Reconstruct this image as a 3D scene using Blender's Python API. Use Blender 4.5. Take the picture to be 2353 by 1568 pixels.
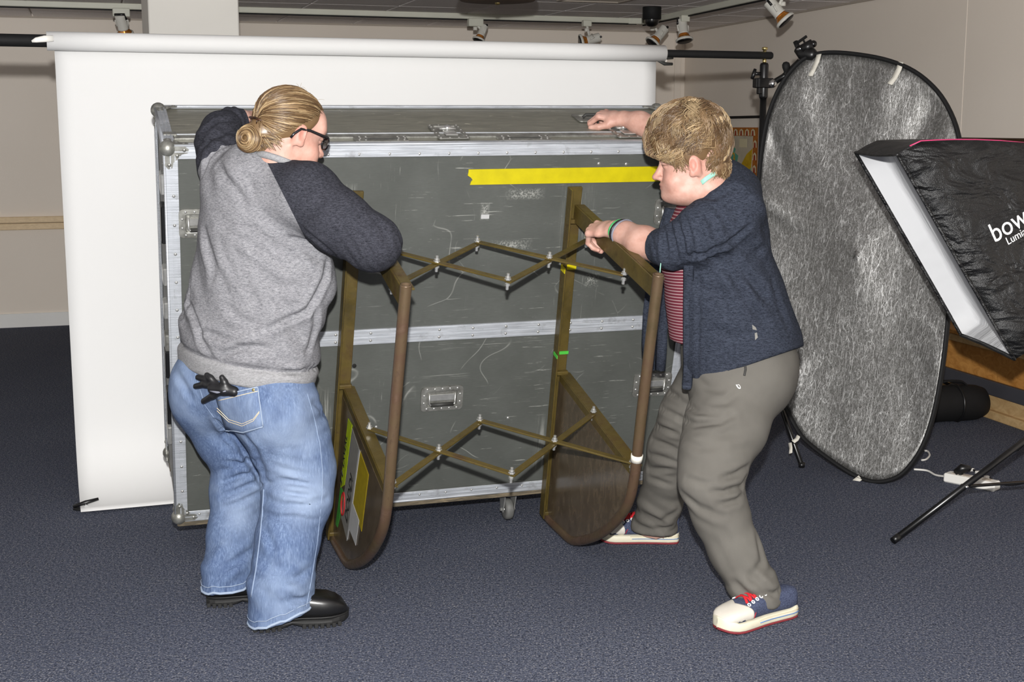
import bpy, math, random
import numpy as np
from mathutils import Vector, Matrix, noise

random.seed(7)
scene = bpy.context.scene
for o in list(bpy.data.objects):
    bpy.data.objects.remove(o)
COL = scene.collection

# ------------------------------------------------------------------ camera
IMG_W, IMG_H = 2353.0, 1568.0
FPX, PITCH, CAMZ = 3038.0, 0.161, 1.52
cam_data = bpy.data.cameras.new('camera')
cam = bpy.data.objects.new('camera', cam_data)
COL.objects.link(cam)
cam_data.sensor_fit = 'HORIZONTAL'
cam_data.sensor_width = 36.0
cam_data.lens = FPX / IMG_W * 36.0
cam_data.clip_end = 200
cam.location = (0, 0, CAMZ)
cam.rotation_euler = (math.pi / 2 - PITCH, 0, 0)
scene.camera = cam

# ------------------------------------------------------------------ world, light, exposure
world = bpy.data.worlds.new('world')
scene.world = world
world.use_nodes = True
bg = world.node_tree.nodes['Background']
bg.inputs[0].default_value = (1.0, 0.96, 0.91, 1)
bg.inputs[1].default_value = 0.60

fl = bpy.data.lights.new('camera_flash', 'AREA')      # the flash unit on top of the camera
fl.shape = 'DISK'
fl.size = 0.055
fl.energy = 335
fl.color = (1.0, 0.985, 0.965)
flo = bpy.data.objects.new('camera_flash', fl)
COL.objects.link(flo)
flo.location = (0.0, -0.05, CAMZ + 0.24)
flo.rotation_euler = (math.pi / 2 - 0.08, 0, 0)

vs = scene.view_settings
vs.view_transform = 'Standard'
vs.look = 'None'
vs.gamma = 1.0
vs.use_curve_mapping = False
vs.exposure = 0.0

# ------------------------------------------------------------------ measuring helpers
_F = Vector((0, math.cos(PITCH), -math.sin(PITCH)))
_U = Vector((0, math.sin(PITCH), math.cos(PITCH)))
_R = Vector((1, 0, 0))
_O = Vector((0, 0, CAMZ))


def ray(u, v):
    return _F + _R * ((u - IMG_W / 2) / FPX) + _U * ((IMG_H / 2 - v) / FPX)


def at(u, v, y):
    """point of the room seen at (u, v) of the photograph, y metres from the camera"""
    d = ray(u, v)
    return _O + d * (y / d.y)


def on_z(u, v, z=0.0):
    d = ray(u, v)
    return _O + d * ((z - CAMZ) / d.z)


# ------------------------------------------------------------------ materials
MATS = {}


def srgb(r, g, b):
    f = lambda c: (c / 12.92 if c <= 0.04045 else ((c + 0.055) / 1.055) ** 2.4)
    return (f(r / 255), f(g / 255), f(b / 255), 1)


class NT:
    def __init__(self, name):
        self.m = bpy.data.materials.new(name)
        self.m.use_nodes = True
        self.t = self.m.node_tree
        self.b = self.t.nodes['Principled BSDF']
        MATS[name] = self.m

    def n(self, kind, **kw):
        x = self.t.nodes.new(kind)
        for k, val in kw.items():
            if k.startswith('_'):
                setattr(x, k[1:], val)
            else:
                key = k.replace('__', ' ')
                x.inputs[key].default_value = val
        return x

    def l(self, a, b):
        self.t.links.new(a, b)

    def tex(self, coord='Object', scale=(1, 1, 1), rot=(0, 0, 0)):
        tc = self.n('ShaderNodeTexCoord')
        mp = self.n('ShaderNodeMapping')
        mp.inputs['Scale'].default_value = scale
        mp.inputs['Rotation'].default_value = rot
        self.l(tc.outputs[coord], mp.inputs[0])
        return mp.outputs[0]

    def noise(self, vec, scale, detail=3, rough=0.55, dist=0):
        x = self.n('ShaderNodeTexNoise')
        x.inputs['Scale'].default_value = scale
        x.inputs['Detail'].default_value = detail
        x.inputs['Roughness'].default_value = rough
        x.inputs['Distortion'].default_value = dist
        self.l(vec, x.inputs['Vector'])
        return x.outputs[0]

    def ramp(self, fac, stops, interp='LINEAR'):
        x = self.n('ShaderNodeValToRGB')
        x.color_ramp.interpolation = interp
        el = x.color_ramp.elements
        while len(el) > 1:
            el.remove(el[-1])
        el[0].position = stops[0][0]
        el[0].color = stops[0][1]
        for p, c in stops[1:]:
            e = el.new(p)
            e.color = c
        self.l(fac, x.inputs[0])
        return x.outputs[0]

    def mix(self, fac, a, b, mode='MIX'):
        x = self.n('ShaderNodeMix', _data_type='RGBA', _blend_type=mode)
        for i, val in ((0, fac), (6, a), (7, b)):
            if hasattr(val, 'type') and hasattr(val, 'links'):
                self.l(val, x.inputs[i])
            else:
                x.inputs[i].default_value = val
        return x.outputs[2]

    def math(self, op, a, b=0.0):
        x = self.n('ShaderNodeMath', _operation=op)
        for i, val in ((0, a), (1, b)):
            if hasattr(val, 'links'):
                self.l(val, x.inputs[i])
            else:
                x.inputs[i].default_value = val
        return x.outputs[0]

    def bump(self, h, strength=0.3, dist=0.01):
        x = self.n('ShaderNodeBump')
        x.inputs['Strength'].default_value = strength
        x.inputs['Distance'].default_value = dist
        self.l(h, x.inputs['Height'])
        self.l(x.outputs[0], self.b.inputs['Normal'])

    def set(self, col=None, rough=None, metal=None, spec=None):
        if col is not None:
            if hasattr(col, 'links'):
                self.l(col, self.b.inputs['Base Color'])
            else:
                self.b.inputs['Base Color'].default_value = col
        if rough is not None:
            if hasattr(rough, 'links'):
                self.l(rough, self.b.inputs['Roughness'])
            else:
                self.b.inputs['Roughness'].default_value = rough
        if metal is not None:
            self.b.inputs['Metallic'].default_value = metal
        if spec is not None:
            self.b.inputs['Specular IOR Level'].default_value = spec
        return self.m


BLK = (0, 0, 0, 1)
WHT = (1, 1, 1, 1)


def plain(name, col, rough=0.6, metal=0.0, spec=0.5, var=0.06, scale=12.0, bump=0.0):
    """one colour with faint procedural unevenness"""
    t = NT(name)
    v = t.tex()
    nz = t.noise(v, scale, 4)
    lo = tuple(max(0, c * (1 - var * 2)) for c in col[:3]) + (1,)
    hi = tuple(min(1, c * (1 + var * 2)) for c in col[:3]) + (1,)
    t.set(t.ramp(nz, [(0.3, lo), (0.7, hi)]), rough, metal, spec)
    if bump:
        t.bump(nz, bump, 0.005)
    return t.m


# carpet ---------------------------------------------------------------------
t = NT('carpet')
v = t.tex()
n1 = t.noise(v, 170, 2, 0.7)
n2 = t.noise(v, 70, 3, 0.7)
n3 = t.noise(v, 1.6, 3)
c1 = t.ramp(n1, [(0.36, srgb(16, 19, 28)), (0.47, srgb(62, 68, 86)), (0.58, srgb(92, 99, 118)), (0.68, srgb(196, 190, 182))])
c2 = t.ramp(n2, [(0.36, srgb(36, 40, 53)), (0.55, srgb(80, 86, 104)), (0.72, srgb(130, 127, 124))])
cc = t.mix(0.45, c1, c2)
cc = t.mix(t.ramp(n3, [(0.3, (0.0, 0.0, 0.0, 1)), (0.7, (0.3, 0.3, 0.3, 1))]), cc, srgb(56, 61, 77))
t.set(cc, 0.95, 0, 0.1)
t.bump(t.mix(0.5, n1, n2), 0.9, 0.012)

# walls ------------------------------------------------------------------------
t = NT('wall_paint')
v = t.tex()
nz = t.noise(v, 140, 2)
n2 = t.noise(v, 0.7, 2)
t.set(t.ramp(n2, [(0.3, srgb(232, 222, 210)), (0.7, srgb(240, 231, 220))]), 0.75, 0, 0.2)
t.bump(nz, 0.12, 0.004)
plain('column_paint', srgb(240, 237, 230), 0.7, 0, .2, 0.01, 2)
plain('baseboard_paint', srgb(232, 232, 230), 0.5, 0, .3, 0.01, 3)
plain('trim_grey', srgb(176, 166, 154), 0.6, 0, .3, 0.02, 3)
t = NT('ceiling_tile')
v = t.tex()
nz = t.noise(v, 120, 3, 0.7)
t.set(t.ramp(nz, [(0.35, srgb(238, 232, 230)), (0.6, srgb(248, 243, 241))]), 0.9, 0, .1)
t.bump(nz, 0.3, 0.004)
plain('ceiling_grid', srgb(226, 222, 217), 0.6, 0, .2, 0.01, 4)
plain('track_white', srgb(205, 205, 192), 0.45, 0, .4, 0.02, 5)
plain('lamp_white', srgb(214, 212, 204), 0.4, 0, .4, 0.02, 8)
plain('black_plastic', srgb(17, 17, 18), 0.35, 0, .5, 0.05, 20)
plain('black_matte', srgb(20, 20, 21), 0.7, 0, .3, 0.05, 20)
plain('black_metal', srgb(13, 13, 14), 0.28, 0, .6, 0.05, 30)
plain('brass', srgb(224, 204, 140), 0.3, 1, .5, 0.03, 30)
plain('chrome', srgb(225, 226, 226), 0.22, 1, .5, 0.02, 60)
plain('amber_glass', srgb(214, 140, 60), 0.2, 0.7, .5, 0.15, 40)
plain('brown_shade', srgb(88, 74, 64), 0.5, 0, .4, 0.05, 10)
plain('white_plastic', srgb(232, 230, 224), 0.4, 0, .4, 0.02, 10)
plain('white_tape', srgb(230, 226, 214), 0.6, 0, .3, 0.04, 40)
plain('paper_white', srgb(220, 220, 219), 0.85, 0, .15, 0.004, 2)
plain('yellow_band', srgb(200, 186, 10), 0.45, 0, .4, 0.05, 18)
plain('green_tape', srgb(70, 170, 60), 0.5, 0, .4, 0.04, 30)
plain('rubber_dark', srgb(46, 46, 44), 0.6, 0, .4, 0.06, 30)
plain('rubber_grey', srgb(92, 92, 90), 0.6, 0, .4, 0.08, 50)
plain('cream_mat', srgb(214, 204, 170), 0.8, 0, .2, 0.02, 4)
plain('pink_trim', srgb(200, 60, 110), 0.5, 0, .4, 0.02, 30)

# pale wood / warm wood
def wood(name, a, b, sc=(1, 14, 14), rough=0.5):
    t = NT(name)
    v = t.tex(scale=sc)
    w = t.noise(v, 3.0, 5, 0.6, 1.2)
    t.set(t.ramp(w, [(0.3, a), (0.7, b)]), rough, 0, .3)
    t.bump(w, 0.08, 0.003)
    return t.m


wood('rail_wood', srgb(214, 188, 150), srgb(238, 214, 176), (2, 20, 30))
wood('plinth_wood', srgb(168, 112, 52), srgb(206, 150, 82), (1, 5, 8), 0.4)
wood('plinth_wood_pale', srgb(176, 142, 96), srgb(206, 176, 130), (1, 5, 8), 0.4)
wood('frame_wood', srgb(44, 30, 20), srgb(70, 48, 30), (2, 20, 20), 0.35)
plain('plinth_band', srgb(66, 66, 72), 0.5, 0, .4, 0.04, 8)

# scuffed painted plywood of the case --------------------------------------------
t = NT('case_panel')
v = t.tex()
base = t.noise(v, 5, 4)
grain = t.noise(t.tex(scale=(1, 1, 10)), 40, 4, 0.7)
col = t.ramp(base, [(0.3, srgb(72, 76, 70)), (0.7, srgb(84, 88, 82))])
col = t.mix(t.ramp(grain, [(0.35, (0, 0, 0, 1)), (0.75, (0.4, 0.4, 0.4, 1))]), col, srgb(62, 64, 58))
# horizontal scuffs
sc1 = t.noise(t.tex(scale=(1.2, 1, 26)), 5.5, 6, 0.66, 0.25)
msk = t.noise(v, 2.6, 3)
s = t.math('MULTIPLY', t.ramp(sc1, [(0.63, BLK), (0.665, WHT)]), t.ramp(msk, [(0.42, BLK), (0.62, WHT)]))
# vertical rubbing
sc2 = t.noise(t.tex(scale=(40, 1, 2.0)), 3.4, 6, 0.7, 0.2)
msk2 = t.noise(t.tex(scale=(2.2, 1, .7)), 2.0, 2)
s2 = t.math('MULTIPLY', t.ramp(sc2, [(0.6, BLK), (0.7, WHT)]), t.ramp(msk2, [(0.57, BLK), (0.68, WHT)]))
# thin random scratches
vo = t.n('ShaderNodeTexVoronoi', _feature='DISTANCE_TO_EDGE')
vo.inputs['Scale'].default_value = 2.3
dv = t.n('ShaderNodeVectorMath', _operation='ADD')
t.l(v, dv.inputs[0])
nzc = t.n('ShaderNodeTexNoise')
nzc.inputs['Scale'].default_value = 2.0
t.l(v, nzc.inputs['Vector'])
t.l(nzc.outputs[1], dv.inputs[1])
t.l(dv.outputs[0], vo.inputs['Vector'])
sm = t.noise(v, 6, 3)
s3 = t.math('MULTIPLY', t.ramp(vo.outputs[0], [(0.0, WHT), (0.006, BLK)]), t.ramp(sm, [(0.5, BLK), (0.6, (0.5, 0.5, 0.5, 1))]))
sep = t.n('ShaderNodeSeparateXYZ')
t.l(v, sep.inputs[0])
spk = t.noise(t.tex(scale=(1, 1, 1)), 170, 3, .75)
spv = t.noise(t.tex(scale=(60, 1, 1.5)), 4, 4, .7)
sph = t.noise(t.tex(scale=(1.5, 1, 60)), 4, 4, .7)


def worn(cx_, cz_, hx_, hz_, tex, lo_, hi_):
    """a rubbed patch of the paint, centred at (cx_, cz_) on the panel"""
    ax_ = t.math('DIVIDE', t.math('ABSOLUTE', t.math('SUBTRACT', sep.outputs[0], cx_)), hx_)
    az_ = t.math('DIVIDE', t.math('ABSOLUTE', t.math('SUBTRACT', sep.outputs[2], cz_)), hz_)
    mm = t.math('MAXIMUM', ax_, az_)
    return t.math('MULTIPLY', t.ramp(mm, [(.15, WHT), (1.0, BLK)]), t.ramp(tex, [(lo_, BLK), (hi_, WHT)]))


patches = [worn(1.20, 1.18, .075, .022, spk, .46, .56), worn(1.06, 1.12, .018, .035, spk, .44, .54), worn(1.165, .995, .080, .020, spk, .46, .56),
           worn(1.40, 1.08, .07, .14, spv, .5, .66), worn(1.36, .20, .05, .13, spv, .48, .64), worn(.52, .36, .028, .13, spv, .46, .58), worn(.585, 1.18, .03, .05, spv, .46, .6),
           worn(1.48, .85, .03, .03, spk, .5, .58), worn(1.15, .62, .45, .02, sph, .56, .66), worn(.95, .50, .1, .012, sph, .5, .62), worn(1.25, .42, .2, .09, sph, .62, .68)]
pt = patches[0]
for q_ in patches[1:]:
    pt = t.math('MAXIMUM', pt, q_)
s = t.math('ADD', s, t.math('MULTIPLY', pt, .7))
fac = t.math('MINIMUM', t.math('ADD', t.math('ADD', s, t.math('MULTIPLY', s2, 0.6)), s3), 0.75)
col = t.mix(fac, col, srgb(165, 166, 156))
t.set(col, 0.5, 0, .4)
t.bump(grain, 0.06, 0.003)

t = NT('case_lid_panel')
v = t.tex()
grain = t.noise(t.tex(scale=(1, 16, 4)), 10, 6, 0.7, 0.4)
col = t.ramp(grain, [(0.3, srgb(70, 70, 63)), (0.55, srgb(98, 97, 88)), (0.75, srgb(128, 125, 112))])
sc1 = t.noise(t.tex(scale=(5, 22, 1), rot=(0, 0, 0.5)), 3, 5, 0.6, 0.3)
col = t.mix(t.ramp(sc1, [(0.66, BLK), (0.7, (0.6, 0.6, 0.6, 1))]), col, srgb(176, 172, 156))
t.set(col, 0.38, 0, .5)
t.bump(grain, 0.05, 0.003)

t = NT('aluminium')
v = t.tex()
br = t.noise(t.tex(scale=(1, 1, 30)), 8, 5, 0.6)
dirt = t.noise(v, 14, 4, 0.65)
col = t.ramp(br, [(0.3, srgb(170, 174, 180)), (0.7, srgb(222, 226, 232))])
col = t.mix(t.ramp(dirt, [(0.58, BLK), (0.78, (0.7, 0.7, 0.7, 1))]), col, srgb(110, 108, 104))
t.set(col, t.ramp(dirt, [(0.3, (0.5, 0.5, 0.5, 1)), (0.8, (0.68, 0.68, 0.68, 1))]), 0.55, .5)
t = NT('steel_plate')
v = t.tex()
dirt = t.noise(v, 30, 4, 0.65)
t.set(t.ramp(dirt, [(0.3, srgb(112, 111, 105)), (0.7, srgb(168, 168, 162))]), 0.42, 0.7, .5)
plain('zinc', srgb(214, 214, 210), 0.3, 0.75, .5, 0.06, 60)
t = NT('skid_wood')
v = t.tex(scale=(2, 20, 20))
w = t.noise(v, 6, 5, 0.7, 0.5)
t.set(t.ramp(w, [(0.3, srgb(54, 50, 44)), (0.5, srgb(96, 88, 74)), (0.7, srgb(150, 134, 108))]), 0.8, 0, .2)

# olive painted, rubbed iron of the cradle -----------------------------------------
t = NT('olive_iron')
v = t.tex()
n1 = t.noise(v, 9, 5, 0.65, 0.3)
n2 = t.noise(v, 46, 4, 0.7)
n3 = t.noise(v, 160, 3, 0.7)
col = t.ramp(n1, [(0.3, srgb(80, 68, 30)), (0.55, srgb(104, 88, 40)), (0.75, srgb(86, 64, 40))])
col = t.mix(t.ramp(n2, [(0.6, BLK), (0.74, (0.8, 0.8, 0.8, 1))]), col, srgb(70, 44, 30))
col = t.mix(t.ramp(n3, [(0.7, BLK), (0.78, (0.7, 0.7, 0.7, 1))]), col, srgb(190, 160, 110))
t.set(col, t.ramp(n2, [(0.3, (0.34, 0.34, 0.34, 1)), (0.8, (0.6, 0.6, 0.6, 1))]), 0.15, .5)
t.bump(n2, 0.12, 0.003)
t = NT('worn_tube')
v = t.tex()
n1 = t.noise(v, 7, 5, 0.65, 0.3)
n2 = t.noise(t.tex(scale=(1, 1, .3)), 60, 4, 0.7)
col = t.ramp(n1, [(0.28, srgb(92, 76, 38)), (0.45, srgb(108, 84, 50)), (0.6, srgb(104, 74, 48)), (0.72, srgb(128, 98, 74)), (0.84, srgb(168, 142, 120))])
col = t.mix(t.ramp(n2, [(0.58, BLK), (0.72, (0.75, 0.75, 0.75, 1))]), col, srgb(80, 52, 34))
t.set(col, t.ramp(n2, [(0.3, (0.3, 0.3, 0.3, 1)), (0.8, (0.55, 0.55, 0.55, 1))]), 0.35, .5)
t.bump(n2, 0.1, 0.002)
t = NT('brown_board')
v = t.tex(scale=(1, 1, .6))
n1 = t.noise(v, 26, 6, 0.72, 0.8)
n2 = t.noise(t.tex(), 200, 2, 0.5)
col = t.ramp(n1, [(0.3, srgb(64, 54, 40)), (0.6, srgb(88, 76, 60)), (0.8, srgb(104, 90, 70))])
t.set(col, 0.24, 0, .5)
plain('label_lime', srgb(190, 214, 30), 0.5, 0, .3, 0.05, 40)
plain('label_green', srgb(70, 160, 60), 0.5, 0, .3, 0.05, 40)
plain('label_grey', srgb(150, 148, 142), 0.5, 0, .3, 0.06, 40)
plain('label_yellow', srgb(178, 156, 24), 0.5, 0, .3, 0.06, 40)
plain('label_white', srgb(206, 206, 206), 0.5, 0, .3, 0.04, 40)
plain('ink_black', srgb(24, 24, 22), 0.6, 0, .3, 0.03, 40)
plain('ink_red', srgb(150, 34, 34), 0.6, 0, .3, 0.03, 40)
plain('ink_white', srgb(236, 236, 236), 0.6, 0, .3, 0.01, 40)

# silver crinkled fabric of the reflector -------------------------------------------
t = NT('silver_fabric')
v = t.tex()
dn = t.n('ShaderNodeTexNoise')
dn.inputs['Scale'].default_value = 5
dn.inputs['Detail'].default_value = 3
t.l(v, dn.inputs['Vector'])


def crease(scale_vec, sc, width, seed):
    mp = t.n('ShaderNodeMapping')
    mp.inputs['Scale'].default_value = scale_vec
    mp.inputs['Location'].default_value = (seed, seed * 2, seed * 3)
    mx = t.n('ShaderNodeMix', _data_type='VECTOR')
    mx.inputs[0].default_value = 0.16
    t.l(v, mx.inputs[4])
    t.l(dn.outputs[1], mx.inputs[5])
    t.l(mx.outputs[1], mp.inputs[0])
    vo = t.n('ShaderNodeTexVoronoi', _feature='DISTANCE_TO_EDGE')
    vo.inputs['Scale'].default_value = sc
    t.l(mp.outputs[0], vo.inputs['Vector'])
    return t.ramp(vo.outputs[0], [(0.0, WHT), (width, BLK)])


def ridge(scale_vec, sc, wdt, det=3, dist=.4, rough=.6):
    nzz = t.noise(t.tex(scale=scale_vec), sc, det, rough, dist)
    return t.ramp(nzz, [(.5 - wdt, BLK), (.5, WHT), (.5 + wdt, BLK)])


k1 = ridge((1, 1, .14), 30, .014)
k2 = ridge((1.2, 1, .3), 75, .018)
k3 = ridge((1, 1.2, .5), 150, .03)
k4 = ridge((.9, 1, .06), 17, .007, 2, .1)
k5 = ridge((.8, .8, .9), 60, .012)
fib = t.noise(t.tex(scale=(1, 1, .35)), 150, 4, 0.75)
mk = t.noise(v, 3.2, 3)
kk = t.math('ADD', t.math('MULTIPLY', k1, 0.55), t.math('MULTIPLY', k2, 0.40))
kk = t.math('ADD', kk, t.math('MULTIPLY', k3, 0.34))
kk = t.math('ADD', kk, t.math('MULTIPLY', k4, 0.65))
kk = t.math('ADD', kk, t.math('MULTIPLY', k5, 0.3))
kk = t.math('MULTIPLY', kk, t.ramp(mk, [(0.25, (0.45, 0.45, 0.45, 1)), (0.7, WHT)]))
kk = t.math('ADD', kk, t.math('MULTIPLY', t.ramp(fib, [(0.5, BLK), (0.9, WHT)]), 0.55))
col = t.mix(t.math('MINIMUM', kk, 1.0), srgb(104, 103, 100), srgb(222, 222, 221))
t.set(col, 0.42, 0.74, .5)
t.bump(t.math('ADD', kk, t.math('MULTIPLY', fib, 0.6)), 0.2, 0.003)

t = NT('softbox_black')
v = t.tex()
n1 = t.noise(t.tex(scale=(2.2, 1, 5), rot=(0, 0.5, 0)), 2.4, 3, 0.55, 0.5)
n2 = t.noise(v, 300, 2, 0.5)
t.set(srgb(20, 20, 21), t.ramp(n1, [(0.3, (0.32, 0.32, 0.32, 1)), (0.7, (0.5, 0.5, 0.5, 1))]), 0.0, .6)
t.bump(t.math('ADD', n1, t.math('MULTIPLY', n2, 0.05)), 0.9, 0.06)
t = NT('diffuser_white')
v = t.tex()
n1 = t.noise(t.tex(scale=(1, 4, 1), rot=(0, 0.4, 0)), 3, 3, 0.5, 0.5)
t.set(srgb(222, 223, 225), 0.7, 0, .2)
t.bump(n1, 0.5, 0.04)


# ------------------------------------------------------------------ mesh helpers
class MB:
    def __init__(self):
        self.v = []
        self.f = []
        self.mi = []
        self.sm = []
        self.cur = 0

    def add(self, verts, faces, smooth=False):
        o = len(self.v)
        self.v += [tuple(p) for p in verts]
        for f in faces:
            self.f.append(tuple(i + o for i in f))
            self.mi.append(self.cur)
            self.sm.append(smooth)
        return self

    def obox(self, c, ax, ay, az, bev=0.0):
        """box with half-axis vectors; bev = chamfer width"""
        c, ax, ay, az = map(Vector, (c, ax, ay, az))
        lx, ly, lz = ax.length, ay.length, az.length
        b = min(bev, lx * .9, ly * .9, lz * .9)
        if b <= 0:
            vs_ = [c + ax * i + ay * j + az * k for k in (-1, 1) for j in (-1, 1) for i in (-1, 1)]
            return self.add(vs_, [(0, 2, 3, 1), (4, 5, 7, 6), (0, 1, 5, 4), (2, 6, 7, 3), (0, 4, 6, 2), (1, 3, 7, 5)])
        ix, iy, iz = 1 - b / lx, 1 - b / ly, 1 - b / lz
        vs_, idx = [], {}
        for i in (-1, 1):
            for j in (-1, 1):
                for k in (-1, 1):
                    for a, s3_ in ((0, (1, iy, iz)), (1, (ix, 1, iz)), (2, (ix, iy, 1))):
                        idx[i, j, k, a] = len(vs_)
                        vs_.append(c + ax * i * s3_[0] + ay * j * s3_[1] + az * k * s3_[2])
        F = []
        for s_ in (-1, 1):
            q = [idx[s_, -1, -1, 0], idx[s_, 1, -1, 0], idx[s_, 1, 1, 0], idx[s_, -1, 1, 0]]
            F.append(q if s_ > 0 else q[::-1])
            q = [idx[-1, s_, -1, 1], idx[-1, s_, 1, 1], idx[1, s_, 1, 1], idx[1, s_, -1, 1]]
            F.append(q if s_ > 0 else q[::-1])
            q = [idx[-1, -1, s_, 2], idx[1, -1, s_, 2], idx[1, 1, s_, 2], idx[-1, 1, s_, 2]]
            F.append(q if s_ > 0 else q[::-1])
        for j in (-1, 1):
            for k in (-1, 1):
                q = [idx[-1, j, k, 1], idx[1, j, k, 1], idx[1, j, k, 2], idx[-1, j, k, 2]]
                F.append(q if j * k > 0 else q[::-1])
        for i in (-1, 1):
            for k in (-1, 1):
                q = [idx[i, -1, k, 2], idx[i, 1, k, 2], idx[i, 1, k, 0], idx[i, -1, k, 0]]
                F.append(q if i * k > 0 else q[::-1])
            for j in (-1, 1):
                q = [idx[i, j, -1, 0], idx[i, j, 1, 0], idx[i, j, 1, 1], idx[i, j, -1, 1]]
                F.append(q if i * j > 0 else q[::-1])
                for k in (-1, 1):
                    q = [idx[i, j, k, 0], idx[i, j, k, 1], idx[i, j, k, 2]]
                    F.append(q if i * j * k > 0 else q[::-1])
        return self.add(vs_, F)

    def box(self, x0, x1, y0, y1, z0, z1, bev=0.0):
        return self.obox(((x0 + x1) / 2, (y0 + y1) / 2, (z0 + z1) / 2), ((x1 - x0) / 2, 0, 0), (0, (y1 - y0) / 2, 0), (0, 0, (z1 - z0) / 2), bev)

    def bar(self, a, b, w, h, up=(0, 0, 1), bev=0.0):
        a, b, up = Vector(a), Vector(b), Vector(up)
        d = b - a
        x = d.normalized()
        y = up.cross(x)
        if y.length < 1e-5:
            y = Vector((1, 0, 0)).cross(x)
        y.normalize()
        z = x.cross(y)
        return self.obox((a + b) / 2, d / 2, y * w / 2, z * h / 2, bev)

    def tube(self, pts, r, n=12, caps=True, closed=False, flat=None, twist_up=None):
        """sweep; r number or list; flat=(a,b) scales of the section"""
        P = [Vector(p) for p in pts]
        m = len(P)
        R = r if isinstance(r, (list, tuple)) else [r] * m
        T = []
        for i in range(m):
            if closed:
                d = P[(i + 1) % m] - P[i - 1]
            else:
                d = P[min(i + 1, m - 1)] - P[max(i - 1, 0)]
            T.append(d.normalized())
        up = Vector(twist_up) if twist_up else Vector((0, 0, 1))
        if abs(T[0].dot(up.normalized())) > .95 and not twist_up:
            up = Vector((1, 0, 0))
        nrm = (up - T[0] * up.dot(T[0])).normalized()
        rings = []
        vs_ = []
        for i in range(m):
            nrm = (nrm - T[i] * nrm.dot(T[i]))
            nrm = nrm.normalized() if nrm.length > 1e-8 else T[i].orthogonal().normalized()
            bi = T[i].cross(nrm)
            fa, fb = flat if flat else (1, 1)
            ring = []
            for j in range(n):
                a = 2 * math.pi * j / n
                ring.append(len(vs_))
                vs_.append(P[i] + nrm * (math.cos(a) * R[i] * fa) + bi * (math.sin(a) * R[i] * fb))
            rings.append(ring)
        F = []
        rng = range(m) if closed else range(m - 1)
        for i in rng:
            A, B = rings[i], rings[(i + 1) % m]
            for j in range(n):
                F.append((A[j], A[(j + 1) % n], B[(j + 1) % n], B[j]))
        o = len(self.v)
        self.add(vs_, F, True)
        if caps and not closed:
            self.f.append(tuple(o + k for k in rings[0][::-1])); self.mi.append(self.cur); self.sm.append(False)
            self.f.append(tuple(o + k for k in rings[-1])); self.mi.append(self.cur); self.sm.append(False)
        return self

    def lathe(self, prof, org=(0, 0, 0), axis=(0, 0, 1), n=20, smooth=True):
        """prof: list of (radius, height along axis)"""
        axis = Vector(axis).normalized()
        x = axis.orthogonal().normalized()
        y = axis.cross(x)
        org = Vector(org)
        vs_, rings = [], []
        for r, h in prof:
            if r < 1e-6:
                rings.append([len(vs_)])
                vs_.append(org + axis * h)
            else:
                ring = []
                for j in range(n):
                    a = 2 * math.pi * j / n
                    ring.append(len(vs_))
                    vs_.append(org + axis * h + x * math.cos(a) * r + y * math.sin(a) * r)
                rings.append(ring)
        F = []
        for A, B in zip(rings[:-1], rings[1:]):
            for j in range(n):
                if len(A) == 1 and len(B) == 1:
                    continue
                if len(A) == 1:
                    F.append((A[0], B[(j + 1) % n], B[j]))
                elif len(B) == 1:
                    F.append((A[j], A[(j + 1) % n], B[0]))
                else:
                    F.append((A[j], A[(j + 1) % n], B[(j + 1) % n], B[j]))
        return self.add(vs_, F, smooth)

    def sphere(self, c, r, n=14, sc=(1, 1, 1)):
        m = max(6, n // 2)
        prof = [(math.sin(math.pi * i / m), -math.cos(math.pi * i / m)) for i in range(m + 1)]
        prof[0] = (0, -1); prof[-1] = (0, 1)
        k = len(self.v)
        self.lathe(prof, (0, 0, 0), (0, 0, 1), n)
        c = Vector(c)
        for i in range(k, len(self.v)):
            p = self.v[i]
            self.v[i] = (c.x + p[0] * r * sc[0], c.y + p[1] * r * sc[1], c.z + p[2] * r * sc[2])
        return self

    def prism(self, poly, org, ux, uy, th):
        """polygon (list of 2D) in the plane org+ux*a+uy*b, thickness th along ux x uy (both sides)"""
        org, ux, uy = Vector(org), Vector(ux), Vector(uy)
        nz_ = ux.cross(uy).normalized() * (th / 2)
        n = len(poly)
        A = [org + ux * a + uy * b + nz_ for a, b in poly]
        B = [org + ux * a + uy * b - nz_ for a, b in poly]
        F = [tuple(range(n)), tuple(range(2 * n - 1, n - 1, -1))]
        F += [(i, i + n, (i + 1) % n + n, (i + 1) % n) for i in range(n)]
        return self.add(A + B, F)

    def strip(self, rows, smooth=True, closed_u=False):
        """grid of points rows[i][j]"""
        n = len(rows[0])
        vs_ = [p for r in rows for p in r]
        F = []
        for i in range(len(rows) - 1):
            for j in range(n if closed_u else n - 1):
                a = i * n + j
                b = i * n + (j + 1) % n
                F.append((a, b, b + n, a + n))
        return self.add(vs_, F, smooth)

    def build(self, name, mat, parent=None, base=None):
        me = bpy.data.meshes.new(name)
        vsx = self.v
        loc = Vector((0, 0, 0))
        if parent is None:
            xs = [p[0] for p in vsx]; ys = [p[1] for p in vsx]; zs = [p[2] for p in vsx]
            loc = Vector(((min(xs) + max(xs)) / 2, (min(ys) + max(ys)) / 2, min(zs))) if base is None else Vector(base)
            vsx = [(p[0] - loc.x, p[1] - loc.y, p[2] - loc.z) for p in vsx]
        elif parent.get('base_shift'):
            s_ = parent['base_shift']
            vsx = [(p[0] - s_[0], p[1] - s_[1], p[2] - s_[2]) for p in vsx]
        me.from_pydata(vsx, [], self.f)
        ml = mat if isinstance(mat, (list, tuple)) else [mat]
        for m in ml:
            me.materials.append(MATS[m] if isinstance(m, str) else m)
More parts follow.
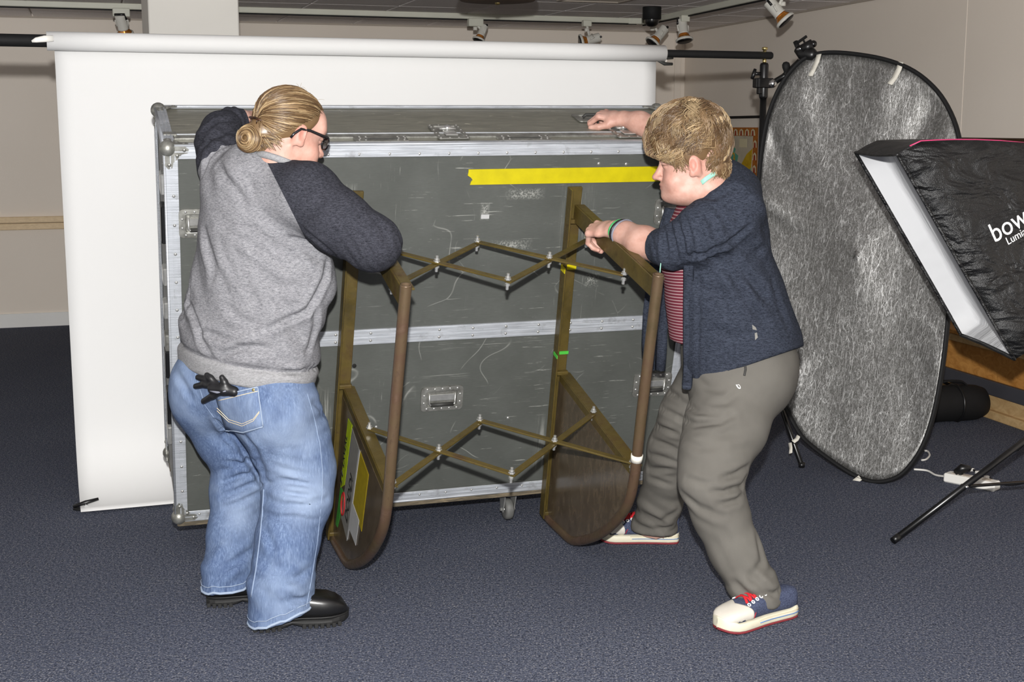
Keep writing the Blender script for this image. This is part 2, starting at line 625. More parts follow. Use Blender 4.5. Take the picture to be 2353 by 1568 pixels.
        me.polygons.foreach_set('material_index', self.mi)
        me.polygons.foreach_set('use_smooth', self.sm)
        me.update()
        o = bpy.data.objects.new(name, me)
        COL.objects.link(o)
        o.location = loc
        if parent is not None:
            o.parent = parent
            if parent.get('mesh_shift'):
                pass
        return o


def tag(o, label=None, cat=None, group=None, kind=None):
    if label: o['label'] = label
    if cat: o['category'] = cat
    if group: o['group'] = group
    if kind: o['kind'] = kind
    return o


def thing(name, label, cat, loc=(0, 0, 0), group=None, mat=None):
    """Empty at the thing's base; children are modelled in world space unless mat is given"""
    e = bpy.data.objects.new(name, None)
    e.empty_display_size = 0.1
    COL.objects.link(e)
    if mat is not None:
        e.matrix_world = mat
    else:
        e.location = loc
        e['base_shift'] = [float(c) for c in loc]
    tag(e, label, cat, group)
    return e


def struct(o):
    o['kind'] = 'structure'
    return o


def sub(mb, name, mat, parent):
    """a sub-part of a mesh part: same space as the part itself"""
    o = mb.build(name, mat, parent)
    root = parent.parent
    if root is not None and root.get('base_shift'):
        s_ = Vector(root['base_shift'])
        o.data.transform(Matrix.Translation(-s_))
    elif root is None:
        o.data.transform(Matrix.Translation(-parent.location))
    return o


def copy_tree(o, parent=None):
    c = o.copy()
    COL.objects.link(c)
    if parent is not None:
        c.parent = parent
    for ch in [x for x in o.children]:
        copy_tree(ch, c)
    return c


def share(name, me, parent, mtx):
    o = bpy.data.objects.new(name, me)
    COL.objects.link(o)
    o.parent = parent
    o.matrix_local = mtx
    return o


def text_mesh(body, size, align='LEFT', extr=0.0):
    cu = bpy.data.curves.new('lettering', 'FONT')
    cu.body = body
    cu.size = size
    cu.align_x = align
    cu.extrude = extr
    cu.resolution_u = 4
    ob = bpy.data.objects.new('lettering_curve', cu)
    COL.objects.link(ob)
    dg = bpy.context.evaluated_depsgraph_get()
    dg.update()
    me = bpy.data.meshes.new_from_object(ob.evaluated_get(dg))
    bpy.data.objects.remove(ob)
    bpy.data.curves.remove(cu)
    return me


def lettering(body, size, mtx, mat, parent, name='lettering', align='LEFT', bold=0.0):
    me = text_mesh(body, size, align, 0.0006)
    me.transform(mtx)
    me.materials.clear()
    me.materials.append(MATS[mat])
    if parent.get('base_shift'):
        me.transform(Matrix.Translation(-Vector(parent['base_shift'])))
    o = bpy.data.objects.new(name, me)
    COL.objects.link(o)
    o.parent = parent
    return o


def frame_mtx(org, x, y, z):
    m = Matrix.Identity(4)
    for i in range(3):
        m[i][0], m[i][1], m[i][2], m[i][3] = x[i], y[i], z[i], org[i]
    return m


# ================================================================== THE ROOM
CEIL = 2.33
CORNER = Vector((1.50, 11.72, 0))
AB, AR = math.radians(17.8), math.radians(15.0)
WB = Vector((-math.cos(AB), -math.sin(AB), 0))      # along the back wall, to the left
NB = Vector((math.sin(AB), -math.cos(AB), 0))       # out of the back wall, into the room
WR = Vector((math.sin(AR), -math.cos(AR), 0))       # along the right wall, to the camera
NR = Vector((-math.cos(AR), -math.sin(AR), 0))      # out of the right wall, into the room
Z = Vector((0, 0, 1))

m = MB(); m.box(-8, 7, -3, 15, -0.1, 0)
struct(m.build('floor', 'carpet'))


def wallslab(org, along, length, z0, z1, out, th=0.12):
    mb = MB()
    mb.obox(org + along * (length / 2) - out * (th / 2) + Z * ((z0 + z1) / 2), along * (length / 2), out * (th / 2), Z * ((z1 - z0) / 2))
    return mb


struct(wallslab(CORNER + WB * -0.3, WB, 9.3, 0, CEIL + .05, NB).build('wall_back', 'wall_paint'))
struct(wallslab(CORNER + WR * -0.3, WR, 9.5, 0, CEIL + .05, NR).build('wall_right', 'wall_paint'))
struct(wallslab(CORNER + NB * 0.0, WB, 9.0, 0, 0.105, NB, -0.014).build('baseboard_back', 'baseboard_paint'))

# picture-rail timber on the back wall, left of the backdrop (two strips)
r0 = at(60, 505, 10.07)
zr = at(60, 497, 10.1).z
for i, (z0, z1, th) in enumerate(((zr - 0.045, zr, 0.045), (zr - 0.098, zr - 0.049, 0.032))):
    org = CORNER + WB * 5.15
    mb = MB()
    mb.obox(org + WB * 1.5 + NB * (th / 2) + Z * ((z0 + z1) / 2), WB * 1.5, NB * (th / 2), Z * ((z1 - z0) / 2), 0.004)
    struct(mb.build('trim_%d' % (i + 1), 'rail_wood'))
# panel edge behind the backdrop's left edge
mb = MB()
p_ = CORNER + WB * 5.135
mb.obox(p_ + NB * 0.008 + Z * 1.16, WB * 0.018, NB * 0.008, Z * 0.52)
struct(mb.build('trim_3', 'trim_grey'))
# corner strip and a cover strip on the right wall
mb = MB()
mb.obox(CORNER + WB * 0.07 + NB * 0.008 + Z * (CEIL / 2), WB * 0.03, NB * 0.008, Z * (CEIL / 2), 0.003)
struct(mb.build('trim_4', 'wall_paint'))
sx = at(2087, 60, 7.6)
mb = MB()
k_ = (Vector((sx.x, sx.y, 0)) - CORNER).dot(WR)
mb.obox(CORNER + WR * k_ + NR * 0.001 + Z * (CEIL / 2 + .3), WR * 0.004, NR * 0.001, Z * (CEIL / 2 - .3))
struct(mb.build('trim_5', 'wall_paint'))
# edge moulding at the ceiling
for i, (al, out, ln) in enumerate(((WB, NB, 9.0), (WR, NR, 9.0))):
    mb = MB()
    mb.obox(CORNER + al * (ln / 2) + out * 0.008 + Z * (CEIL - 0.008), al * (ln / 2), out * 0.008, Z * 0.006)
    struct(mb.build('trim_%d' % (6 + i), 'trim_grey'))

# suspended ceiling: a slab with a grid of lay-in tiles
mb = MB()
mb.obox(CORNER + WB * 3.6 + NB * 5.0 + Z * (CEIL + 0.06), WB * 6.2, NB * 5.4, Z * 0.04)
ceil = struct(mb.build('ceiling', 'ceiling_grid'))
TS = 0.6
tm = MB()
tm.obox((0, 0, 0), (TS / 2 - .006, 0, 0), (0, TS / 2 - .006, 0), (0, 0, .012), .004)
tile_me = None
ci = ceil.matrix_world.copy()
ceil_loc = ceil.location.copy()
tile0 = None
rest = MB()
for i in range(-5, 14):
    for j in range(0, 16):
        c = CORNER + WB * (i * TS + .22) + NB * (j * TS + .16) + Z * (CEIL + 0.010)
        # keep the ones inside the room
        if (c - CORNER).dot(NR) < 0.02 and (c - CORNER).dot(NR) > -0.3:
            pass
        if (c - CORNER).dot(NR) < -0.25:
            continue
        mt = frame_mtx(c - ceil_loc, -WB, -NB, Z)
        if c.y > 7.9 and -4.6 < c.x < 3.2:
            if tile0 is None:
                o = tm.build('ceiling_tile', 'ceiling_tile', ceil)
                o.matrix_local = mt
                tile0 = o
            else:
                share('ceiling_tile', tile0.data, ceil, mt)
        else:
            rest.obox(c - ceil_loc, WB * (TS / 2 - .006), NB * (TS / 2 - .006), Z * .012)
o = rest.build('ceiling_tile_field', 'ceiling_tile', ceil)
o['kind'] = 'stuff'

# square column in front of the back wall
cl = at(341, 40, 7.6)
ca = Vector((cl.x, cl.y, 0))
cx = -WB; cy = -NB
rd = ray(549, 40)
cw = (ca.x * rd.y - ca.y * rd.x) / (cx.y * rd.x - cx.x * rd.y)
mb = MB()
mb.obox(ca + cx * cw / 2 + cy * 0.4 + Z * (CEIL / 2 + .02), cx * (cw / 2), cy * 0.4, Z * (CEIL / 2 + .02), 0.006)
struct(mb.build('wall_column', 'column_paint'))

# ================================================================== CEILING FITTINGS
TZ = CEIL - 0.035
tA = on_z(-120, 9, TZ); tB = on_z(1462, 53, TZ)
tA.z = tB.z = CEIL - 0.02
tr = thing('lighting_track', 'long cream lighting track under the ceiling above the white backdrop', 'lighting track', ((tA + tB) / 2))
m = MB(); m.bar(tA, tB, 0.05, 0.04, Z, 0.004); m.build('rail', 'track_white', tr)
m = MB(); m.obox(tB - Vector((0.02, 0, 0)), (0.05, 0.01, 0), (-0.01, 0.04, 0), (0, 0, .024), .004); m.build('end_cap', 'track_white', tr)
m = MB(); m.bar(tA - Z * .024, tB - Z * .024, 0.012, 0.008, Z); m.build('slot', 'black_matte', tr)
tC = on_z(1478, 56, TZ); tD = on_z(1742, 0, TZ)
tC.z = tD.z = CEIL - 0.02
tE = tD + (tD - tC) * 0.9
t2 = thing('lighting_track', 'cream lighting track turning towards the camera along the right wall', 'lighting track', ((tC + tE) / 2))
m = MB(); m.bar(tC, tE, 0.05, 0.04, Z, 0.004); m.build('rail', 'track_white', t2)
m = MB(); m.bar(tC - Z * .024, tE - Z * .024, 0.012, 0.008, Z); m.build('slot', 'black_matte', t2)
m = MB(); m.bar(tB, tC, 0.05, 0.04, Z, 0.004); m.build('corner_joint', 'track_white', t2)


def spot_lamp(label, u_top, v_top, y, u, v, aim, scale=1.0, block=False):
    """spotlight hanging from the track: adapter, stem, yoke, can, rim, reflector bulb"""
    top = at(u_top, v_top, y)
    top.z = CEIL - 0.045
    c = at(u, v, y)
    aim = Vector(aim).normalized()
    t = thing('track_spotlight', label, 'spotlight', top, 'spotlights on the ceiling track')
    m = MB()
    if block:
        m.obox(top - Z * .02, WB * .055, NB * .03, Z * .028, .004)
    else:
        m.obox(top - Z * .015, WB * .032, NB * .024, Z * .022, .004)
    m.build('adapter', 'track_white', t)
    m = MB(); m.tube([top - Z * .02, c + Z * 0.028], 0.010, 10); m.tube([top - Z * .05, top - Z * .075], 0.016, 10); m.build('stem', 'lamp_white', t)
    m = MB()
    side = aim.cross(Z).normalized()
    if side.length < .1: side = WB.copy()
    pts = [c + side * 0.040 * scale - aim * .0, c + side * .046 * scale - aim * .03 + Z * .01, c + Z * 0.036 - aim * .02, c - side * .046 * scale - aim * .03 + Z * .01, c - side * .040 * scale]
    m.tube(pts, .006, 8); m.build('yoke', 'lamp_white', t)
    s = scale
    m = MB()
    m.lathe([(0, -.085 * s), (.034 * s, -.085 * s), (.036 * s, -.08 * s), (.036 * s, .012 * s), (.040 * s, .020 * s), (.034 * s, .020 * s), (.030 * s, 0), (0, 0)], c, aim, 20)
    can = m.build('can', 'lamp_white', t)
    m = MB()
    m.tube([c - aim * .088 * s + side * .036 * s, c - aim * .088 * s - side * .036 * s], .010 * s, 8)
    m.tube([c - aim * .088 * s + side * .030 * s, c - aim * .05 * s + side * .039 * s], .008 * s, 8)
    sub(m, 'heat_guard', 'black_plastic', can)
    m = MB()
    m.lathe([(.030 * s, .018 * s), (.050 * s, .052 * s), (.052 * s, .056 * s), (.046 * s, .054 * s), (.026 * s, .018 * s)], c, aim, 20)
    m.build('reflector', 'amber_glass', t)
    m = MB()
    m.lathe([(.052 * s, .050 * s), (.062 * s, .058 * s), (.062 * s, .070 * s), (.052 * s, .070 * s), (.050 * s, .052 * s)], c, aim, 20)
    m.build('rim', 'lamp_white', t)
    m = MB()
    m.lathe([(0, .074 * s), (.05 * s, .076 * s), (.055 * s, .068 * s), (0, .066 * s)], c, aim, 20)
    m.build('lens', 'black_plastic', t)
    return t


spot_lamp('white spotlight hanging left of the square column, seen from behind', 278, 20, 9.0, 282, 60, (0.05, .55, -.85), .95, True)
spot_lamp('white spotlight near the middle of the long track, pointing down left', 1092, 55, 9.85, 1106, 78, (-0.35, -.3, -.9), .8, True)
spot_lamp('white spotlight lying almost level above the right half of the roll', 1348, 62, 10.0, 1354, 92, (-0.95, -.1, -.25), .95)
spot_lamp('white spotlight right behind the black dome camera, aimed down left', 1499, 55, 9.9, 1512, 84, (-0.62, -.25, -.75), 1.0)
spot_lamp('white spotlight just right of the dome camera, aimed straight down', 1573, 37, 9.55, 1570, 72, (0.12, -.25, -.95), 1.0)
spot_lamp('white spotlight nearest the camera, hanging by the right wall', 1800, -12, 7.9, 1788, 28, (0.62, -.2, -.72), 1.0)

# black dome camera
dc = on_z(1498, 30, CEIL - 0.002)
dc = at(1498, 30, 9.3); dc.z = CEIL
t = thing('dome_camera', 'round black dome security camera on the ceiling', 'security camera', dc)
z0 = at(1498, 28, 9.3).z
z1 = at(1498, 44, 9.3).z
m = MB(); m.lathe([(0, CEIL - dc.z), (.062, CEIL - dc.z), (.064, CEIL - dc.z - .006), (.064, z1 - dc.z), (.055, z1 - dc.z - .004), (0, z1 - dc.z - .004)], dc, Z, 28); m.build('housing', 'black_matte', t)
m = MB(); m.lathe([(.050, 0), (.049, -.014), (.043, -.030), (.032, -.042), (.016, -.048), (0, -.050)], Vector((dc.x, dc.y, z1 - .003)), Z, 24); m.build('dome', 'black_metal', t)

# brown round shade just reaching into the top of the frame
bs = at(1143, -30, 7.0)
t = thing('pendant_lamp', 'round brown ceiling shade at the top edge of the picture', 'ceiling lamp', (bs.x, bs.y, bs.z))
zb = at(1143, 6, 7.0).z
m = MB(); m.lathe([(.05, CEIL), (.06, CEIL - .03), (.20, zb + .07), (.215, zb + .03), (.19, zb + .008), (.10, zb), (0, zb - .001)], Vector((bs.x, bs.y, 0)), Z, 36); m.build('shade', 'brown_shade', t)
m = MB(); m.lathe([(.07, CEIL + .001), (.07, CEIL - .015), (.05, CEIL - .02)], Vector((bs.x, bs.y, 0)), Z, 24); m.build('canopy', 'brown_shade', t)
m = MB(); m.lathe([(0, zb - .012), (.012, zb - .010), (.014, zb)], Vector((bs.x, bs.y, 0)), Z, 12); m.build('finial', 'brass', t)
# grey ceiling vent
vv = on_z(1370, -4, CEIL)
t = thing('ceiling_vent', 'grey slatted air vent in the ceiling at the top edge', 'vent', vv)
m = MB()
for a_, b_, w_, h_ in ((0, .13, .22, .012), (0, -.13, .22, .012), (.21, 0, .012, .13), (-.21, 0, .012, .13)):
    m.obox(vv - WB * a_ - NB * b_ - Z * .006, WB * w_, NB * h_, Z * .008, .002)
m.build('frame', 'trim_grey', t)
for k in range(7):
    m = MB(); m.obox(vv - NB * (-.10 + k * .033) - Z * .003, WB * .2, (NB * .012 + Z * .004), (Z * .001)); m.build('slat', 'trim_grey', t)

# ================================================================== BACKDROP
bl = at(107, 95, 5.30); br_ = at(1526, 122, 6.20)
bz = (bl.z + br_.z) / 2
bl.z = br_.z = bz
bx = (br_ - bl).normalized()
bn = Vector((bx.y, -bx.x, 0))      # towards the camera
RR = 0.037
t = thing('paper_backdrop', 'wide white paper backdrop hanging from a roll behind the case', 'backdrop', ((bl.x + br_.x) / 2, (bl.y + br_.y) / 2, 0))
m = MB()
m.tube([bl, bl + bx * .4, bl + bx * 1.3, bl + bx * 2.2, br_], RR, 40, True)
m.build('roll', 'paper_white', t)
m = MB()
prof = []
for k in range(10):                       # leaves the roll at the back... then hangs
    a = math.pi * (0.0 + 0.5 * k / 9)
Lp = (br_ - bl).length
rows = []
NU = 40
ys = [bz] + [bz - .1 - (bz - .35) * i / 16 for i in range(17)]
for i in range(NU + 1):
    u = 0.028 + (Lp - 0.05) * i / NU
    row = []
    for zz in ys:
        row.append(bl + bx * u + bn * (-RR + 0.0) + Z * (zz - bz))
    # sweep at the floor: the paper curls out on to the carpet
    zl = ys[-1]
    for k in range(1, 11):
        a = k / 10
        out = 0.30 * (1 - math.cos(a * math.pi / 2))
        zz = zl - (zl - 0.012) * math.sin(a * math.pi / 2)
        out += 0.0
        row.append(bl + bx * u + bn * (-RR + out) + Z * (zz - bz))
    rows.append(row)
m.strip(rows)
k0 = len(m.v)
pp = m.build('paper', 'paper_white', t)
md = pp.modifiers.new('thickness', 'SOLIDIFY'); md.thickness = .0015
# crossbar, end clip, clamps
bs_ = thing('backdrop_stand', 'black stand with crossbar carrying the white backdrop roll', 'stand', (at(1750, 150, 6.42).x, 6.42, 0))
cbL = bl - bx * 1.2; cbR = br_ + bx * 0.565
m = MB(); m.tube([cbL, bl + bx * .05, bl + bx * .06, br_ + bx * .03, cbR - bx * .006, cbR], [.0245, .0245, .0175, .0175, .0175, .014], 20); m.build('crossbar', 'black_matte', bs_)
sp = br_ + bx * 0.525
sp = Vector((sp.x, sp.y, 0))
m = MB()
m.tube([sp + Z * 0.45, sp + Z * (bz - .18)], .0155, 16)
m.build('pole', 'black_metal', bs_)
m = MB(); m.tube([sp + Z * (bz - .20), sp + Z * (bz - .19), sp + Z * (bz - .045), sp + Z * (bz - .035)], [.018, .021, .021, .017], 16); m.build('collar', 'black_plastic', bs_)
m = MB(); m.tube([sp + Z * (bz - .04), sp + Z * (bz - .012)], .009, 12); m.build('spigot', 'brass', bs_)
m = MB(); m.lathe([(0, .040), (.013, .038), (.014, .028), (.008, .024), (.007, .010)], sp + Z * bz, Z, 14); m.build('top_screw', 'brass', bs_)
m = MB()
kb = sp + Z * (bz - .085) - bx * .02
m.tube([kb, kb - bx * .03], .008, 10); m.tube([kb - bx * .028 + Z * .022, kb - bx * .034, kb - bx * .044 - Z * .024], [.007, .010, .008], 10); m.build('wing_knob', 'black_plastic', bs_)
m = MB(); m.obox(sp - bx * .022 + Z * (bz - .15), bx * .010, bn * .014, Z * .03, .004); m.build('latch_block', 'black_plastic', bs_)
m = MB()
cc_ = sp + Z * (at(1750, 191, sp.y).z)
m.obox(cc_ - bx * .0, bx * .040, bn * .026, Z * .023, .004); m.obox(cc_ - bx * .042, bx * .008, bn * .02, Z * .022, .003)
m.build('clamp_block', 'black_plastic', bs_)
m = MB(); m.tube([cc_ + bx * .018 + Z * .02, cc_ + bx * .018 + Z * .036], .004, 8); m.tube([cc_ + bx * .04, cc_ + bx * .06], .013, 12); m.build('clamp_pin', 'chrome', bs_)
ft = on_z(1842, 1070, 0.012)
hub = sp + Z * .47
dirA = Vector((ft.x - sp.x, ft.y - sp.y, 0))
for k in range(3):
    d = Matrix.Rotation(k * 2 * math.pi / 3, 3, 'Z') @ dirA
    m = MB(); m.tube([hub + Z * .04, sp + d + Z * .012], .011, 12); lg = m.build('leg', 'black_metal', bs_)
    m = MB(); m.lathe([(0, -.010), (.014, -.008), (.015, .012), (0, .014)], sp + d + Z * .012, Z, 12); sub(m, 'rubber_foot', 'black_plastic', lg)
    m = MB(); m.bar(sp + Z * .20, sp + d * .45 + Z * .27, .014, .006, Z); m.build('brace', 'black_metal', bs_)
m = MB(); m.lathe([(0, -.03), (.026, -.03), (.028, 0), (.028, .05), (.02, .06), (0, .06)], hub, Z, 16); m.build('hub', 'black_plastic', bs_)
m = MB(); m.tube([sp + Z * .16, sp + Z * .47], .012, 12); m.build('centre_post', 'black_metal', bs_)

# clamps on the roll and on the paper hem
def spring_clamp(label, p, d, sc, mat):
    t = thing('spring_clamp', label, 'clamp', p)
    d = Vector(d).normalized()
    sd = d.cross(bn).normalized()
    m = MB(); m.tube([p + sd * .004 * sc, p + d * .05 * sc + sd * .018 * sc, p + d * .10 * sc + sd * .012 * sc], [.006 * sc, .010 * sc, .008 * sc], 10); m.build('jaw', mat, t)
    m = MB(); m.tube([p - sd * .004 * sc, p + d * .05 * sc - sd * .014 * sc, p + d * .10 * sc - sd * .022 * sc], [.006 * sc, .009 * sc, .006 * sc], 10); m.build('handle', mat, t)
    m = MB(); m.tube([p + d * .05 * sc - bn * .014 * sc, p + d * .05 * sc + bn * .014 * sc], .008 * sc, 10); m.build('spring', 'chrome', t)
    return t


m = MB()
e0 = bl - bx * .055 - Z * .006 + bn * .045
e1 = bl + bx * .025 + Z * .008 + bn * .042
m.tube([e0, e0 + (e1 - e0) * .2 + Z * .003, e0 + (e1 - e0) * .6 + Z * .003, e1], [.004, .010, .013, .012], 12, flat=(1, .5))
tag(m.build('roll_clip', 'white_plastic'), 'small shiny white clip on the left end of the paper roll', 'clip')
spring_clamp('dark spring clamp under the right end of the paper roll', br_ - bx * .035 - Z * .028 + bn * .0, bx - Z * .12, .8, 'rubber_dark')
hp = on_z(168, 1167, 0.014)
spring_clamp('black clamp pinching the bottom left hem of the backdrop', hp, bx + Z * .05, 1.0, 'black_plastic')

# ================================================================== REFLECTOR
Qb = on_z(2040, 1104, 0.02)
LF = at(1752, 330, 6.22)
hd = Vector((LF.x - Qb.x, LF.y - Qb.y, 0))
# plane through the bottom, through the left edge by the stand, leaning back a little
lean = Vector((0, 0, 1)) + Vector((0.22, .55, 0)).normalized() * 0.22
e1_ = (LF - Qb)
rn = e1_.cross(lean).normalized()
if rn.y > 0: rn = -rn


def on_refl(u, v):
    d = ray(u, v)
    return _O + d * ((Qb - _O).dot(rn) / d.dot(rn))


outline = [(1905, 121), (1960, 124), (2030, 136), (2090, 158), (2135, 190), (2170, 232), (2197, 290), (2210, 360), (2208, 440), (2200, 540), (2186, 650),
           (2178, 740), (2165, 850), (2146, 950), (2122, 1022), (2092, 1070), (2060, 1098), (2015, 1108), (1970, 1096), (1915, 1062), (1862, 1022), (1838, 996),
           (1812, 950), (1790, 900), (1768, 820), (1754, 720), (1745, 600), (1742, 480), (1747, 380), (1758, 300), (1775, 240), (1802, 185), (1838, 143), (1868, 127)]
ol = [on_refl(*q) for q in outline]
rc = sum(ol, Vector()) / len(ol)
ru = (on_refl(2100, 600) - on_refl(1800, 600)).normalized()
rv = rn.cross(ru).normalized()
if rv.z < 0: rv = -rv
# smooth closed outline (Catmull-Rom)
def catmull(P, n, closed=True):
    out = []
    m_ = len(P)
    rng = m_ if closed else m_ - 1
    for i in range(rng):
        p0 = P[(i - 1) % m_] if closed else P[max(i - 1, 0)]
        p1 = P[i]; p2 = P[(i + 1) % m_]
        p3 = P[(i + 2) % m_] if closed else P[min(i + 2, m_ - 1)]
        for k in range(n):
            t_ = k / n
            out.append(0.5 * ((2 * p1) + (p2 - p0) * t_ + (2 * p0 - 5 * p1 + 4 * p2 - p3) * t_ ** 2 + (3 * p1 - p0 - 3 * p2 + p3) * t_ ** 3))
    if not closed:
        out.append(P[-1])
    return out


ols = catmull(ol, 4)
t = thing('oval_reflector', 'large oval silver reflector with black rim leaning beside the right wall', 'reflector', Qb)
m = MB()
rings = 26
rows = []
na = len(ols)
for k in range(rings + 1):
    f = k / rings
    row = []
    for j, p in enumerate(ols):
        ang = math.atan2((p - rc).dot(rv), (p - rc).dot(ru))
        q = rc + (p - rc) * f
        # sagging cloth with tension folds towards the rim
        d = 0.018 * math.sin(f * math.pi)
        tp_ = max(0.0, min(1.0, (math.sin(ang) - .15) / .35)) * (.35 + .65 * abs(math.cos(ang)))
        d += 0.050 * (f ** 4) * (1 - f ** 10) * math.sin(ang * 11 + 1.3) * (.12 + .88 * tp_)
        d += 0.016 * math.sin(ang * 27 + f * 3) * f ** 5 * (1 - f ** 10) * (.15 + .85 * tp_)
        row.append(q - rn * d)
    rows.append(row)
m.strip(rows, True, True)
fab = m.build('fabric', 'silver_fabric', t)
md = fab.modifiers.new('thickness', 'SOLIDIFY'); md.thickness = .0012
m = MB(); m.tube([p for p in ols], .0165, 10, closed=True, flat=(1.0, .6), twist_up=rn); m.build('rim', 'black_matte', t)
# strips of white tape
def tape_strip(pxs, wid, off, mat='white_tape', parent=t, name='tape_strip'):
    m = MB()
    P = [on_refl(*q) + rn * (off if i < len(pxs) - 1 else off * 2.5) for i, q in enumerate(pxs)]
    rows_ = []
    for i in range(len(P)):
        d = (P[min(i + 1, len(P) - 1)] - P[max(i - 1, 0)]).normalized()
        sd = d.cross(rn).normalized() * wid / 2
        rows_.append([P[i] - sd, P[i] + sd])
    m.strip(rows_)
    o = m.build(name, mat, parent)
    md = o.modifiers.new('thickness', 'SOLIDIFY'); md.thickness = .002
    return o


tape_strip([(1885, 124), (1880, 142), (1872, 160), (1868, 178)], .022, .012)
tape_strip([(2072, 144), (2068, 160), (2058, 180), (2050, 197)], .024, .012)
tape_strip([(1980, 1098), (1972, 1104), (1962, 1112), (1948, 1117)], .024, .016)
tape_strip([(1838, 1002), (1834, 1010), (1830, 1016)], .018, .014)
tape_strip([(1818, 1018), (1820, 1030), (1824, 1042)], .016, .014)
# holder head clamped to the top rim
hh = thing('reflector_holder', 'black reflector holder with ball knobs clamped on the oval rim', 'holder', on_refl(1850, 125))
c0 = on_refl(1850, 112) + rn * .0
sx_, sy_ = ru, rv
def hp_(u, v, off=0.0):
    return on_refl(u, v) + rn * off
m = MB(); m.tube([hp_(1832, 112), hp_(1842, 122), hp_(1866, 126), hp_(1876, 118)], [.020, .029, .028, .018], 14, flat=(1, .8)); m.build('head', 'black_plastic', hh)
m = MB(); m.tube([hp_(1846, 116), hp_(1868, 98)], [.03, .02], 12); m.build('neck', 'black_plastic', hh)
m = MB(); m.sphere(hp_(1869, 101), .0165, 18); m.build('ball_knob', 'black_metal', hh)
m = MB(); m.tube([hp_(1828, 96), hp_(1832, 106), hp_(1840, 116)], [.012, .0115, .013], 14); m.build('grip', 'black_plastic', hh)
m = MB(); m.bar(hp_(1830, 100), hp_(1854, 83), .012, .010, rn, .002); m.bar(hp_(1846, 92), hp_(1852, 104), .008, .008, rn); m.build('lever', 'black_plastic', hh)
m = MB(); m.tube([hp_(1834, 116, .0), hp_(1848, 110, .0)], .030, 14, flat=(.35, .9)); m.build('washer', 'chrome', hh)
arm = [hp_(1765, 190, -.03), hp_(1790, 170, -.05), hp_(1830, 135, -.04)]
m = MB(); m.tube(arm, .014, 10); m.build('arm', 'black_metal', hh)
m = MB(); m.tube([hp_(1797, 170, -.03), hp_(1800, 158, -.03)], .006, 8)
m.lathe([(0, -.002), (.008, 0), (.017, .020), (.019, .032), (.014, .044), (0, .050)], hp_(1799, 162, -.03), rv, 16); m.build('knob', 'black_matte', hh)
m = MB(); m.sphere(hp_(1771, 190, -.02), .02, 14); m.build('joint', 'chrome', hh)

# ================================================================== SOFTBOX ON ITS STAND
A_ = at(1995, 333, 5.02); B_ = at(2091, 336, 4.48)
D_ = at(2232, 752, 5.02); C_ = at(2366, 812, 4.48)
fx = ((C_ - B_) + (D_ - A_)).normalized()       # along the long side, down right
fyv = ((A_ - B_) + (D_ - C_)).normalized()      # across, away from the camera
fyv = (fyv - fx * fyv.dot(fx)).normalized()
fn = fx.cross(fyv).normalized()
if fn.x > 0: fn = -fn                            # the way the box points
fc = (A_ + B_ + C_ + D_) / 4
hx = ((C_ - B_).length + (D_ - A_).length) / 4
hy = ((A_ - B_).length + (D_ - C_).length) / 4
sb = thing('softbox', 'black softbox with white diffuser pointing down left at the right edge', 'softbox', fc)
dep = 0.52
def sbp(a, b, d):
    return fc + fx * a + fyv * b - fn * d
lip = 0.0
ns = 10
def shell_ring(d):
    f = max(0.0, (d - 0.03)) / dep
    k = max(1 - 1.30 * max(0, d - .03) - .75 * max(0, d - .03) ** 2, .16)
    pts = []
    for s0, s1 in (((-1, -1), (1, -1)), ((1, -1), (1, 1)), ((1, 1), (-1, 1)), ((-1, 1), (-1, -1))):
        for i in range(ns):
            u_ = i / ns
            bow = 1 - 0.035 * math.sin(u_ * math.pi) * (1 if d > .05 else .5)
            pts.append(sbp((s0[0] + (s1[0] - s0[0]) * u_) * hx * k * bow, (s0[1] + (s1[1] - s0[1]) * u_) * hy * k * bow, d))
    return pts
m = MB(); m.strip([shell_ring(d) for d in (-.05, 0, .04, .09, .15, .22, .30, .38, .45, .52)], True, True)
shell = m.build('shell', 'softbox_black', sb)
md = shell.modifiers.new('thickness', 'SOLIDIFY'); md.thickness = .004
# recessed white diffuser with a white inner lip
m = MB()
rows = []
for d, k in ((-.046, .985), (-.02, .975), (.02, .965), (.032, .93), (.036, .8), (.04, .5), (.042, .2), (.042, .0)):
    rows.append([fc + (p - fc - (-fn) * 0.0) * 1.0 for p in [sbp(((q - fc).dot(fx)) * k, ((q - fc).dot(fyv)) * k, d) for q in shell_ring(-.05)]])
m.strip(rows, True, True)
m.build('diffuser', 'diffuser_white', sb)
# black outer seam and pink piping on the far top edge
m = MB(); m.tube(shell_ring(-.052), .006, 8, closed=True); m.build('front_seam', 'softbox_black', sb)
m = MB(); m.tube([shell_ring(d)[0] + fyv * .012 for d in (.0, .04, .09, .15, .22, .30, .38)], .0035, 8); m.build('piping', 'pink_trim', sb)
m = MB(); m.lathe([(.075, 0), (.085, .01), (.085, .05), (.07, .06), (0, .06)], fc - fn * (dep - .03), -fn, 24); m.build('speed_ring', 'black_metal', sb)
m = MB(); m.lathe([(0, 0), (.07, 0), (.075, .02), (.075, .26), (.06, .28), (0, .28)], fc - fn * (dep + .02), -fn, 24); m.build('lamp_head', 'black_plastic', sb)
# lettering on the near panel
pn = -fyv
side_pts = lambda a, d: sbp(a, -hy, d)
o1 = at(2280, 552, 4.50)
tx = (at(2400, 480, 4.62) - at(2280, 552, 4.5)).normalized()
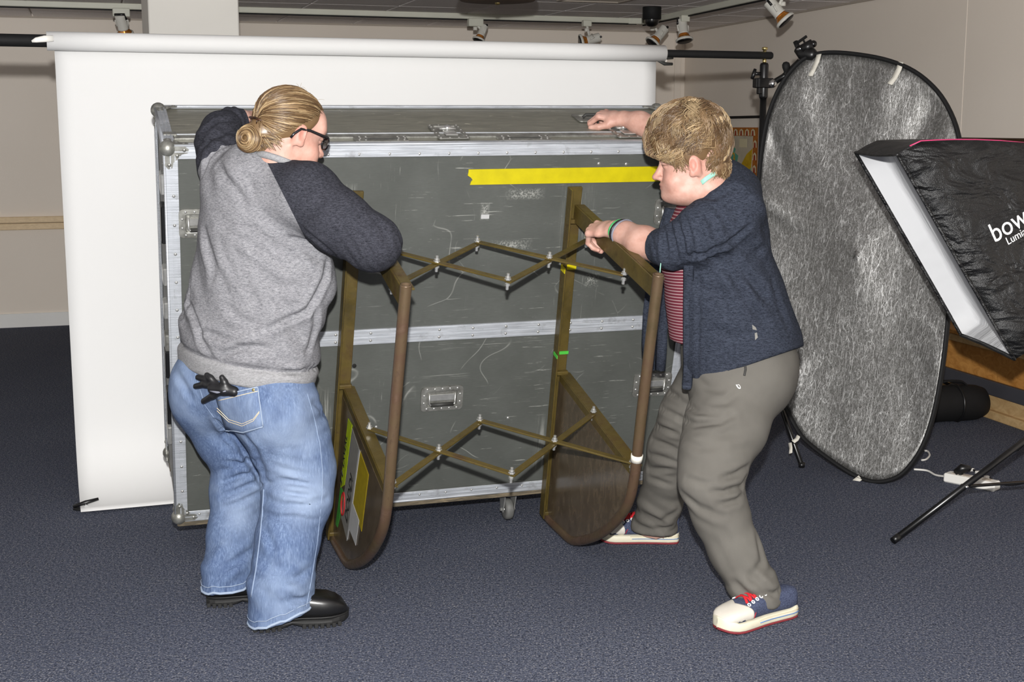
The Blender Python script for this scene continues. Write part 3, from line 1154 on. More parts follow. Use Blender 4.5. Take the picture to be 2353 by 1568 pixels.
# the near panel turns with the shell: take its local plane from three shell points
def panel(a, d):
    f = max(0.0, (d - 0.03)) / dep
    k = max(1 - 1.30 * max(0, d - .03) - .75 * max(0, d - .03) ** 2, .16)
    return sbp(a * k, -hy * k, d)
def hit_panel(u, v):
    d_ = ray(u, v)
    p0 = panel(-.05, .12); p1 = panel(.12, .12); p2 = panel(-.05, .24)
    nn = (p1 - p0).cross(p2 - p0).normalized()
    return _O + d_ * ((p0 - _O).dot(nn) / d_.dot(nn)), nn
la, nn = hit_panel(2272, 561)
lb, _ = hit_panel(2353, 514)
if nn.y > 0: nn = -nn
txd = (lb - la).normalized()
tyd = nn.cross(txd).normalized()
if tyd.z < 0: tyd = -tyd
wd = (lb - la).length
lettering('bowens', .094, frame_mtx(la + nn * .028, txd, tyd, nn), 'ink_white', sb)
lc, _ = hit_panel(2303, 566)
lettering('Lumiair Softbox', .038, frame_mtx(lc + nn * .028, txd, tyd, nn), 'ink_white', sb)

# its stand, mostly outside the frame
st = thing('light_stand', 'black tripod light stand under the softbox, one leg reaching left', 'light stand', (2.02, 5.05, 0))
foot = on_z(2052, 1243, 0.014)
l2p = at(2353, 1014, 4.95)
dleg = (l2p - foot)
ctr = Vector((foot.x + dleg.x * 1.6, foot.y + dleg.y * 1.6, 0))
hz = foot.z + dleg.z * 1.6
m = MB(); m.tube([ctr + Z * .12, ctr + Z * (fc.z + .1)], .014, 14); m.build('pole', 'black_metal', st)
tip = fc - fn * (dep + .15)
m = MB(); m.tube([ctr + Z * (fc.z + .05), tip], .014, 12); m.build('head_bracket', 'black_metal', st)
m = MB(); m.lathe([(0, -.05), (.026, -.05), (.028, .05), (0, .05)], ctr + Z * hz, Z, 16); m.build('hub', 'black_plastic', st)
m = MB(); m.lathe([(0, -.03), (.024, -.03), (.024, .03), (0, .03)], ctr + Z * .14, Z, 16); m.build('lower_hub', 'black_plastic', st)
d0 = Vector((foot.x - ctr.x, foot.y - ctr.y, 0))
for k in range(3):
    d = Matrix.Rotation(k * 2 * math.pi / 3, 3, 'Z') @ d0
    f_ = ctr + d + Z * .013
    m = MB(); m.tube([ctr + Z * hz, f_], .0125, 14); lg = m.build('leg', 'black_metal', st)
    m = MB(); m.tube([f_ + (ctr + Z * hz - f_).normalized() * .03, f_], .0138, 14); sub(m, 'rubber_foot', 'black_plastic', lg)
    jn = f_ + (ctr + Z * hz - f_) * .335
    m = MB(); m.bar(ctr + Z * .14, jn, .02, .008, Z, .002); br2 = m.build('brace', 'black_metal', st)
    m = MB(); m.lathe([(0, -.016), (.006, -.016), (.007, .016), (0, .018)], jn, Vector((d.y, -d.x, 0)), 10); sub(m, 'rivet', 'chrome', br2)

# ================================================================== FLOOR ODDS AND ENDS
# power strip
p0 = on_z(2166, 1108, 0.0); p1 = on_z(2284, 1132, 0.0)
dx = (p1 - p0).normalized(); dyv = Vector((-dx.y, dx.x, 0))
ps = thing('power_strip', 'white power strip lying on the carpet behind the stand leg', 'power strip', (p0 + p1) / 2)
L_ = (p1 - p0).length
m = MB(); m.obox((p0 + p1) / 2 + dyv * .03 + Z * .02, dx * (L_ / 2), dyv * .03, Z * .02, .006); bd = m.build('body', 'white_plastic', ps)
for k in range(4):
    m = MB(); m.obox(p0 + dx * (L_ * (.2 + .2 * k)) + dyv * .03 + Z * .041, dx * .017, dyv * .015, Z * .002, .001); so = sub(m, 'socket', 'trim_grey', bd)
m = MB(); m.tube([p0 + dx * .05 + dyv * .035 + Z * .042, p0 + dx * .07 + dyv * .035 + Z * .068, p0 + dx * .10 + dyv * .05 + Z * .07], [.022, .02, .010], 12); tag(m.build('black_plug', 'black_plastic'), 'black mains plug standing in the power strip', 'plug')
m = MB()
cp = [on_z(2100, 1079, .006), on_z(2130, 1082, .006), on_z(2150, 1092, .006), p0 + dyv * .03 + Z * .018]
m.tube(catmull(cp, 8, False), .0045, 8); tag(m.build('white_cable', 'white_plastic'), 'white cable running from the reflector to the power strip', 'cable')
m = MB()
cp = [on_z(2118, 1058, .006), on_z(2128, 1056, .006), on_z(2136, 1047, .006), on_z(2132, 1038, .006), on_z(2124, 1036, .006)]
m.tube(catmull(cp, 8, False), .0045, 8); tag(m.build('cable_loop', 'white_plastic'), 'short white cable loop peeking out behind the reflector', 'cable')
m = MB()
cp = [p0 + dx * .10 + dyv * .05 + Z * .07, on_z(2215, 1083, .03), on_z(2232, 1079, .03), on_z(2250, 1088, .02), on_z(2275, 1100, .006), on_z(2300, 1112, .006), on_z(2330, 1114, .006), on_z(2380, 1104, .006)]
m.tube(catmull(cp, 8, False), .0045, 8); bc = m.build('black_cable', 'black_plastic'); tag(bc, 'black cable curling from the plug out to the right', 'cable')
for q in ((2232, 1080, .028), (2247, 1086, .024), (2267, 1097, .012)):
    m = MB(); c = on_z(*q); m.obox(c, (.010, .003, 0), (-.002, .006, 0), (0, 0, .006), .001)
    o = m.build('label_tag', 'white_plastic', bc); o.data.transform(Matrix.Translation(-bc.location))

# timber plinth along the right wall
q0 = on_z(2275, 961, 0); q1 = on_z(2353, 983, 0)
pdir = WR
pl = thing('timber_plinth', 'long low wooden plinth with a dark band along the right wall', 'plinth', q0)
org = Vector((q0.x, q0.y, 0)) - WR * 1.6
ln = 2.5
zs = [(0, .045, 'plinth_wood_pale', .02), (.045, .125, 'plinth_wood_pale', 0), (.125, .20, 'plinth_band', .015), (.20, .36, 'plinth_wood', 0), (.36, .40, 'plinth_wood_pale', .02), (.40, .425, 'plinth_wood', .03)]
names = ['base_board', 'lower_panel', 'dark_band', 'front_panel', 'moulding', 'top_board']
for (z0_, z1_, mt_, out), nm in zip(zs, names):
    m = MB()
    dpt = 0.26
    m.obox(org + WR * (ln / 2) - NR * (dpt / 2) + NR * (out / 2) + Z * ((z0_ + z1_) / 2), WR * (ln / 2), NR * (dpt / 2 + out / 2), Z * ((z1_ - z0_) / 2), .004)
    m.build(nm, mt_, pl)
# striped board on the lower panel
for k in range(5):
    m = MB()
    c = org + WR * (1.02 + .09 * k) + NR * .006 + Z * .11
    m.obox(c, WR * .03 - Z * .004, NR * .004, Z * .006 + WR * .012); m.build('slat', 'black_matte', pl)

# dark bag on the floor in front of the plinth
bgc = on_z(2205, 966, 0)
t = thing('equipment_bag', 'dark cylindrical equipment bag lying in front of the wooden plinth', 'bag', bgc)
m = MB()
ax = (on_z(2272, 955, 0) - on_z(2160, 962, 0)).normalized()
Rb = .094
rows = []
c0 = Vector((bgc.x, bgc.y, Rb)) + NR * .09
for i in range(15):
    f = i / 14
    x_ = -.34 + .60 * f
    e = max(0, (f - .80) / .20); e2 = max(0, (.06 - f) / .06)
    r = Rb * math.sqrt(max(0.0005, 1 - e ** 2.2)) * math.sqrt(max(0.0005, 1 - e2 ** 2))
    row = []
    for j in range(24):
        a = 2 * math.pi * j / 24
        rr = r * (1 + .05 * noise.noise(Vector((f * 6, math.cos(a) * 1.5, math.sin(a) * 1.5))))
        row.append(c0 + ax * x_ + Vector((-ax.y, ax.x, 0)) * math.cos(a) * rr + Z * max(math.sin(a) * rr, -Rb + .002))
    rows.append(row)
m.strip(rows, True, True); m.build('body', 'black_matte', t)
m = MB(); m.tube(catmull([c0 + ax * -.05 + Z * Rb * .95, c0 + ax * .0 + Z * (Rb * 1.25) + NR * .02, c0 + ax * .08 + Z * (Rb * 1.22), c0 + ax * .12 + Z * Rb * .95], 5, False), .010, 8, flat=(.6, 1.4)); m.build('handle', 'black_matte', t)
m = MB(); m.tube([c0 + ax * .05 + Vector((-ax.y, ax.x, 0)) * Rb * math.cos(a) * 1.01 + Z * Rb * 1.02 * math.sin(a) for a in [math.pi * 2 * i / 20 for i in range(20)]], .005, 6, closed=True, flat=(1, 2)); m.build('strap', 'black_plastic', t)

# ================================================================== THINGS ON THE RIGHT WALL
def on_rwall(u, v, out=0.0):
    d = ray(u, v)
    c = CORNER + NR * out
    return _O + d * ((c - _O).dot(NR) / d.dot(NR))
# map
mt0 = on_rwall(1742, 293, .006); mt1 = on_rwall(1652, 292, .006)
mtop = mt0.z
xr = mt0; xl = mt1 + (mt1 - mt0) * .15
hmap = on_rwall(1735, 470, .006)
Hm = (mtop - hmap.z) * 1.25
mx_ = (xr - xl); mx_.z = 0
Wm = mx_.length; mx_.normalize()
t = thing('pictorial_map', 'colourful pictorial map with portrait border hanging on the right wall', 'map', xl - Z * Hm)
def mp_(a, b, o=0.0):
    return Vector((xl.x, xl.y, mtop)) + mx_ * a - Z * b + NR * (o)
def flatpoly(name, pts, mat, o):
    m = MB(); n_ = len(pts)
    A = [mp_(a * Wm, b * Hm, o) for a, b in pts]; B = [mp_(a * Wm, b * Hm, o - .0012) for a, b in pts]
    m.add(A + B, [tuple(range(n_)), tuple(range(2 * n_ - 1, n_ - 1, -1))] + [(i, (i + 1) % n_, (i + 1) % n_ + n_, i + n_) for i in range(n_)])
    return m.build(name, mat, t)
plain('map_paper', srgb(190, 180, 160), .8, 0, .2, .05, 9)
plain('map_orange', srgb(172, 104, 40), .8, 0, .2, .12, 30)
tm_ = NT('map_yellow'); v = tm_.tex(); a_ = tm_.noise(v, 14, 5, .7); b_ = tm_.noise(v, 60, 3, .7)
c_ = tm_.ramp(a_, [(.3, srgb(176, 140, 20)), (.7, srgb(206, 170, 40))]); c_ = tm_.mix(tm_.ramp(b_, [(.62, BLK), (.7, (.7, .7, .7, 1))]), c_, srgb(120, 76, 30)); tm_.set(c_, .8, 0, .2)
plain('map_teal', srgb(92, 156, 136), .8, 0, .2, .06, 9)
plain('map_red', srgb(150, 62, 40), .8, 0, .2, .1, 30)
flatpoly('sheet', [(0, 0), (1, 0), (1, 1), (0, 1)], 'map_orange', .0)
flatpoly('field', [(.05, .09), (.90, .09), (.90, .93), (.05, .93)], 'map_paper', .0015)
flatpoly('land', [(.05, .22), (.38, .20), (.50, .27), (.60, .42), (.66, .40), (.78, .28), (.90, .22), (.88, .45), (.78, .62), (.72, .85), (.55, .90), (.05, .90)], 'map_yellow', .003)
flatpoly('lake', [(.40, .24), (.48, .20), (.54, .23), (.52, .27), (.45, .27)], 'map_teal', .0045)
flatpoly('lake', [(.52, .27), (.60, .30), (.58, .36), (.54, .40), (.53, .33)], 'map_teal', .0045)
flatpoly('lake', [(.44, .29), (.50, .29), (.48, .40), (.44, .44)], 'map_teal', .0045)
flatpoly('sea', [(.80, .48), (.88, .42), (.90, .70), (.86, .93), (.68, .93), (.72, .75)], 'map_teal', .0045)
flatpoly('key_box', [(.62, .12), (.78, .12), (.78, .21), (.62, .21)], 'cream_mat', .0045)
for k in range(7):
    a0 = .10 + k * .125
    flatpoly('portrait', [(a0, .085), (a0 + .015, .03), (a0 + .05, .015), (a0 + .085, .03), (a0 + .10, .085)], 'cream_mat', .003)
    flatpoly('portrait_head', [(a0 + .03, .085), (a0 + .035, .04), (a0 + .05, .03), (a0 + .065, .04), (a0 + .07, .085)], 'map_red', .0045)
for k in range(6):
    b0 = .13 + k * .13
    flatpoly('portrait', [(.91, b0 + .08), (.92, b0 + .02), (.95, b0), (.98, b0 + .02), (.985, b0 + .08)], 'cream_mat', .003)
    flatpoly('portrait_head', [(.93, b0 + .08), (.935, b0 + .035), (.95, b0 + .02), (.965, b0 + .035), (.97, b0 + .08)], 'map_red', .0045)
# thin black rail above the map
a0 = on_rwall(1640, 271, .02); a1 = on_rwall(1760, 268, .02)
m = MB(); m.bar(a0, a1, .014, .02, Z, .002); tag(m.build('hanging_rail', 'black_matte'), 'thin black hanging rail on the wall above the map', 'rail')
# framed picture, mostly hidden by softbox
ft0 = on_rwall(2215, 316, .02); ft1 = on_rwall(2353, 309, .02)
zt = ft0.z
fr = Vector((ft0.x, ft0.y, zt)) - WR * .35
Wf = (Vector((on_rwall(2350, 420, .02).x, on_rwall(2350, 420, .02).y, 0)) - Vector((fr.x, fr.y, 0))).length + .02
Hf = .62
t = thing('framed_picture', 'dark framed picture with cream mat on the right wall behind the softbox', 'picture', fr - Z * Hf)
def fb(a, b, o):
    return fr + WR * a - Z * b + NR * o
m = MB(); m.obox(fb(Wf / 2, .02, 0), WR * Wf / 2, NR * .018, Z * .02, .004); m.build('frame_rail', 'frame_wood', t)
m = MB(); m.obox(fb(Wf / 2, Hf - .02, 0), WR * Wf / 2, NR * .018, Z * .02, .004); m.build('frame_rail', 'frame_wood', t)
m = MB(); m.obox(fb(Wf - .02, Hf / 2, 0), WR * .02, NR * .018, Z * (Hf / 2 - .04), .004); m.build('frame_stile', 'frame_wood', t)
m = MB(); m.obox(fb(.02, Hf / 2, 0), WR * .02, NR * .018, Z * (Hf / 2 - .04), .004); m.build('frame_stile', 'frame_wood', t)
m = MB(); m.obox(fb(Wf / 2, Hf / 2, -.008), WR * (Wf / 2 - .03), NR * .004, Z * (Hf / 2 - .03)); m.build('mat_board', 'cream_mat', t)

# ================================================================== FLIGHT CASE (tipped forward)
CO = Vector((-1.18537, 4.50499, 0.14407))
YAW, TILT, CROLL = 0.3073, 0.2603, 0.0041
_l = Vector((math.cos(YAW), math.sin(YAW), 0)); _n = Vector((-math.sin(YAW), math.cos(YAW), 0))
_up = Z * math.cos(TILT) - _n * math.sin(TILT)
CB = _n * math.cos(TILT) + Z * math.sin(TILT)
CL = _l * math.cos(CROLL) + _up * math.sin(CROLL)
CU = -_l * math.sin(CROLL) + _up * math.cos(CROLL)
CM = frame_mtx(CO, CL, CB, CU)
CMI = CM.inverted()
HC, LC, DC = 1.3608, 1.8837, 0.499


def c_front(u, v, w=0.0):
    """case coordinates (x along, y back, z up) of the point seen at (u, v) on the plane y = w"""
    d = CMI.to_3x3() @ ray(u, v); o = CMI @ _O
    return o + d * ((w - o.y) / d.y)


def c_top(u, v, t_=HC):
    d = CMI.to_3x3() @ ray(u, v); o = CMI @ _O
    return o + d * ((t_ - o.z) / d.z)


def c_side(u, v, s_):
    d = CMI.to_3x3() @ ray(u, v); o = CMI @ _O
    return o + d * ((s_ - o.x) / d.x)


case = thing('flight_case', 'big scuffed grey flight case on casters being tipped by two people', 'flight case', mat=CM)
SEAM = 0.135
ZM = 0.6746
# carcass panels
m = MB(); m.box(.012, LC - .012, .004, .02, .012, ZM); m.build('front_panel', 'case_panel', case)
m = MB(); m.box(.012, LC - .012, .004, .02, ZM, HC - .01); m.build('front_panel', 'case_panel', case)
m = MB(); m.box(.012, LC - .012, SEAM, DC - .01, HC - .02, HC - .004); m.build('top_panel', 'case_lid_panel', case)
m = MB(); m.box(.012, LC - .012, .01, SEAM, HC - .02, HC - .006); m.build('lid_top_strip', 'case_lid_panel', case)
m = MB(); m.box(.004, .02, .01, DC - .01, .012, HC - .012); m.build('side_panel', 'case_panel', case)
m = MB(); m.box(LC - .02, LC - .004, .01, DC - .01, .012, HC - .012); m.build('side_panel', 'case_panel', case)
m = MB(); m.box(.012, LC - .012, DC - .02, DC - .004, .012, HC - .012); m.build('back_panel', 'case_panel', case)
m = MB(); m.box(.01, LC - .01, .012, DC - .01, .004, .02); m.build('bottom_panel', 'case_panel', case)


def angle(a, b, d1, d2, w1, w2, name='edge_rail', th=.003):
    """L-shaped aluminium extrusion along a->b, legs along d1 (w1 wide) and d2 (w2 wide), with a rib"""
    a, b, d1, d2 = map(Vector, (a, b, d1, d2))
    m = MB()
    c = (a + b) / 2; h = (b - a) / 2
    o1 = -d2 * th; o2 = -d1 * th
    m.obox(c + d1 * w1 / 2 - d2 * th / 2, h, d1 * w1 / 2, d2 * th / 2, .001)
    m.obox(c + d2 * w2 / 2 - d1 * th / 2, h, d2 * w2 / 2, d1 * th / 2, .001)
    m.obox(c + d1 * w1 * .42 - d2 * (th + .001), h, d1 * .0016, d2 * .0016)
    m.obox(c + d1 * w1 * .78 - d2 * (th + .001), h, d1 * .0016, d2 * .0016)
    m.tube([a - d1 * .001 - d2 * .001, b - d1 * .001 - d2 * .001], .0045, 8)
    return m.build(name, 'aluminium', case)


X_, Y_, Zc = Vector((1, 0, 0)), Vector((0, 1, 0)), Vector((0, 0, 1))
angle((0.03, 0, HC), (LC - .03, 0, HC), -Zc, Y_, .042, .026)
angle((0.03, 0, 0), (LC - .03, 0, 0), Zc, Y_, .036, .03)
angle((0, 0, .03), (0, 0, HC - .03), X_, Y_, .040, .036)
angle((LC, 0, .03), (LC, 0, HC - .03), -X_, Y_, .040, .036)
angle((0.03, DC, HC), (LC - .03, DC, HC), -Y_, -Zc, .016, .036)
angle((0, .03, HC), (0, DC - .03, HC), X_, -Zc, .034, .036)
angle((LC, .03, HC), (LC, DC - .03, HC), -X_, -Zc, .034, .036)
angle((0, DC, .03), (0, DC, HC - .03), X_, -Y_, .036, .036)
angle((LC, DC, .03), (LC, DC, HC - .03), -X_, -Y_, .036, .036)
# the double extrusion across the middle of the front
for z0, z1 in ((ZM - .001, ZM + .027), (ZM - .029, ZM - .001)):
    m = MB()
    m.box(.041, LC - .041, -.003, .006, z0, z1, .001)
    for f in (.2, .8):
        zz = z0 + (z1 - z0) * f
        m.box(.041, LC - .041, -.0045, -.002, zz - .0014, zz + .0014)
    m.build('middle_rail', 'aluminium', case)
# skid boards under the case
m = MB(); m.box(.004, LC - .004, .0, .09, -.026, 0, .003); m.build('skid_board', 'skid_wood', case)
m = MB(); m.box(.004, LC - .004, DC - .1, DC - .01, -.026, 0, .003); m.build('skid_board', 'skid_wood', case)

# rivets: tiny, one joined part per rail
def rivet_run(pts, axis, r=.0048):
    m = MB()
    for p in pts:
        m.lathe([(r, 0), (r * .85, .0016), (r * .4, .0028), (0, .003)], p, axis, 8)
    o = m.build('rivets', 'zinc', case)
    o['kind'] = 'stuff'
    return o


rivet_run([(.11 + .1012 * i, -.003, HC - .032) for i in range(18)], -Y_, .0055)
rivet_run([(.08 + .1 * i, -.003, .022) for i in range(18)], -Y_)
rivet_run([(.024, -.003, .12 + .098 * i) for i in range(12)], -Y_, .0055)
rivet_run([(.06 + .123 * i, -.003, ZM + .013) for i in range(15)], -Y_, .0055)
rivet_run([(.06 + .123 * i, -.003, ZM - .015) for i in range(15)], -Y_, .0055)
rivet_run([(.07 + .093 * i, .012, HC + .001) for i in range(19)], Zc, .004)
rivet_run([(.07 + .155 * i, DC - .008, HC + .002) for i in range(12)], Zc, .004)
rivet_run([(.02, .05 + .08 * i, HC + .001) for i in range(6)], Zc, .004)
rv_ = [c_front(*q) for q in ((1377, 377), (1440, 378), (865, 983), (1168, 962), (560, 1040))]
rivet_run([(p.x, .004, p.z) for p in rv_], -Y_, .006)

# top of the lid: aluminium band, its dark inlays, hinge plates
m = MB()
m.box(.036, LC - .036, .092, SEAM + .012, HC - .006, HC + .001, .001)
m.box(.036, LC - .036, .026, .040, HC - .006, HC + .000, .001)
m.build('lid_band', 'steel_plate', case)
m = MB(); m.box(.036, LC - .036, SEAM - .004, SEAM - .001, HC - .004, HC + .003); m.build('lid_seam', 'aluminium', case)
hx0 = [(.612, .792), (1.107, 1.296)]
for a, b in hx0 + [(.12, .30)]:
    m = MB(); m.box(a, b, .038, .094, HC - .006, HC + .0015, .001)
    pl_ = m.build('hinge_plate', 'steel_plate', case)
    m = MB()
    for q in (.08, .2, .8, .92):
        for y in (.05, .07, .088):
            m.lathe([(.004, 0), (.003, .002), (0, .0025)], (a + (b - a) * q + (.006 if y > .06 else 0), y, HC + .0015), Zc, 8)
    o = sub(m, 'rivets', 'zinc', pl_); o['kind'] = 'stuff'
    m = MB(); m.box(a + .035, b - .035, .060, .063, HC + .001, HC + .004); sub(m, 'hinge_pin', 'rubber_dark', pl_)


def rounded(w, h, r, n=4):
    P = []
    for cx_, cy_, a0 in ((w - r, h - r, 0), (-w + r, h - r, 90), (-w + r, -h + r, 180), (w - r, -h + r, 270)):
        for i in range(n + 1):
            a = math.radians(a0 + 90 * i / n)
            P.append((cx_ + r * math.cos(a), cy_ + r * math.sin(a)))
    return P


def ringplate(m, org, ux, uy, w, h, r, wi, hi, ri, th):
    org, ux, uy = Vector(org), Vector(ux), Vector(uy)
    n = ux.cross(uy)
    A = rounded(w, h, r); B = rounded(wi, hi, ri)
    k = len(A)
    top = [org + ux * a + uy * b + n * th for a, b in A]
    lip = [org + ux * (a * .93 + c * .07) + uy * (b * .93 + d * .07) + n * th for (a, b), (c, d) in zip(A, B)]
    tin = [org + ux * a * 1.06 + uy * b * 1.06 + n * (th + .001) for a, b in B]
    inn = [org + ux * a + uy * b + n * (th + .0005) for a, b in B]
    low = [org + ux * a * .97 + uy * b * .97 + n * (th * .2) for a, b in B]
    bot = [org + ux * a + uy * b for a, b in A]
    rows = [bot, top, tin, inn, low]
    m.strip(rows, False, True)
    m.add([org + ux * a * .97 + uy * b * .97 + n * (th * .2) for a, b in B], [tuple(range(k))])


def handle(x, z):
    """sprung case handle in a riveted dish on the front"""
    m = MB(); ringplate(m, (x, .004, z), X_, Zc, .078, .048, .014, .056, .030, .006, .007)
    d = m.build('handle_dish', 'steel_plate', case)
    m = MB()
    for i in range(5):
        for zz in (-.039, .039):
            m.lathe([(.005, 0), (.004, .002), (0, .003)], (x - .056 + .028 * i, -.003, z + zz), -Y_, 8)
    for zz in (-.015, .015):
        for xx in (-.067, .067):
            m.lathe([(.005, 0), (.004, .002), (0, .003)], (x + xx, -.003, z + zz), -Y_, 8)
    o = sub(m, 'rivets', 'zinc', d); o['kind'] = 'stuff'
    m = MB(); m.tube([(x - .048, -.004, z + .022), (x - .048, -.007, z - .016), (x - .044, -.008, z - .021), (x + .044, -.008, z - .021), (x + .048, -.007, z - .016), (x + .048, -.004, z + .022)], .0035, 8); sub(m, 'bail', 'zinc', d)
    m = MB(); m.tube([(x - .042, -.008, z - .021), (x + .042, -.008, z - .021)], .0072, 12); sub(m, 'grip', 'rubber_dark', d)
    m = MB(); m.box(x - .045, x + .045, -.003, .0, z - .008, z + .017, .001); sub(m, 'flap', 'zinc', d)


for x, z in ((.1145, .415), (.945, .415), (1.770, .413), (.115, 1.105), (1.770, 1.105)):
    handle(x, z)


def butterfly_latch(x0, x1, y0, y1):
    cx_, cy_ = (x0 + x1) / 2, (y0 + y1) / 2
    w, h = (x1 - x0) / 2, (y1 - y0) / 2
    m = MB(); ringplate(m, (cx_, cy_, HC), X_, Y_, w, h, .008, w - .016, h - .016, .004, .004)
    d = m.build('butterfly_latch', 'steel_plate', case)
    m = MB()
    for i in range(4):
        for yy in (y0 + .007, y1 - .007):
            m.lathe([(.0042, 0), (.003, .002), (0, .003)], (x0 + .008 + (x1 - x0 - .016) * i / 3, yy, HC + .004), Zc, 8)
        for xx in (x0 + .007, x1 - .007):
            m.lathe([(.0042, 0), (.003, .002), (0, .003)], (xx, y0 + .03 + (y1 - y0 - .06) * i / 3, HC + .004), Zc, 8)
    o = sub(m, 'rivets', 'zinc', d); o['kind'] = 'stuff'
    m = MB(); m.tube([(cx_ - .030, cy_ + .02, HC + .009), (cx_ - .012, cy_ + .022, HC + .010), (cx_ + .012, cy_ + .022, HC + .010), (cx_ + .030, cy_ + .02, HC + .009)], [.010, .015, .015, .010], 10, flat=(.35, 1), twist_up=(0, 0, 1)); sub(m, 'wing', 'zinc', d)
    m = MB(); m.lathe([(.012, 0), (.012, .012), (.009, .015), (0, .016)], (cx_, cy_ + .02, HC + .004), Zc, 14); sub(m, 'boss', 'chrome', d)
    m = MB(); m.box(cx_ - .022, cx_ + .022, cy_ - .05, cy_ + .005, HC + .002, HC + .007, .002); sub(m, 'tongue', 'zinc', d)


butterfly_latch(.898, 1.008, .056, .228)
butterfly_latch(1.548, 1.662, .056, .228)
butterfly_latch(.248, .360, .056, .228)
# recessed handle dish in the top that the right-hand person holds
m = MB(); ringplate(m, (1.565, .325, HC), X_, Y_, .085, .052, .012, .064, .034, .006, .004); hd_ = m.build('top_handle_dish', 'steel_plate', case)
m = MB(); m.tube([(1.51, .325, HC + .004), (1.52, .325, HC + .014), (1.61, .325, HC + .014), (1.62, .325, HC + .004)], .006, 8); sub(m, 'bail', 'rubber_dark', hd_)

# ball corners
def ball_corner(p, dx, dy, dz):
    p = Vector(p); dx, dy, dz = Vector(dx), Vector(dy), Vector(dz)
    m = MB()
    m.sphere(p + (dx + dy + dz) * .010, .0265, 18)
    for a, b, n in ((dx, dz, -dy), (dx, dy, -dz), (dy, dz, -dx)):
        poly = [(0, 0), (.062, 0), (.074, .010), (.070, .022), (.052, .026), (.040, .040), (.026, .052), (.022, .070), (.010, .074), (0, .062)]
        A = [p + a * q[0] + b * q[1] + n * .0055 for q in poly]
        B = [p + a * q[0] + b * q[1] + n * .002 for q in poly]
        k = len(poly)
        m.add(A + B, [tuple(range(k)), tuple(range(2 * k - 1, k - 1, -1))] + [(i, (i + 1) % k, (i + 1) % k + k, i + k) for i in range(k)])
        for q in ((.060, .012), (.013, .060), (.038, .030)):
            m.lathe([(.0065, 0), (.005, .002), (0, .003)], p + a * q[0] + b * q[1] + n * .0055, n, 8)
    return m.build('ball_corner', 'steel_plate', case)


for x, dx in ((0, X_), (LC, -X_)):
    for y, dy in ((0, Y_), (DC, -Y_)):
        for z, dz in ((0, Zc), (HC, -Zc)):
            ball_corner((x, y, z), dx, dy, dz)
# hardware standing proud of the left side (seen edge on)
for z0, z1, y, mt_ in ((1.00, 1.13, .1, 'black_plastic'), (.62, .68, .08, 'steel_plate'), (.50, .60, .12, 'black_plastic'), (.33, .46, .1, 'black_plastic'), (.24, .31, .12, 'zinc'), (1.18, 1.25, .06, 'zinc'), (.86, .92, .08, 'zinc'), (.73, .79, .1, 'zinc')):
    m = MB(); m.box(-.013, .004, y, y + .06, z0, z1, .004); m.build('side_fitting', mt_, case)
# front-left corner lid hinge details on top
m = MB(); m.box(.004, .046, .118, .152, HC, HC + .006, .002); m.build('corner_bracket', 'steel_plate', case)
m = MB(); m.box(LC - .046, LC - .004, .118, .152, HC, HC + .006, .002); m.build('corner_bracket', 'steel_plate', case)
# yellow tape on the front
m = MB()
tp = []
x0, x1 = .992, LC - .06
edge = [(1.271, 0.0), (1.262, .0), (1.250, -.002), (1.242, .010), (1.234, .016), (1.228, .011), (1.217, .008)]
top = 1.2725; bot = 1.2175
poly = [(x1, bot), (x1, top)] + [(x0 + e, z) for z, e in edge]
k = len(poly)
A = [(a, .0005, b) for a, b in poly]; B = [(a, .004, b) for a, b in poly]
m.add(A + B, [tuple(range(k))[::-1], tuple(range(k, 2 * k))] + [(i, i + k, (i + 1) % k + k, (i + 1) % k) for i in range(k)])
o = m.build('yellow_tape', 'yellow_band', case)
o['label'] = 'strip of yellow tape'
# bare patch stickers on the front panel
def patch(u0, v0, u1, v1, mat):
    a = c_front(u0, v0); b = c_front(u1, v1)
    m = MB(); m.box(a.x, b.x, .001, .004, b.z, a.z); m.build('sticker_residue', mat, case)
patch(1106, 494, 1124, 503, 'label_white')


def caster(x, y):
    t_ = case
    m = MB(); m.box(x - .045, x + .045, y - .04, y + .04, -.034, -.026, .003); pl_ = m.build('caster_plate', 'zinc', case)
    m = MB(); m.lathe([(.03, -.034), (.03, -.046), (.02, -.05), (0, -.05)], (x, y, 0), Zc, 16); sub(m, 'swivel', 'zinc', pl_)
    ax_ = Vector((1, .02, 0)).normalized()          # axle
    fw = Vector((-ax_.y, ax_.x, 0))
    for s_ in (-1, 1):
        m = MB()
        c = Vector((x, y, 0)) + ax_ * s_ * .022
        m.prism([(-.032, -.046), (.032, -.046), (.030, -.062), (.018 - .012, -.118), (-.022, -.118)], c, fw, Zc, .004)
        sub(m, 'fork', 'zinc', pl_)
    cw_ = Vector((x, y, -.112)) - fw * .008
    m = MB(); m.lathe([(0, -.013), (.02, -.015), (.034, -.016), (.040, -.011), (.0415, 0), (.040, .011), (.034, .016), (.02, .015), (0, .013)], cw_, ax_, 26); sub(m, 'wheel', 'rubber_grey', pl_)
    m = MB(); m.tube([cw_ - ax_ * .030, cw_ + ax_ * .030], .006, 10); sub(m, 'axle_bolt', 'zinc', pl_)


for x in (1.25, .634):
    caster(x, .062)
for x in (.12, LC - .12):
    caster(x, DC - .08)

# ================================================================== TILTING CRADLE
cr = thing('tilting_cradle', 'olive brown steel tilting cradle with curved runners standing against the case', 'tilting cradle', mat=CM)
PW = -.006


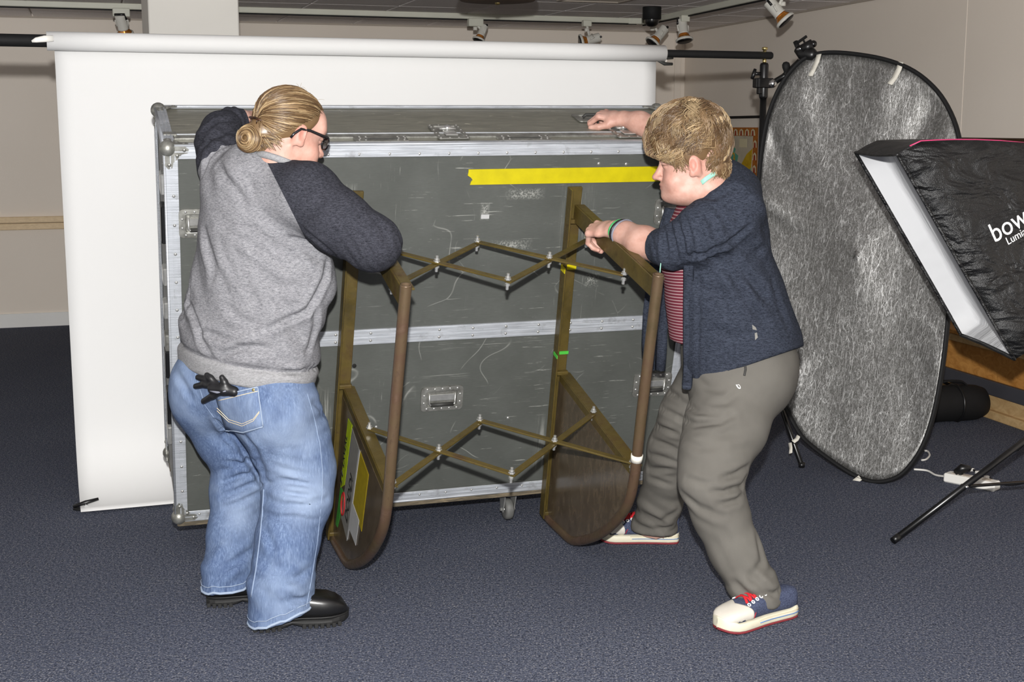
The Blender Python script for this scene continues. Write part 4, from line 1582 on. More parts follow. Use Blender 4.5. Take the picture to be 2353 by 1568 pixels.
def side(sfun, label):
    sf = lambda t_: sfun(t_)
    P = lambda w, t_: Vector((sf(t_), w, t_))
    # post: an angle iron against the case
    m = MB()
    a, b = P(-.010, -.108), P(-.010, 1.207)
    m.bar(a, b, .012, .052, (1, 0, 0), .0015)          # flange flat on the case
    post = m.build('post', 'olive_iron', cr)
    m = MB()
    a2, b2 = P(-.030, -.108) + Vector((-.023, 0, 0)), P(-.030, 1.207) + Vector((-.023, 0, 0))
    m.bar(a2, b2, .044, .006, (1, 0, 0), .0015)
    m.build('post', 'olive_iron', cr)
    # top arm
    m = MB()
    m.bar(P(-.03, 1.118), P(-.742, 1.118), .008, .062, (0, 0, 1), .0015)
    m.bar(P(-.03, 1.146) + Vector((.016, 0, 0)), P(-.742, 1.146) + Vector((.016, 0, 0)), .034, .006, (0, 0, 1), .001)
    m.build('top_arm', 'olive_iron', cr)
    # lower arm (angle iron)
    m = MB()
    m.bar(P(-.03, .476), P(-.735, .476), .006, .045, (0, 0, 1), .0015)
    m.bar(P(-.03, .499) + Vector((.018, 0, 0)), P(-.735, .499) + Vector((.018, 0, 0)), .038, .006, (0, 0, 1), .001)
    m.build('lower_arm', 'olive_iron', cr)
    # bent tube: straight front, quarter bend below, back to the post
    curve = [(-.766, .50), (-.752, .40), (-.708, .312), (-.62, .203), (-.522, .108), (-.41, .020), (-.30, -.050), (-.19, -.080), (-.085, -.104), (-.028, -.114)]
    pts = [P(-.765, 1.168), P(-.764, 1.0), P(-.762, .8), P(-.763, .65)] + catmull([P(w, t_) for w, t_ in curve], 4, False)
    m = MB(); m.tube(pts, .0172, 16, caps=False)
    m.lathe([(.0172, 0), (.0172, .003), (.0125, .003), (.0125, -.04), (0, -.04)], P(-.765, 1.168), Zc, 16)
    m.build('runner_tube', 'worn_tube', cr)
    # board filling the bend
    poly = [(-.03, .47), (-.745, .47)] + [(w + .010, t_ + .008) for w, t_ in curve[1:-1]] + [(-.03, -.09)]
    m = MB()
    k = len(poly)
    A = [P(w, t_) + Vector((.004, 0, 0)) for w, t_ in poly]; B = [P(w, t_) - Vector((.004, 0, 0)) for w, t_ in poly]
    m.add(A + B, [tuple(range(k)), tuple(range(2 * k - 1, k - 1, -1))] + [(i, i + k, (i + 1) % k + k, (i + 1) % k) for i in range(k)])
    board = m.build('runner_board', 'brown_board', cr)
    # rim bead where board meets tube
    # weld gussets
    for t_ in (1.09, .505, -.09):
        m = MB(); m.obox(P(-.036, t_), (.026, 0, 0), (0, .010, 0), (0, 0, .008), .003); m.build('weld_bracket', 'olive_iron', cr)
    return P, board


sL = lambda t_: .561 + .038 * t_
sR = lambda t_: 1.386 - .008 * t_
PL, boardL = side(sL, 'left')
PR, boardR = side(sR, 'right')

# scissor bars between the sides
def bolt(p, up, long=.03):
    m = MB()
    m.lathe([(.011, -.003), (.011, 0), (.0085, .001), (.0085, .007), (.005, .008), (.005, .008 + long * .3), (0, .009 + long * .3)], p, up, 6, False)
    m.build('bolt', 'zinc', cr)
    m = MB()
    m.lathe([(.0085, 0), (.0085, .007), (.005, .008), (.005, .014 + long * .2), (0, .015 + long * .2)], Vector(p) - Vector(up) * .016, -Vector(up), 6, False)
    m.build('nut', 'zinc', cr)


def scissors(t_, wl0, wl1, x0, x1, xm, dz, wA=None):
    """two crossed pairs"""
    a0, a1 = Vector((x0, wl0, t_)), Vector((x0, wl1, t_))
    m0, m1 = Vector((xm, wl0, t_)), Vector((xm, wl1 - .005, t_))
    b0, b1 = Vector((x1, wl0, t_)), Vector((x1, wl1, t_))
    o = Vector((0, 0, .007))
    for p, q, k in ((a0, m1, 1), (a1, m0, -1), (m1, b0, -1), (m0, b1, 1)):
        m = MB(); m.bar(p + o * k * .5, q + o * k * .5, .022, .006, (0, 0, 1), .001)
        m.build('scissor_bar', 'olive_iron', cr)
    for p in (a0, a1, m0, m1, b0, b1, (a0 + m1) / 2, (m1 + b0) / 2):
        bolt(p + Vector((0, 0, .008)), Vector((0, 0, 1)))


scissors(1.072, -.175, -.520, sL(1.07) + .02, sR(1.07) - .004, .985, 0)
scissors(.510, -.375, -.735, sL(.5) + .02, sR(.5) + .0, .975, 0)

# tape marks
def wrap(P, t_, h, mat, w=-.014):
    m = MB()
    c = P(w - .003, t_)
    m.obox(c, (.0275, 0, 0), (0, .0015, 0), (0, 0, h / 2))
    m.obox(c + Vector((-.0285, -.018, 0)), (.0012, 0, 0), (0, .02, 0), (0, 0, h / 2))
    m.build('tape_mark', mat, cr)


wrap(PR, c_front(1316, 614, -.02).z, .020, 'yellow_band', -.016)
wrap(PR, c_front(1297, 811, -.02).z, .012, 'green_tape', -.016)
wrap(PL, c_front(826, 478, -.02).z, .016, 'white_tape', -.016)
zt_ = c_side(1458, 1046, sR(.55)).z
m = MB(); m.tube([PR(-.7645, zt_ - .012), PR(-.7645, zt_ + .012)], .0192, 16); m.build('tape_mark', 'white_tape', cr)
# a worn black spot on the left post
pz = c_front(812, 842, -.02)
m = MB(); m.lathe([(.008, 0), (0, .001)], (pz.x + .004, -.0165, pz.z), -Y_, 8); m.build('paint_spot', 'ink_black', cr)

# labels on the left board
def label_poly(pxs, mat, off=.0012, name='label'):
    pts = [c_side(u, v, sL(.2) - .0045) for u, v in pxs]
    m = MB()
    k = len(pts)
    fx_ = lambda p: Vector((sL(p.z) - .0042 - off, p.y, p.z))
    A = [fx_(p) for p in pts]; B = [fx_(p) + Vector((.001, 0, 0)) for p in pts]
    m.add(A + B, [tuple(range(k)), tuple(range(2 * k - 1, k - 1, -1))] + [(i, i + k, (i + 1) % k + k, (i + 1) % k) for i in range(k)])
    return m.build(name, mat, cr)


label_poly([(794, 962), (803, 978), (792, 1115), (784, 1122)], 'label_lime')
label_poly([(784, 1118), (790, 1130), (785, 1190), (781, 1212), (777, 1205)], 'label_green')
label_poly([(803, 985), (820, 1035), (802, 1243), (788, 1190)], 'label_grey', .001)
label_poly([(821, 1036), (841, 1092), (831, 1222), (810, 1160)], 'label_yellow', .001)
label_poly([(819.5, 1033), (822, 1037), (804, 1240), (801.5, 1243)], 'label_white', .002)
label_poly([(811, 1155), (826, 1197), (821, 1254), (806, 1215)], 'label_white', .0022)


def side_text(body, size, u0, v0, u1, v1, mat, off, up_sign=1):
    """lettering reading along the board from (u0,v0) towards (u1,v1)"""
    a = c_side(u0, v0, sL(.2) - .0045); b = c_side(u1, v1, sL(.2) - .0045)
    a.x = sL(a.z) - .0042 - off; b.x = sL(b.z) - .0042 - off
    d = (b - a).normalized(); n_ = Vector((-1, 0, 0)); n_ = (n_ - d * n_.dot(d)).normalized()
    y_ = n_.cross(d)
    lettering(body, size, frame_mtx(a, d, y_, n_), mat, cr, 'lettering')


side_text('Z E  LXVLKL', .040, 787, 1118, 796, 985, 'ink_black', .0022)
side_text('DODDI', .062, 801, 1205, 814, 1055, 'ink_black', .0022)
m = MB()
# red oval mark
rp = [c_side(791 + 3.5 * math.cos(a), 1158 + 26 * math.sin(a), sL(.2) - .005) for a in [2 * math.pi * i / 20 for i in range(20)]]
m.tube([Vector((sL(p.z) - .0066, p.y, p.z)) for p in rp], .003, 6, closed=True); m.build('label_mark', 'ink_red', cr)

# ================================================================== PEOPLE: implicit-surface modelling
f32 = np.float32


def V3(p):
    return np.array([p[0], p[1], p[2]], dtype=f32)


def smin(a, b, k):
    h = np.clip(0.5 + 0.5 * (b - a) / k, 0, 1)
    return b + (a - b) * h - k * h * (1 - h)


def smax(a, b, k):
    return -smin(-a, -b, k)


def s_cone(P, a, b, ra, rb):
    a, b = V3(a), V3(b)
    ab = b - a
    q = P - a
    t_ = np.clip(q @ ab / max(float(ab @ ab), 1e-9), 0, 1)
    d = q - t_[:, None] * ab
    return np.sqrt(np.einsum('ij,ij->i', d, d)) - (ra + (rb - ra) * t_)


def s_econe(P, a, b, ra, rb, udir, cap=1.0):
    """tapered limb with elliptical section; ra, rb = (along udir, across)"""
    a, b = V3(a), V3(b)
    ab = b - a
    L = math.sqrt(float(ab @ ab))
    n = ab / L
    u = V3(udir)
    u = u - n * float(u @ n)
    u = u / math.sqrt(float(u @ u))
    w = np.cross(n, u)
    q = P - a
    z = q @ n
    t_ = np.clip(z / L, 0, 1)
    ru = ra[0] + (rb[0] - ra[0]) * t_
    rw = ra[1] + (rb[1] - ra[1]) * t_
    zr = (z - t_ * L) / (np.minimum(ru, rw) * cap)
    k = np.sqrt((q @ u / ru) ** 2 + (q @ w / rw) ** 2 + zr ** 2)
    return (k - 1) * np.minimum(ru, rw)


def s_ell(P, c, r, R=None):
    q = P - V3(c)
    if R is not None:
        q = q @ np.array(R, dtype=f32).T      # rows of R are the axes
    k = np.sqrt((q[:, 0] / r[0]) ** 2 + (q[:, 1] / r[1]) ** 2 + (q[:, 2] / r[2]) ** 2)
    return (k - 1) * min(r)


def s_limb(P, pts, rad, udir=(1, 0, 0), k=.02, cap0=1.0, cap1=1.0):
    d = None
    n = len(pts) - 1
    rr = [(r, r) if not isinstance(r, (tuple, list)) else r for r in rad]
    for i in range(n):
        cp = cap0 if i == 0 and n == 1 else (cap1 if i == n - 1 else (cap0 if i == 0 else 1.0))
        e = s_econe(P, pts[i], pts[i + 1], rr[i], rr[i + 1], udir, cp)
        d = e if d is None else smin(d, e, k)
    return d


def s_plane(P, p, n):
    n = V3(n)
    n = n / math.sqrt(float(n @ n))
    return (P - V3(p)) @ n


def folds(P, lst):
    """lst: (centre, direction across the ridges, wavelength, amplitude, radius, wobble)"""
    d = np.zeros(len(P), dtype=f32)
    for c, n, lam, amp, R, wob in lst:
        q = P - V3(c)
        n = V3(n); n = n / math.sqrt(float(n @ n))
        r2 = np.einsum('ij,ij->i', q, q)
        ph = q @ n * (2 * math.pi / lam)
        ph = ph + wob * np.sin(q[:, 0] * 23 + q[:, 2] * 17) + wob * np.sin(q[:, 1] * 31 - q[:, 2] * 13 + 1)
        s = np.sin(ph)
        s = s * (.55 + .45 * np.sin(q[:, 0] * 19 + q[:, 1] * 27 + q[:, 2] * 9 + 40 * lam))
        d -= amp * (s * np.abs(s) ** .5 * .6 + .4 * s) * np.exp(-r2 / (R * R)).astype(f32)
    return d


def vnormals(v_, q_):
    a, b, c, d = (v_[q_[:, i]] for i in range(4))
    fn_ = np.cross(c - a, d - b)
    n = np.zeros_like(v_)
    for i in range(4):
        np.add.at(n, q_[:, i], fn_)
    return n / (np.linalg.norm(n, axis=1, keepdims=True) + 1e-12)


def crease(v_, q_, bvh, lst):
    """press folds into cloth: lst of (photo polyline, depth, width); a soft ridge rises beside each"""
    n = vnormals(v_, q_)
    disp = np.zeros(len(v_), dtype=f32)
    for pxs, dep, wid in lst:
        pts = []
        for a, b in zip(pxs[:-1], pxs[1:]):
            k = max(2, int(math.hypot(b[0] - a[0], b[1] - a[1]) / 5))
            for i in range(k):
                f = i / k
                pts.append(hit(bvh, a[0] + (b[0] - a[0]) * f, a[1] + (b[1] - a[1]) * f)[0])
        pts.append(hit(bvh, *pxs[-1])[0])
        A = np.array([tuple(p) for p in pts], dtype=f32)
        m_ = len(A)
        taper = np.sin(np.linspace(.18, math.pi - .18, m_)) ** .5
        lo, hi = A.min(0) - wid * 4, A.max(0) + wid * 4
        idx = np.where(((v_ > lo) & (v_ < hi)).all(1))[0]
        if not len(idx): continue
        D = np.linalg.norm(v_[idx][:, None, :] - A[None], axis=2)
        j = D.argmin(1); dm = D[np.arange(len(idx)), j]; tp = taper[j]
        disp[idx] += tp * dep * (-np.exp(-(dm / wid) ** 2) + .55 * np.exp(-((dm - wid * 2.0) / (wid * 1.1)) ** 2))
    return (v_ + n * disp[:, None]).astype(f32)


def set_attr(o, **kw):
    for k, val in kw.items():
        a_ = o.data.attributes.new(k, 'FLOAT', 'POINT')
        a_.data.foreach_set('value', [val] * len(o.data.vertices))
    return o


def lumps(P, amp, sc, seed=0.0):
    x, y, z = P[:, 0] * sc + seed, P[:, 1] * sc + seed * 1.7, P[:, 2] * sc - seed
    return amp * (np.sin(x + 1.3 * np.sin(y * 1.1 + z * .7)) + np.sin(y * 1.3 + 1.1 * np.sin(z * .9 + x * .6)) + np.sin(z * 1.2 + 1.2 * np.sin(x * .8 + y))) / 3


def surface(field, lo, hi, h):
    """surface nets; field(P)->distance. returns verts, quads"""
    lo = np.array(lo, dtype=f32); hi = np.array(hi, dtype=f32)
    n = np.ceil((hi - lo) / h).astype(int) + 1
    ax = [lo[i] + h * np.arange(n[i], dtype=f32) for i in range(3)]
    F = np.empty(tuple(n), dtype=f32)
    step = max(1, int(400000 // (n[1] * n[2])))
    Y, Zg = np.meshgrid(ax[1], ax[2], indexing='ij')
    Y = Y.ravel(); Zg = Zg.ravel()
    for i in range(0, n[0], step):
        xs = ax[0][i:i + step]
        m_ = len(xs)
        P = np.empty((m_ * len(Y), 3), dtype=f32)
        P[:, 0] = np.repeat(xs, len(Y))
        P[:, 1] = np.tile(Y, m_)
        P[:, 2] = np.tile(Zg, m_)
        F[i:i + step] = field(P).reshape(m_, n[1], n[2])
    S = F < 0
    sl = lambda A, o: A[o[0]:A.shape[0] - 1 + o[0], o[1]:A.shape[1] - 1 + o[1], o[2]:A.shape[2] - 1 + o[2]]
    corners = [(i, j, k) for i in (0, 1) for j in (0, 1) for k in (0, 1)]
    cnt = np.zeros(tuple(n - 1), dtype=np.int8)
    for c in corners:
        cnt += sl(S, c)
    mask = (cnt > 0) & (cnt < 8)
    cells = np.argwhere(mask)
    acc = np.zeros((len(cells), 3), dtype=f32)
    num = np.zeros(len(cells), dtype=f32)
    cv = {c: F[cells[:, 0] + c[0], cells[:, 1] + c[1], cells[:, 2] + c[2]] for c in corners}
    for a in corners:
        for ax_ in range(3):
            if a[ax_] == 1:
                continue
            b = list(a); b[ax_] = 1; b = tuple(b)
            va, vb = cv[a], cv[b]
            cr_ = (va < 0) != (vb < 0)
            t_ = np.where(cr_, va / np.where(cr_, va - vb, 1), 0)
            pos = np.tile(np.array(a, dtype=f32), (len(cells), 1))
            pos[:, ax_] += t_
            acc += pos * cr_[:, None]
            num += cr_
    verts = lo + (cells + acc / num[:, None]) * h
    idx = -np.ones(tuple(n - 1), dtype=np.int64)
    idx[mask] = np.arange(len(cells))
    quads = []
    for ax_ in range(3):
        a_, b_ = [(1, 2), (2, 0), (0, 1)][ax_]
        s0 = [slice(None)] * 3; s1 = [slice(None)] * 3
        s0[ax_] = slice(0, -1); s1[ax_] = slice(1, None)
        A = S[tuple(s0)]; B = S[tuple(s1)]
        e = np.argwhere(A != B)
        e = e[(e[:, a_] > 0) & (e[:, b_] > 0) & (e[:, a_] < n[a_] - 1) & (e[:, b_] < n[b_] - 1)]
        sgn = A[e[:, 0], e[:, 1], e[:, 2]]
        def cell(da, db):
            c = e.copy(); c[:, a_] -= da; c[:, b_] -= db
            return idx[c[:, 0], c[:, 1], c[:, 2]]
        q = np.stack([cell(1, 1), cell(0, 1), cell(0, 0), cell(1, 0)], 1)
        q[~sgn] = q[~sgn][:, ::-1]
        quads.append(q)
    quads = np.concatenate(quads)
    quads = quads[(quads >= 0).all(1)]
    return verts.astype(f32), quads


def np_mesh(name, verts, quads, mats, parent, attrs=None, tri=False, colors=None, smooth=True):
    me = bpy.data.meshes.new(name)
    k = quads.shape[1]
    me.vertices.add(len(verts))
    me.vertices.foreach_set('co', np.ascontiguousarray(verts, dtype=f32).ravel())
    me.loops.add(quads.size)
    me.loops.foreach_set('vertex_index', quads.astype(np.int32).ravel())
    me.polygons.add(len(quads))
    me.polygons.foreach_set('loop_start', np.arange(0, quads.size, k, dtype=np.int32))
    me.polygons.foreach_set('loop_total', np.full(len(quads), k, dtype=np.int32))
    me.polygons.foreach_set('use_smooth', np.full(len(quads), smooth, dtype=bool))
    for mm in (mats if isinstance(mats, (list, tuple)) else [mats]):
        me.materials.append(MATS[mm])
    me.update(calc_edges=True)
    me.validate()
    for an, val in (attrs or {}).items():
        at_ = me.attributes.new(an, 'FLOAT', 'POINT')
        at_.data.foreach_set('value', np.ascontiguousarray(val, dtype=f32))
    if colors is not None:
        at_ = me.attributes.new('tint', 'FLOAT_COLOR', 'POINT')
        c4 = np.ones((len(verts), 4), dtype=f32); c4[:, :3] = colors
        at_.data.foreach_set('color', c4.ravel())
    o = bpy.data.objects.new(name, me)
    COL.objects.link(o)
    o.parent = parent
    if parent is not None and parent.get('base_shift'):
        s_ = parent['base_shift']
        me.transform(Matrix.Translation((-s_[0], -s_[1], -s_[2])))
    return o


def merge(parts):
    """[(verts, quads, colors)] -> one"""
    vs_, qs, cs, o = [], [], [], 0
    for v_, q_, c_ in parts:
        vs_.append(v_); qs.append(q_ + o); cs.append(c_); o += len(v_)
    return np.concatenate(vs_), np.concatenate(qs), np.concatenate(cs)


def bounds(pts, pad):
    A = np.array([[p[0], p[1], p[2]] for p in pts])
    return A.min(0) - pad, A.max(0) + pad


# ------------------------------------------------------------------ cloth, skin, hair materials
def attr(t, name, out='Fac'):
    x = t.n('ShaderNodeAttribute')
    x.attribute_name = name
    return x.outputs[out]


def heather(t, a, b, sc=230, stretch=(1, 1, 3.0), detail=3):
    v = t.tex(scale=stretch)
    n1 = t.noise(v, sc, detail, .7)
    n2 = t.noise(t.tex(scale=stretch), sc * .35, 3, .65)
    return t.mix(t.ramp(t.mix(.5, n1, n2), [(.36, BLK), (.64, WHT)]), a, b), n1


t = NT('sweatshirt')
cg, n1 = heather(t, srgb(96, 96, 101), srgb(166, 166, 170), 260, (1, 1, 3.5))
cd, n2 = heather(t, srgb(26, 27, 32), srgb(74, 75, 84), 300, (1, 1, 3.0))
cbnd, n3 = heather(t, srgb(128, 128, 130), srgb(172, 172, 174), 260, (1, 1, 3.0))
reg = t.ramp(attr(t, 'sleeve'), [(.49, WHT), (.51, BLK)])
bnd = t.ramp(attr(t, 'band'), [(.49, WHT), (.51, BLK)])
c = t.mix(bnd, cg, cbnd)
t.set(t.mix(reg, c, cd), .95, 0, .1)
t.bump(n1, .25, .003)
t = NT('denim')
v = t.tex(scale=(1, 1, .16))
w1 = t.noise(v, 240, 3, .7)
w2 = t.noise(t.tex(scale=(1, 1, .3)), 26, 4, .65)
w3 = t.noise(t.tex(), 5.5, 3, .6)
c = t.ramp(w1, [(.3, srgb(58, 82, 124)), (.55, srgb(86, 112, 154)), (.75, srgb(124, 148, 184))])
c = t.mix(t.ramp(w2, [(.4, BLK), (.7, (.5, .5, .5, 1))]), c, srgb(52, 74, 116))
c = t.mix(t.ramp(w3, [(.46, BLK), (.68, (.62, .62, .62, 1))]), c, srgb(132, 154, 186))
c = t.mix(t.math('MULTIPLY', attr(t, 'fade'), .62), c, srgb(150, 170, 198))
c = t.mix(t.ramp(attr(t, 'seam'), [(.0, WHT), (.45, WHT), (.6, BLK)]), c, srgb(150, 168, 194))
t.set(c, .9, 0, .15)
t.bump(t.mix(.5, w1, w2), .25, .003)
t = NT('cardigan')
c, n1 = heather(t, srgb(26, 29, 37), srgb(70, 76, 90), 240, (1, 1, 3.2))
t.set(c, .95, 0, .1)
t.bump(n1, .25, .003)
t = NT('striped_shirt')
st_ = attr(t, 'stripe')
fr_ = t.math('FRACT', st_)
c = t.ramp(fr_, [(.0, srgb(118, 48, 62)), (.60, srgb(118, 48, 62)), (.70, srgb(190, 160, 162)), (.90, srgb(190, 160, 162)), (1.0, srgb(118, 48, 62))])
t.set(c, .9, 0, .15)
t = NT('grey_trousers')
n1 = t.noise(t.tex(), 420, 2, .6)
n2 = t.noise(t.tex(), 6, 3)
c = t.ramp(n2, [(.3, srgb(98, 93, 84)), (.7, srgb(111, 106, 96))])
t.set(c, .85, 0, .2)
t.bump(n1, .2, .002)
t = NT('skin')
n1 = t.noise(t.tex(), 26, 4, .65)
n2 = t.noise(t.tex(), 240, 2, .6)
c = t.ramp(n1, [(.3, srgb(190, 138, 120)), (.5, srgb(202, 154, 136)), (.7, srgb(210, 166, 150))])
tn = t.n('ShaderNodeAttribute'); tn.attribute_name = 'tint'
c = t.mix(1.0, c, tn.outputs['Color'], 'MULTIPLY')
t.set(c, .5, 0, .35)
t.b.inputs['Subsurface Weight'].default_value = .12
t.b.inputs['Subsurface Radius'].default_value = (.012, .005, .003)
t.b.inputs['Subsurface Scale'].default_value = .5
t.bump(n2, .10, .002)
t = NT('hair')
tn = t.n('ShaderNodeAttribute'); tn.attribute_name = 'tint'
n1 = t.noise(t.tex(), 90, 3, .6)
c = t.mix(t.ramp(n1, [(.35, (.0, .0, .0, 1)), (.7, (.3, .3, .3, 1))]), tn.outputs['Color'], srgb(110, 78, 42))
t.set(c, .38, 0, .5)
plain('boot_leather', srgb(17, 17, 18), .34, 0, .6, .05, 30, .1)
plain('boot_sole', srgb(26, 26, 26), .6, 0, .4, .06, 40)
plain('glove_black', srgb(22, 22, 24), .42, 0, .5, .05, 30)
t = NT('sneaker_canvas')
n1 = t.noise(t.tex(), 320, 2, .7)
t.set(t.ramp(n1, [(.35, srgb(52, 58, 80)), (.65, srgb(92, 100, 126))]), .9, 0, .15)
plain('sneaker_cream', srgb(232, 226, 202), .55, 0, .4, .02, 30)
plain('sneaker_toe', srgb(222, 216, 204), .5, 0, .4, .02, 30)
plain('sneaker_red', srgb(206, 40, 48), .6, 0, .3, .04, 60)
plain('sneaker_blue', srgb(96, 134, 190), .6, 0, .3, .02, 40)
plain('sneaker_outsole', srgb(120, 44, 50), .7, 0, .3, .05, 40)
plain('band_green', srgb(58, 164, 92), .4, 0, .5, .02, 40)
plain('band_black', srgb(22, 22, 24), .35, 0, .5, .02, 40)
plain('band_grey', srgb(120, 122, 134), .5, 0, .4, .02, 40)
plain('lanyard_mint', srgb(156, 208, 190), .6, 0, .3, .03, 40)
plain('thread_pale', srgb(206, 190, 160), .7, 0, .2, .02, 40)
plain('tortoise', srgb(60, 34, 18), .3, 0, .5, .5, 60)
plain('glasses_black', srgb(18, 17, 20), .25, 0, .6, .03, 40)
t = NT('lens_glass')
t.set((1, 1, 1, 1), .02, 0, .5)
t.b.inputs['Transmission Weight'].default_value = 1.0
t.b.inputs['IOR'].default_value = 1.05


def tone(names, k, sat=1.0):
    """calibrate the reflectance of a material"""
    for nm in names:
        nt = MATS[nm].node_tree
        b_ = nt.nodes['Principled BSDF']
        inp = b_.inputs['Base Color']
        hs = nt.nodes.new('ShaderNodeHueSaturation')
        hs.inputs['Value'].default_value = k
        hs.inputs['Saturation'].default_value = sat
        if inp.links:
            nt.links.new(inp.links[0].from_socket, hs.inputs['Color'])
        else:
            hs.inputs['Color'].default_value = inp.default_value
        nt.links.new(hs.outputs[0], inp)


tone(['denim'], .80, .84)
tone(['grey_trousers'], .78, .62)
tone(['carpet'], 1.10, .86)
tone(['hair'], .66, .9)
tone(['sweatshirt', 'cardigan', 'striped_shirt', 'sneaker_canvas', 'sneaker_cream', 'sneaker_toe', 'sneaker_red', 'sneaker_blue', 'lanyard_mint'], .76)
tone(['skin'], .78, .92)
tone(['case_panel'], .92, .6)
tone(['case_lid_panel'], 1.5)  # lid colour lightened to stand in for the sheen on the top
tone(['aluminium', 'yellow_band', 'zinc', 'diffuser_white', 'white_tape'], .80)
tone(['olive_iron', 'label_lime', 'label_green', 'label_grey', 'label_yellow', 'label_white'], .64)
tone(['worn_tube'], .72, .8)


# ------------------------------------------------------------------ head
def frame(fwd, up):
    f = Vector(fwd).normalized()
    u = Vector(up); u = (u - f * u.dot(f)).normalized()
    r = f.cross(u)                       # the person's right
    return r, f, u


def head_field(P, chub=0.0, neck_to=None, neck_r=.056):
    """P in head space: x right, y forward, z up"""
    A = np.abs(P[:, 0])
    S = P.copy(); S[:, 0] = A
    d = s_ell(P, (0, -.012, .032), (.074, .097, .086))
    d = smin(d, s_ell(P, (0, .028, -.035), (.060 + chub * .4, .060, .082)), .03)
    d = smin(d, s_ell(P, (0, .040, -.085), (.048 + chub, .050, .034 + chub * .5)), .03)
    d = smin(d, s_ell(P, (0, .080, -.102), (.020, .017, .017)), .02)
    d = smin(d, s_ell(S, (.034, .056, -.048), (.030 + chub * .5, .030, .032)), .02)
    d = smin(d, s_ell(P, (0, .072, .024), (.050, .020, .016)), .02)
    d = smin(d, s_ell(P, (0, .066, .050), (.052, .024, .034)), .03)
    # eye hollows
    d = smax(d, -s_ell(S, (.032, .098, .000), (.020, .018, .013)), .012)
    d = smin(d, s_ell(S, (.032, .0765, -.001), (.0135, .0125, .0125)), .003)
    # upper lid
    d = smin(d, s_ell(S, (.032, .079, .0055), (.0155, .0125, .0075)), .004)
    # nose
    d = smin(d, s_cone(P, (0, .084, .010), (0, .108, -.032), .0075, .0105), .010)
    d = smin(d, s_ell(P, (0, .109, -.036), (.0125, .0125, .0105)), .008)
    d = smin(d, s_ell(S, (.0125, .099, -.040), (.0075, .0105, .0075)), .005)
    d = smax(d, -s_ell(S, (.0065, .104, -.049), (.0035, .005, .006)), .003)
    # mouth
    d = smin(d, s_ell(P, (0, .082, -.066), (.030, .018, .020)), .014)
    d = smin(d, s_ell(P, (0, .0965, -.0615), (.020, .0065, .0055)), .004)
    d = smin(d, s_ell(P, (0, .0945, -.0735), (.017, .0070, .0060)), .004)
    d = smax(d, -s_ell(P, (0, .105, -.0675), (.026, .010, .0016)), .002)
    # ear
    e = s_ell(S, (.079, -.006, -.008), (.0085, .019, .031), [(0.93, -.36, 0), (.36, .93, -.12), (0, .12, .99)])
    e = smax(e, -s_ell(S, (.0885, -.002, -.006), (.0075, .0105, .018)), .004)
    e = smin(e, s_ell(S, (.079, .004, -.032), (.0065, .0085, .010)), .005)
    d = smin(d, e, .006)
    # neck
    if neck_to is not None:
        n_ = s_limb(P, [(0, -.022, -.055), (0, (neck_to[1] - .022) * .5, (neck_to[2] - .055) * .5), neck_to], [neck_r, neck_r, neck_r * 1.12], k=.02)
        d = smin(d, n_, .03)
    if chub > 0:
        d = smin(d, s_ell(P, (0, .020, -.108), (.050, .050, .030)), .03)
    return d


def head_colors(v):
    c = np.ones((len(v), 3), dtype=f32)
    x = np.abs(v[:, 0]); y = v[:, 1]; z = v[:, 2]
    def blend(col, w):
        c[:] = c * (1 - w[:, None]) + c * np.array(col, dtype=f32) * w[:, None]
    g = lambda cx, cy, cz, r: np.exp(-(((x - cx) ** 2 + (y - cy) ** 2 + (z - cz) ** 2) / r ** 2))
    blend((.96, .74, .70), .8 * g(.042, .07, -.04, .03))
    blend((.97, .76, .72), .8 * g(.0, .112, -.036, .014))
    blend((.95, .66, .62), 1.0 * g(.084, -.006, -.008, .028))
    lip = (np.exp(-((x / .021) ** 2 + ((z + .0675) / .0105) ** 2)) * (y > .085))
    blend((.80, .46, .46), np.clip(1.3 * lip, 0, 1))
    # eye: lash line and white
    lash = (np.exp(-(((x - .033) / .016) ** 2 + ((z + .001) / .0022) ** 2)) * (y > .070))
    blend((.22, .16, .13), np.clip(1.4 * lash, 0, 1))
    iris = (np.exp(-(((x - .032) / .005) ** 2 + ((z + .005) / .0035) ** 2)) * (y > .078))
    blend((.5, .5, .55), np.clip(iris, 0, 1))
    brow = (np.exp(-(((x - .035) / .018) ** 2 + ((z - .021 + (x - .03) ** 2 * 4) / .0045) ** 2)) * (y > .055))
    blend((.74, .60, .44), np.clip(brow, 0, 1) * .8)
    return c


def make_head(center, fwd, up, chub, neck_world, neck_r, h=.0032):
    r, f, u = frame(fwd, up)
    M = np.array([r, f, u], dtype=f32)          # rows: axes
    nl = M @ (V3(neck_world) - V3(center))
    lo = np.array([-.105, -.125, min(-.14, nl[2] - .02)]); hi = np.array([.105, .135, .135])
    lo[1] = min(lo[1], nl[1] - .09); hi[0] = max(hi[0], abs(nl[0]) + .07); lo[0] = -hi[0]
    v_, q_ = surface(lambda P: head_field(P, chub, tuple(nl), neck_r), lo, hi, h)
    col = head_colors(v_)
    w = v_ @ M + V3(center)
    return w.astype(f32), q_, col, (r, f, u)


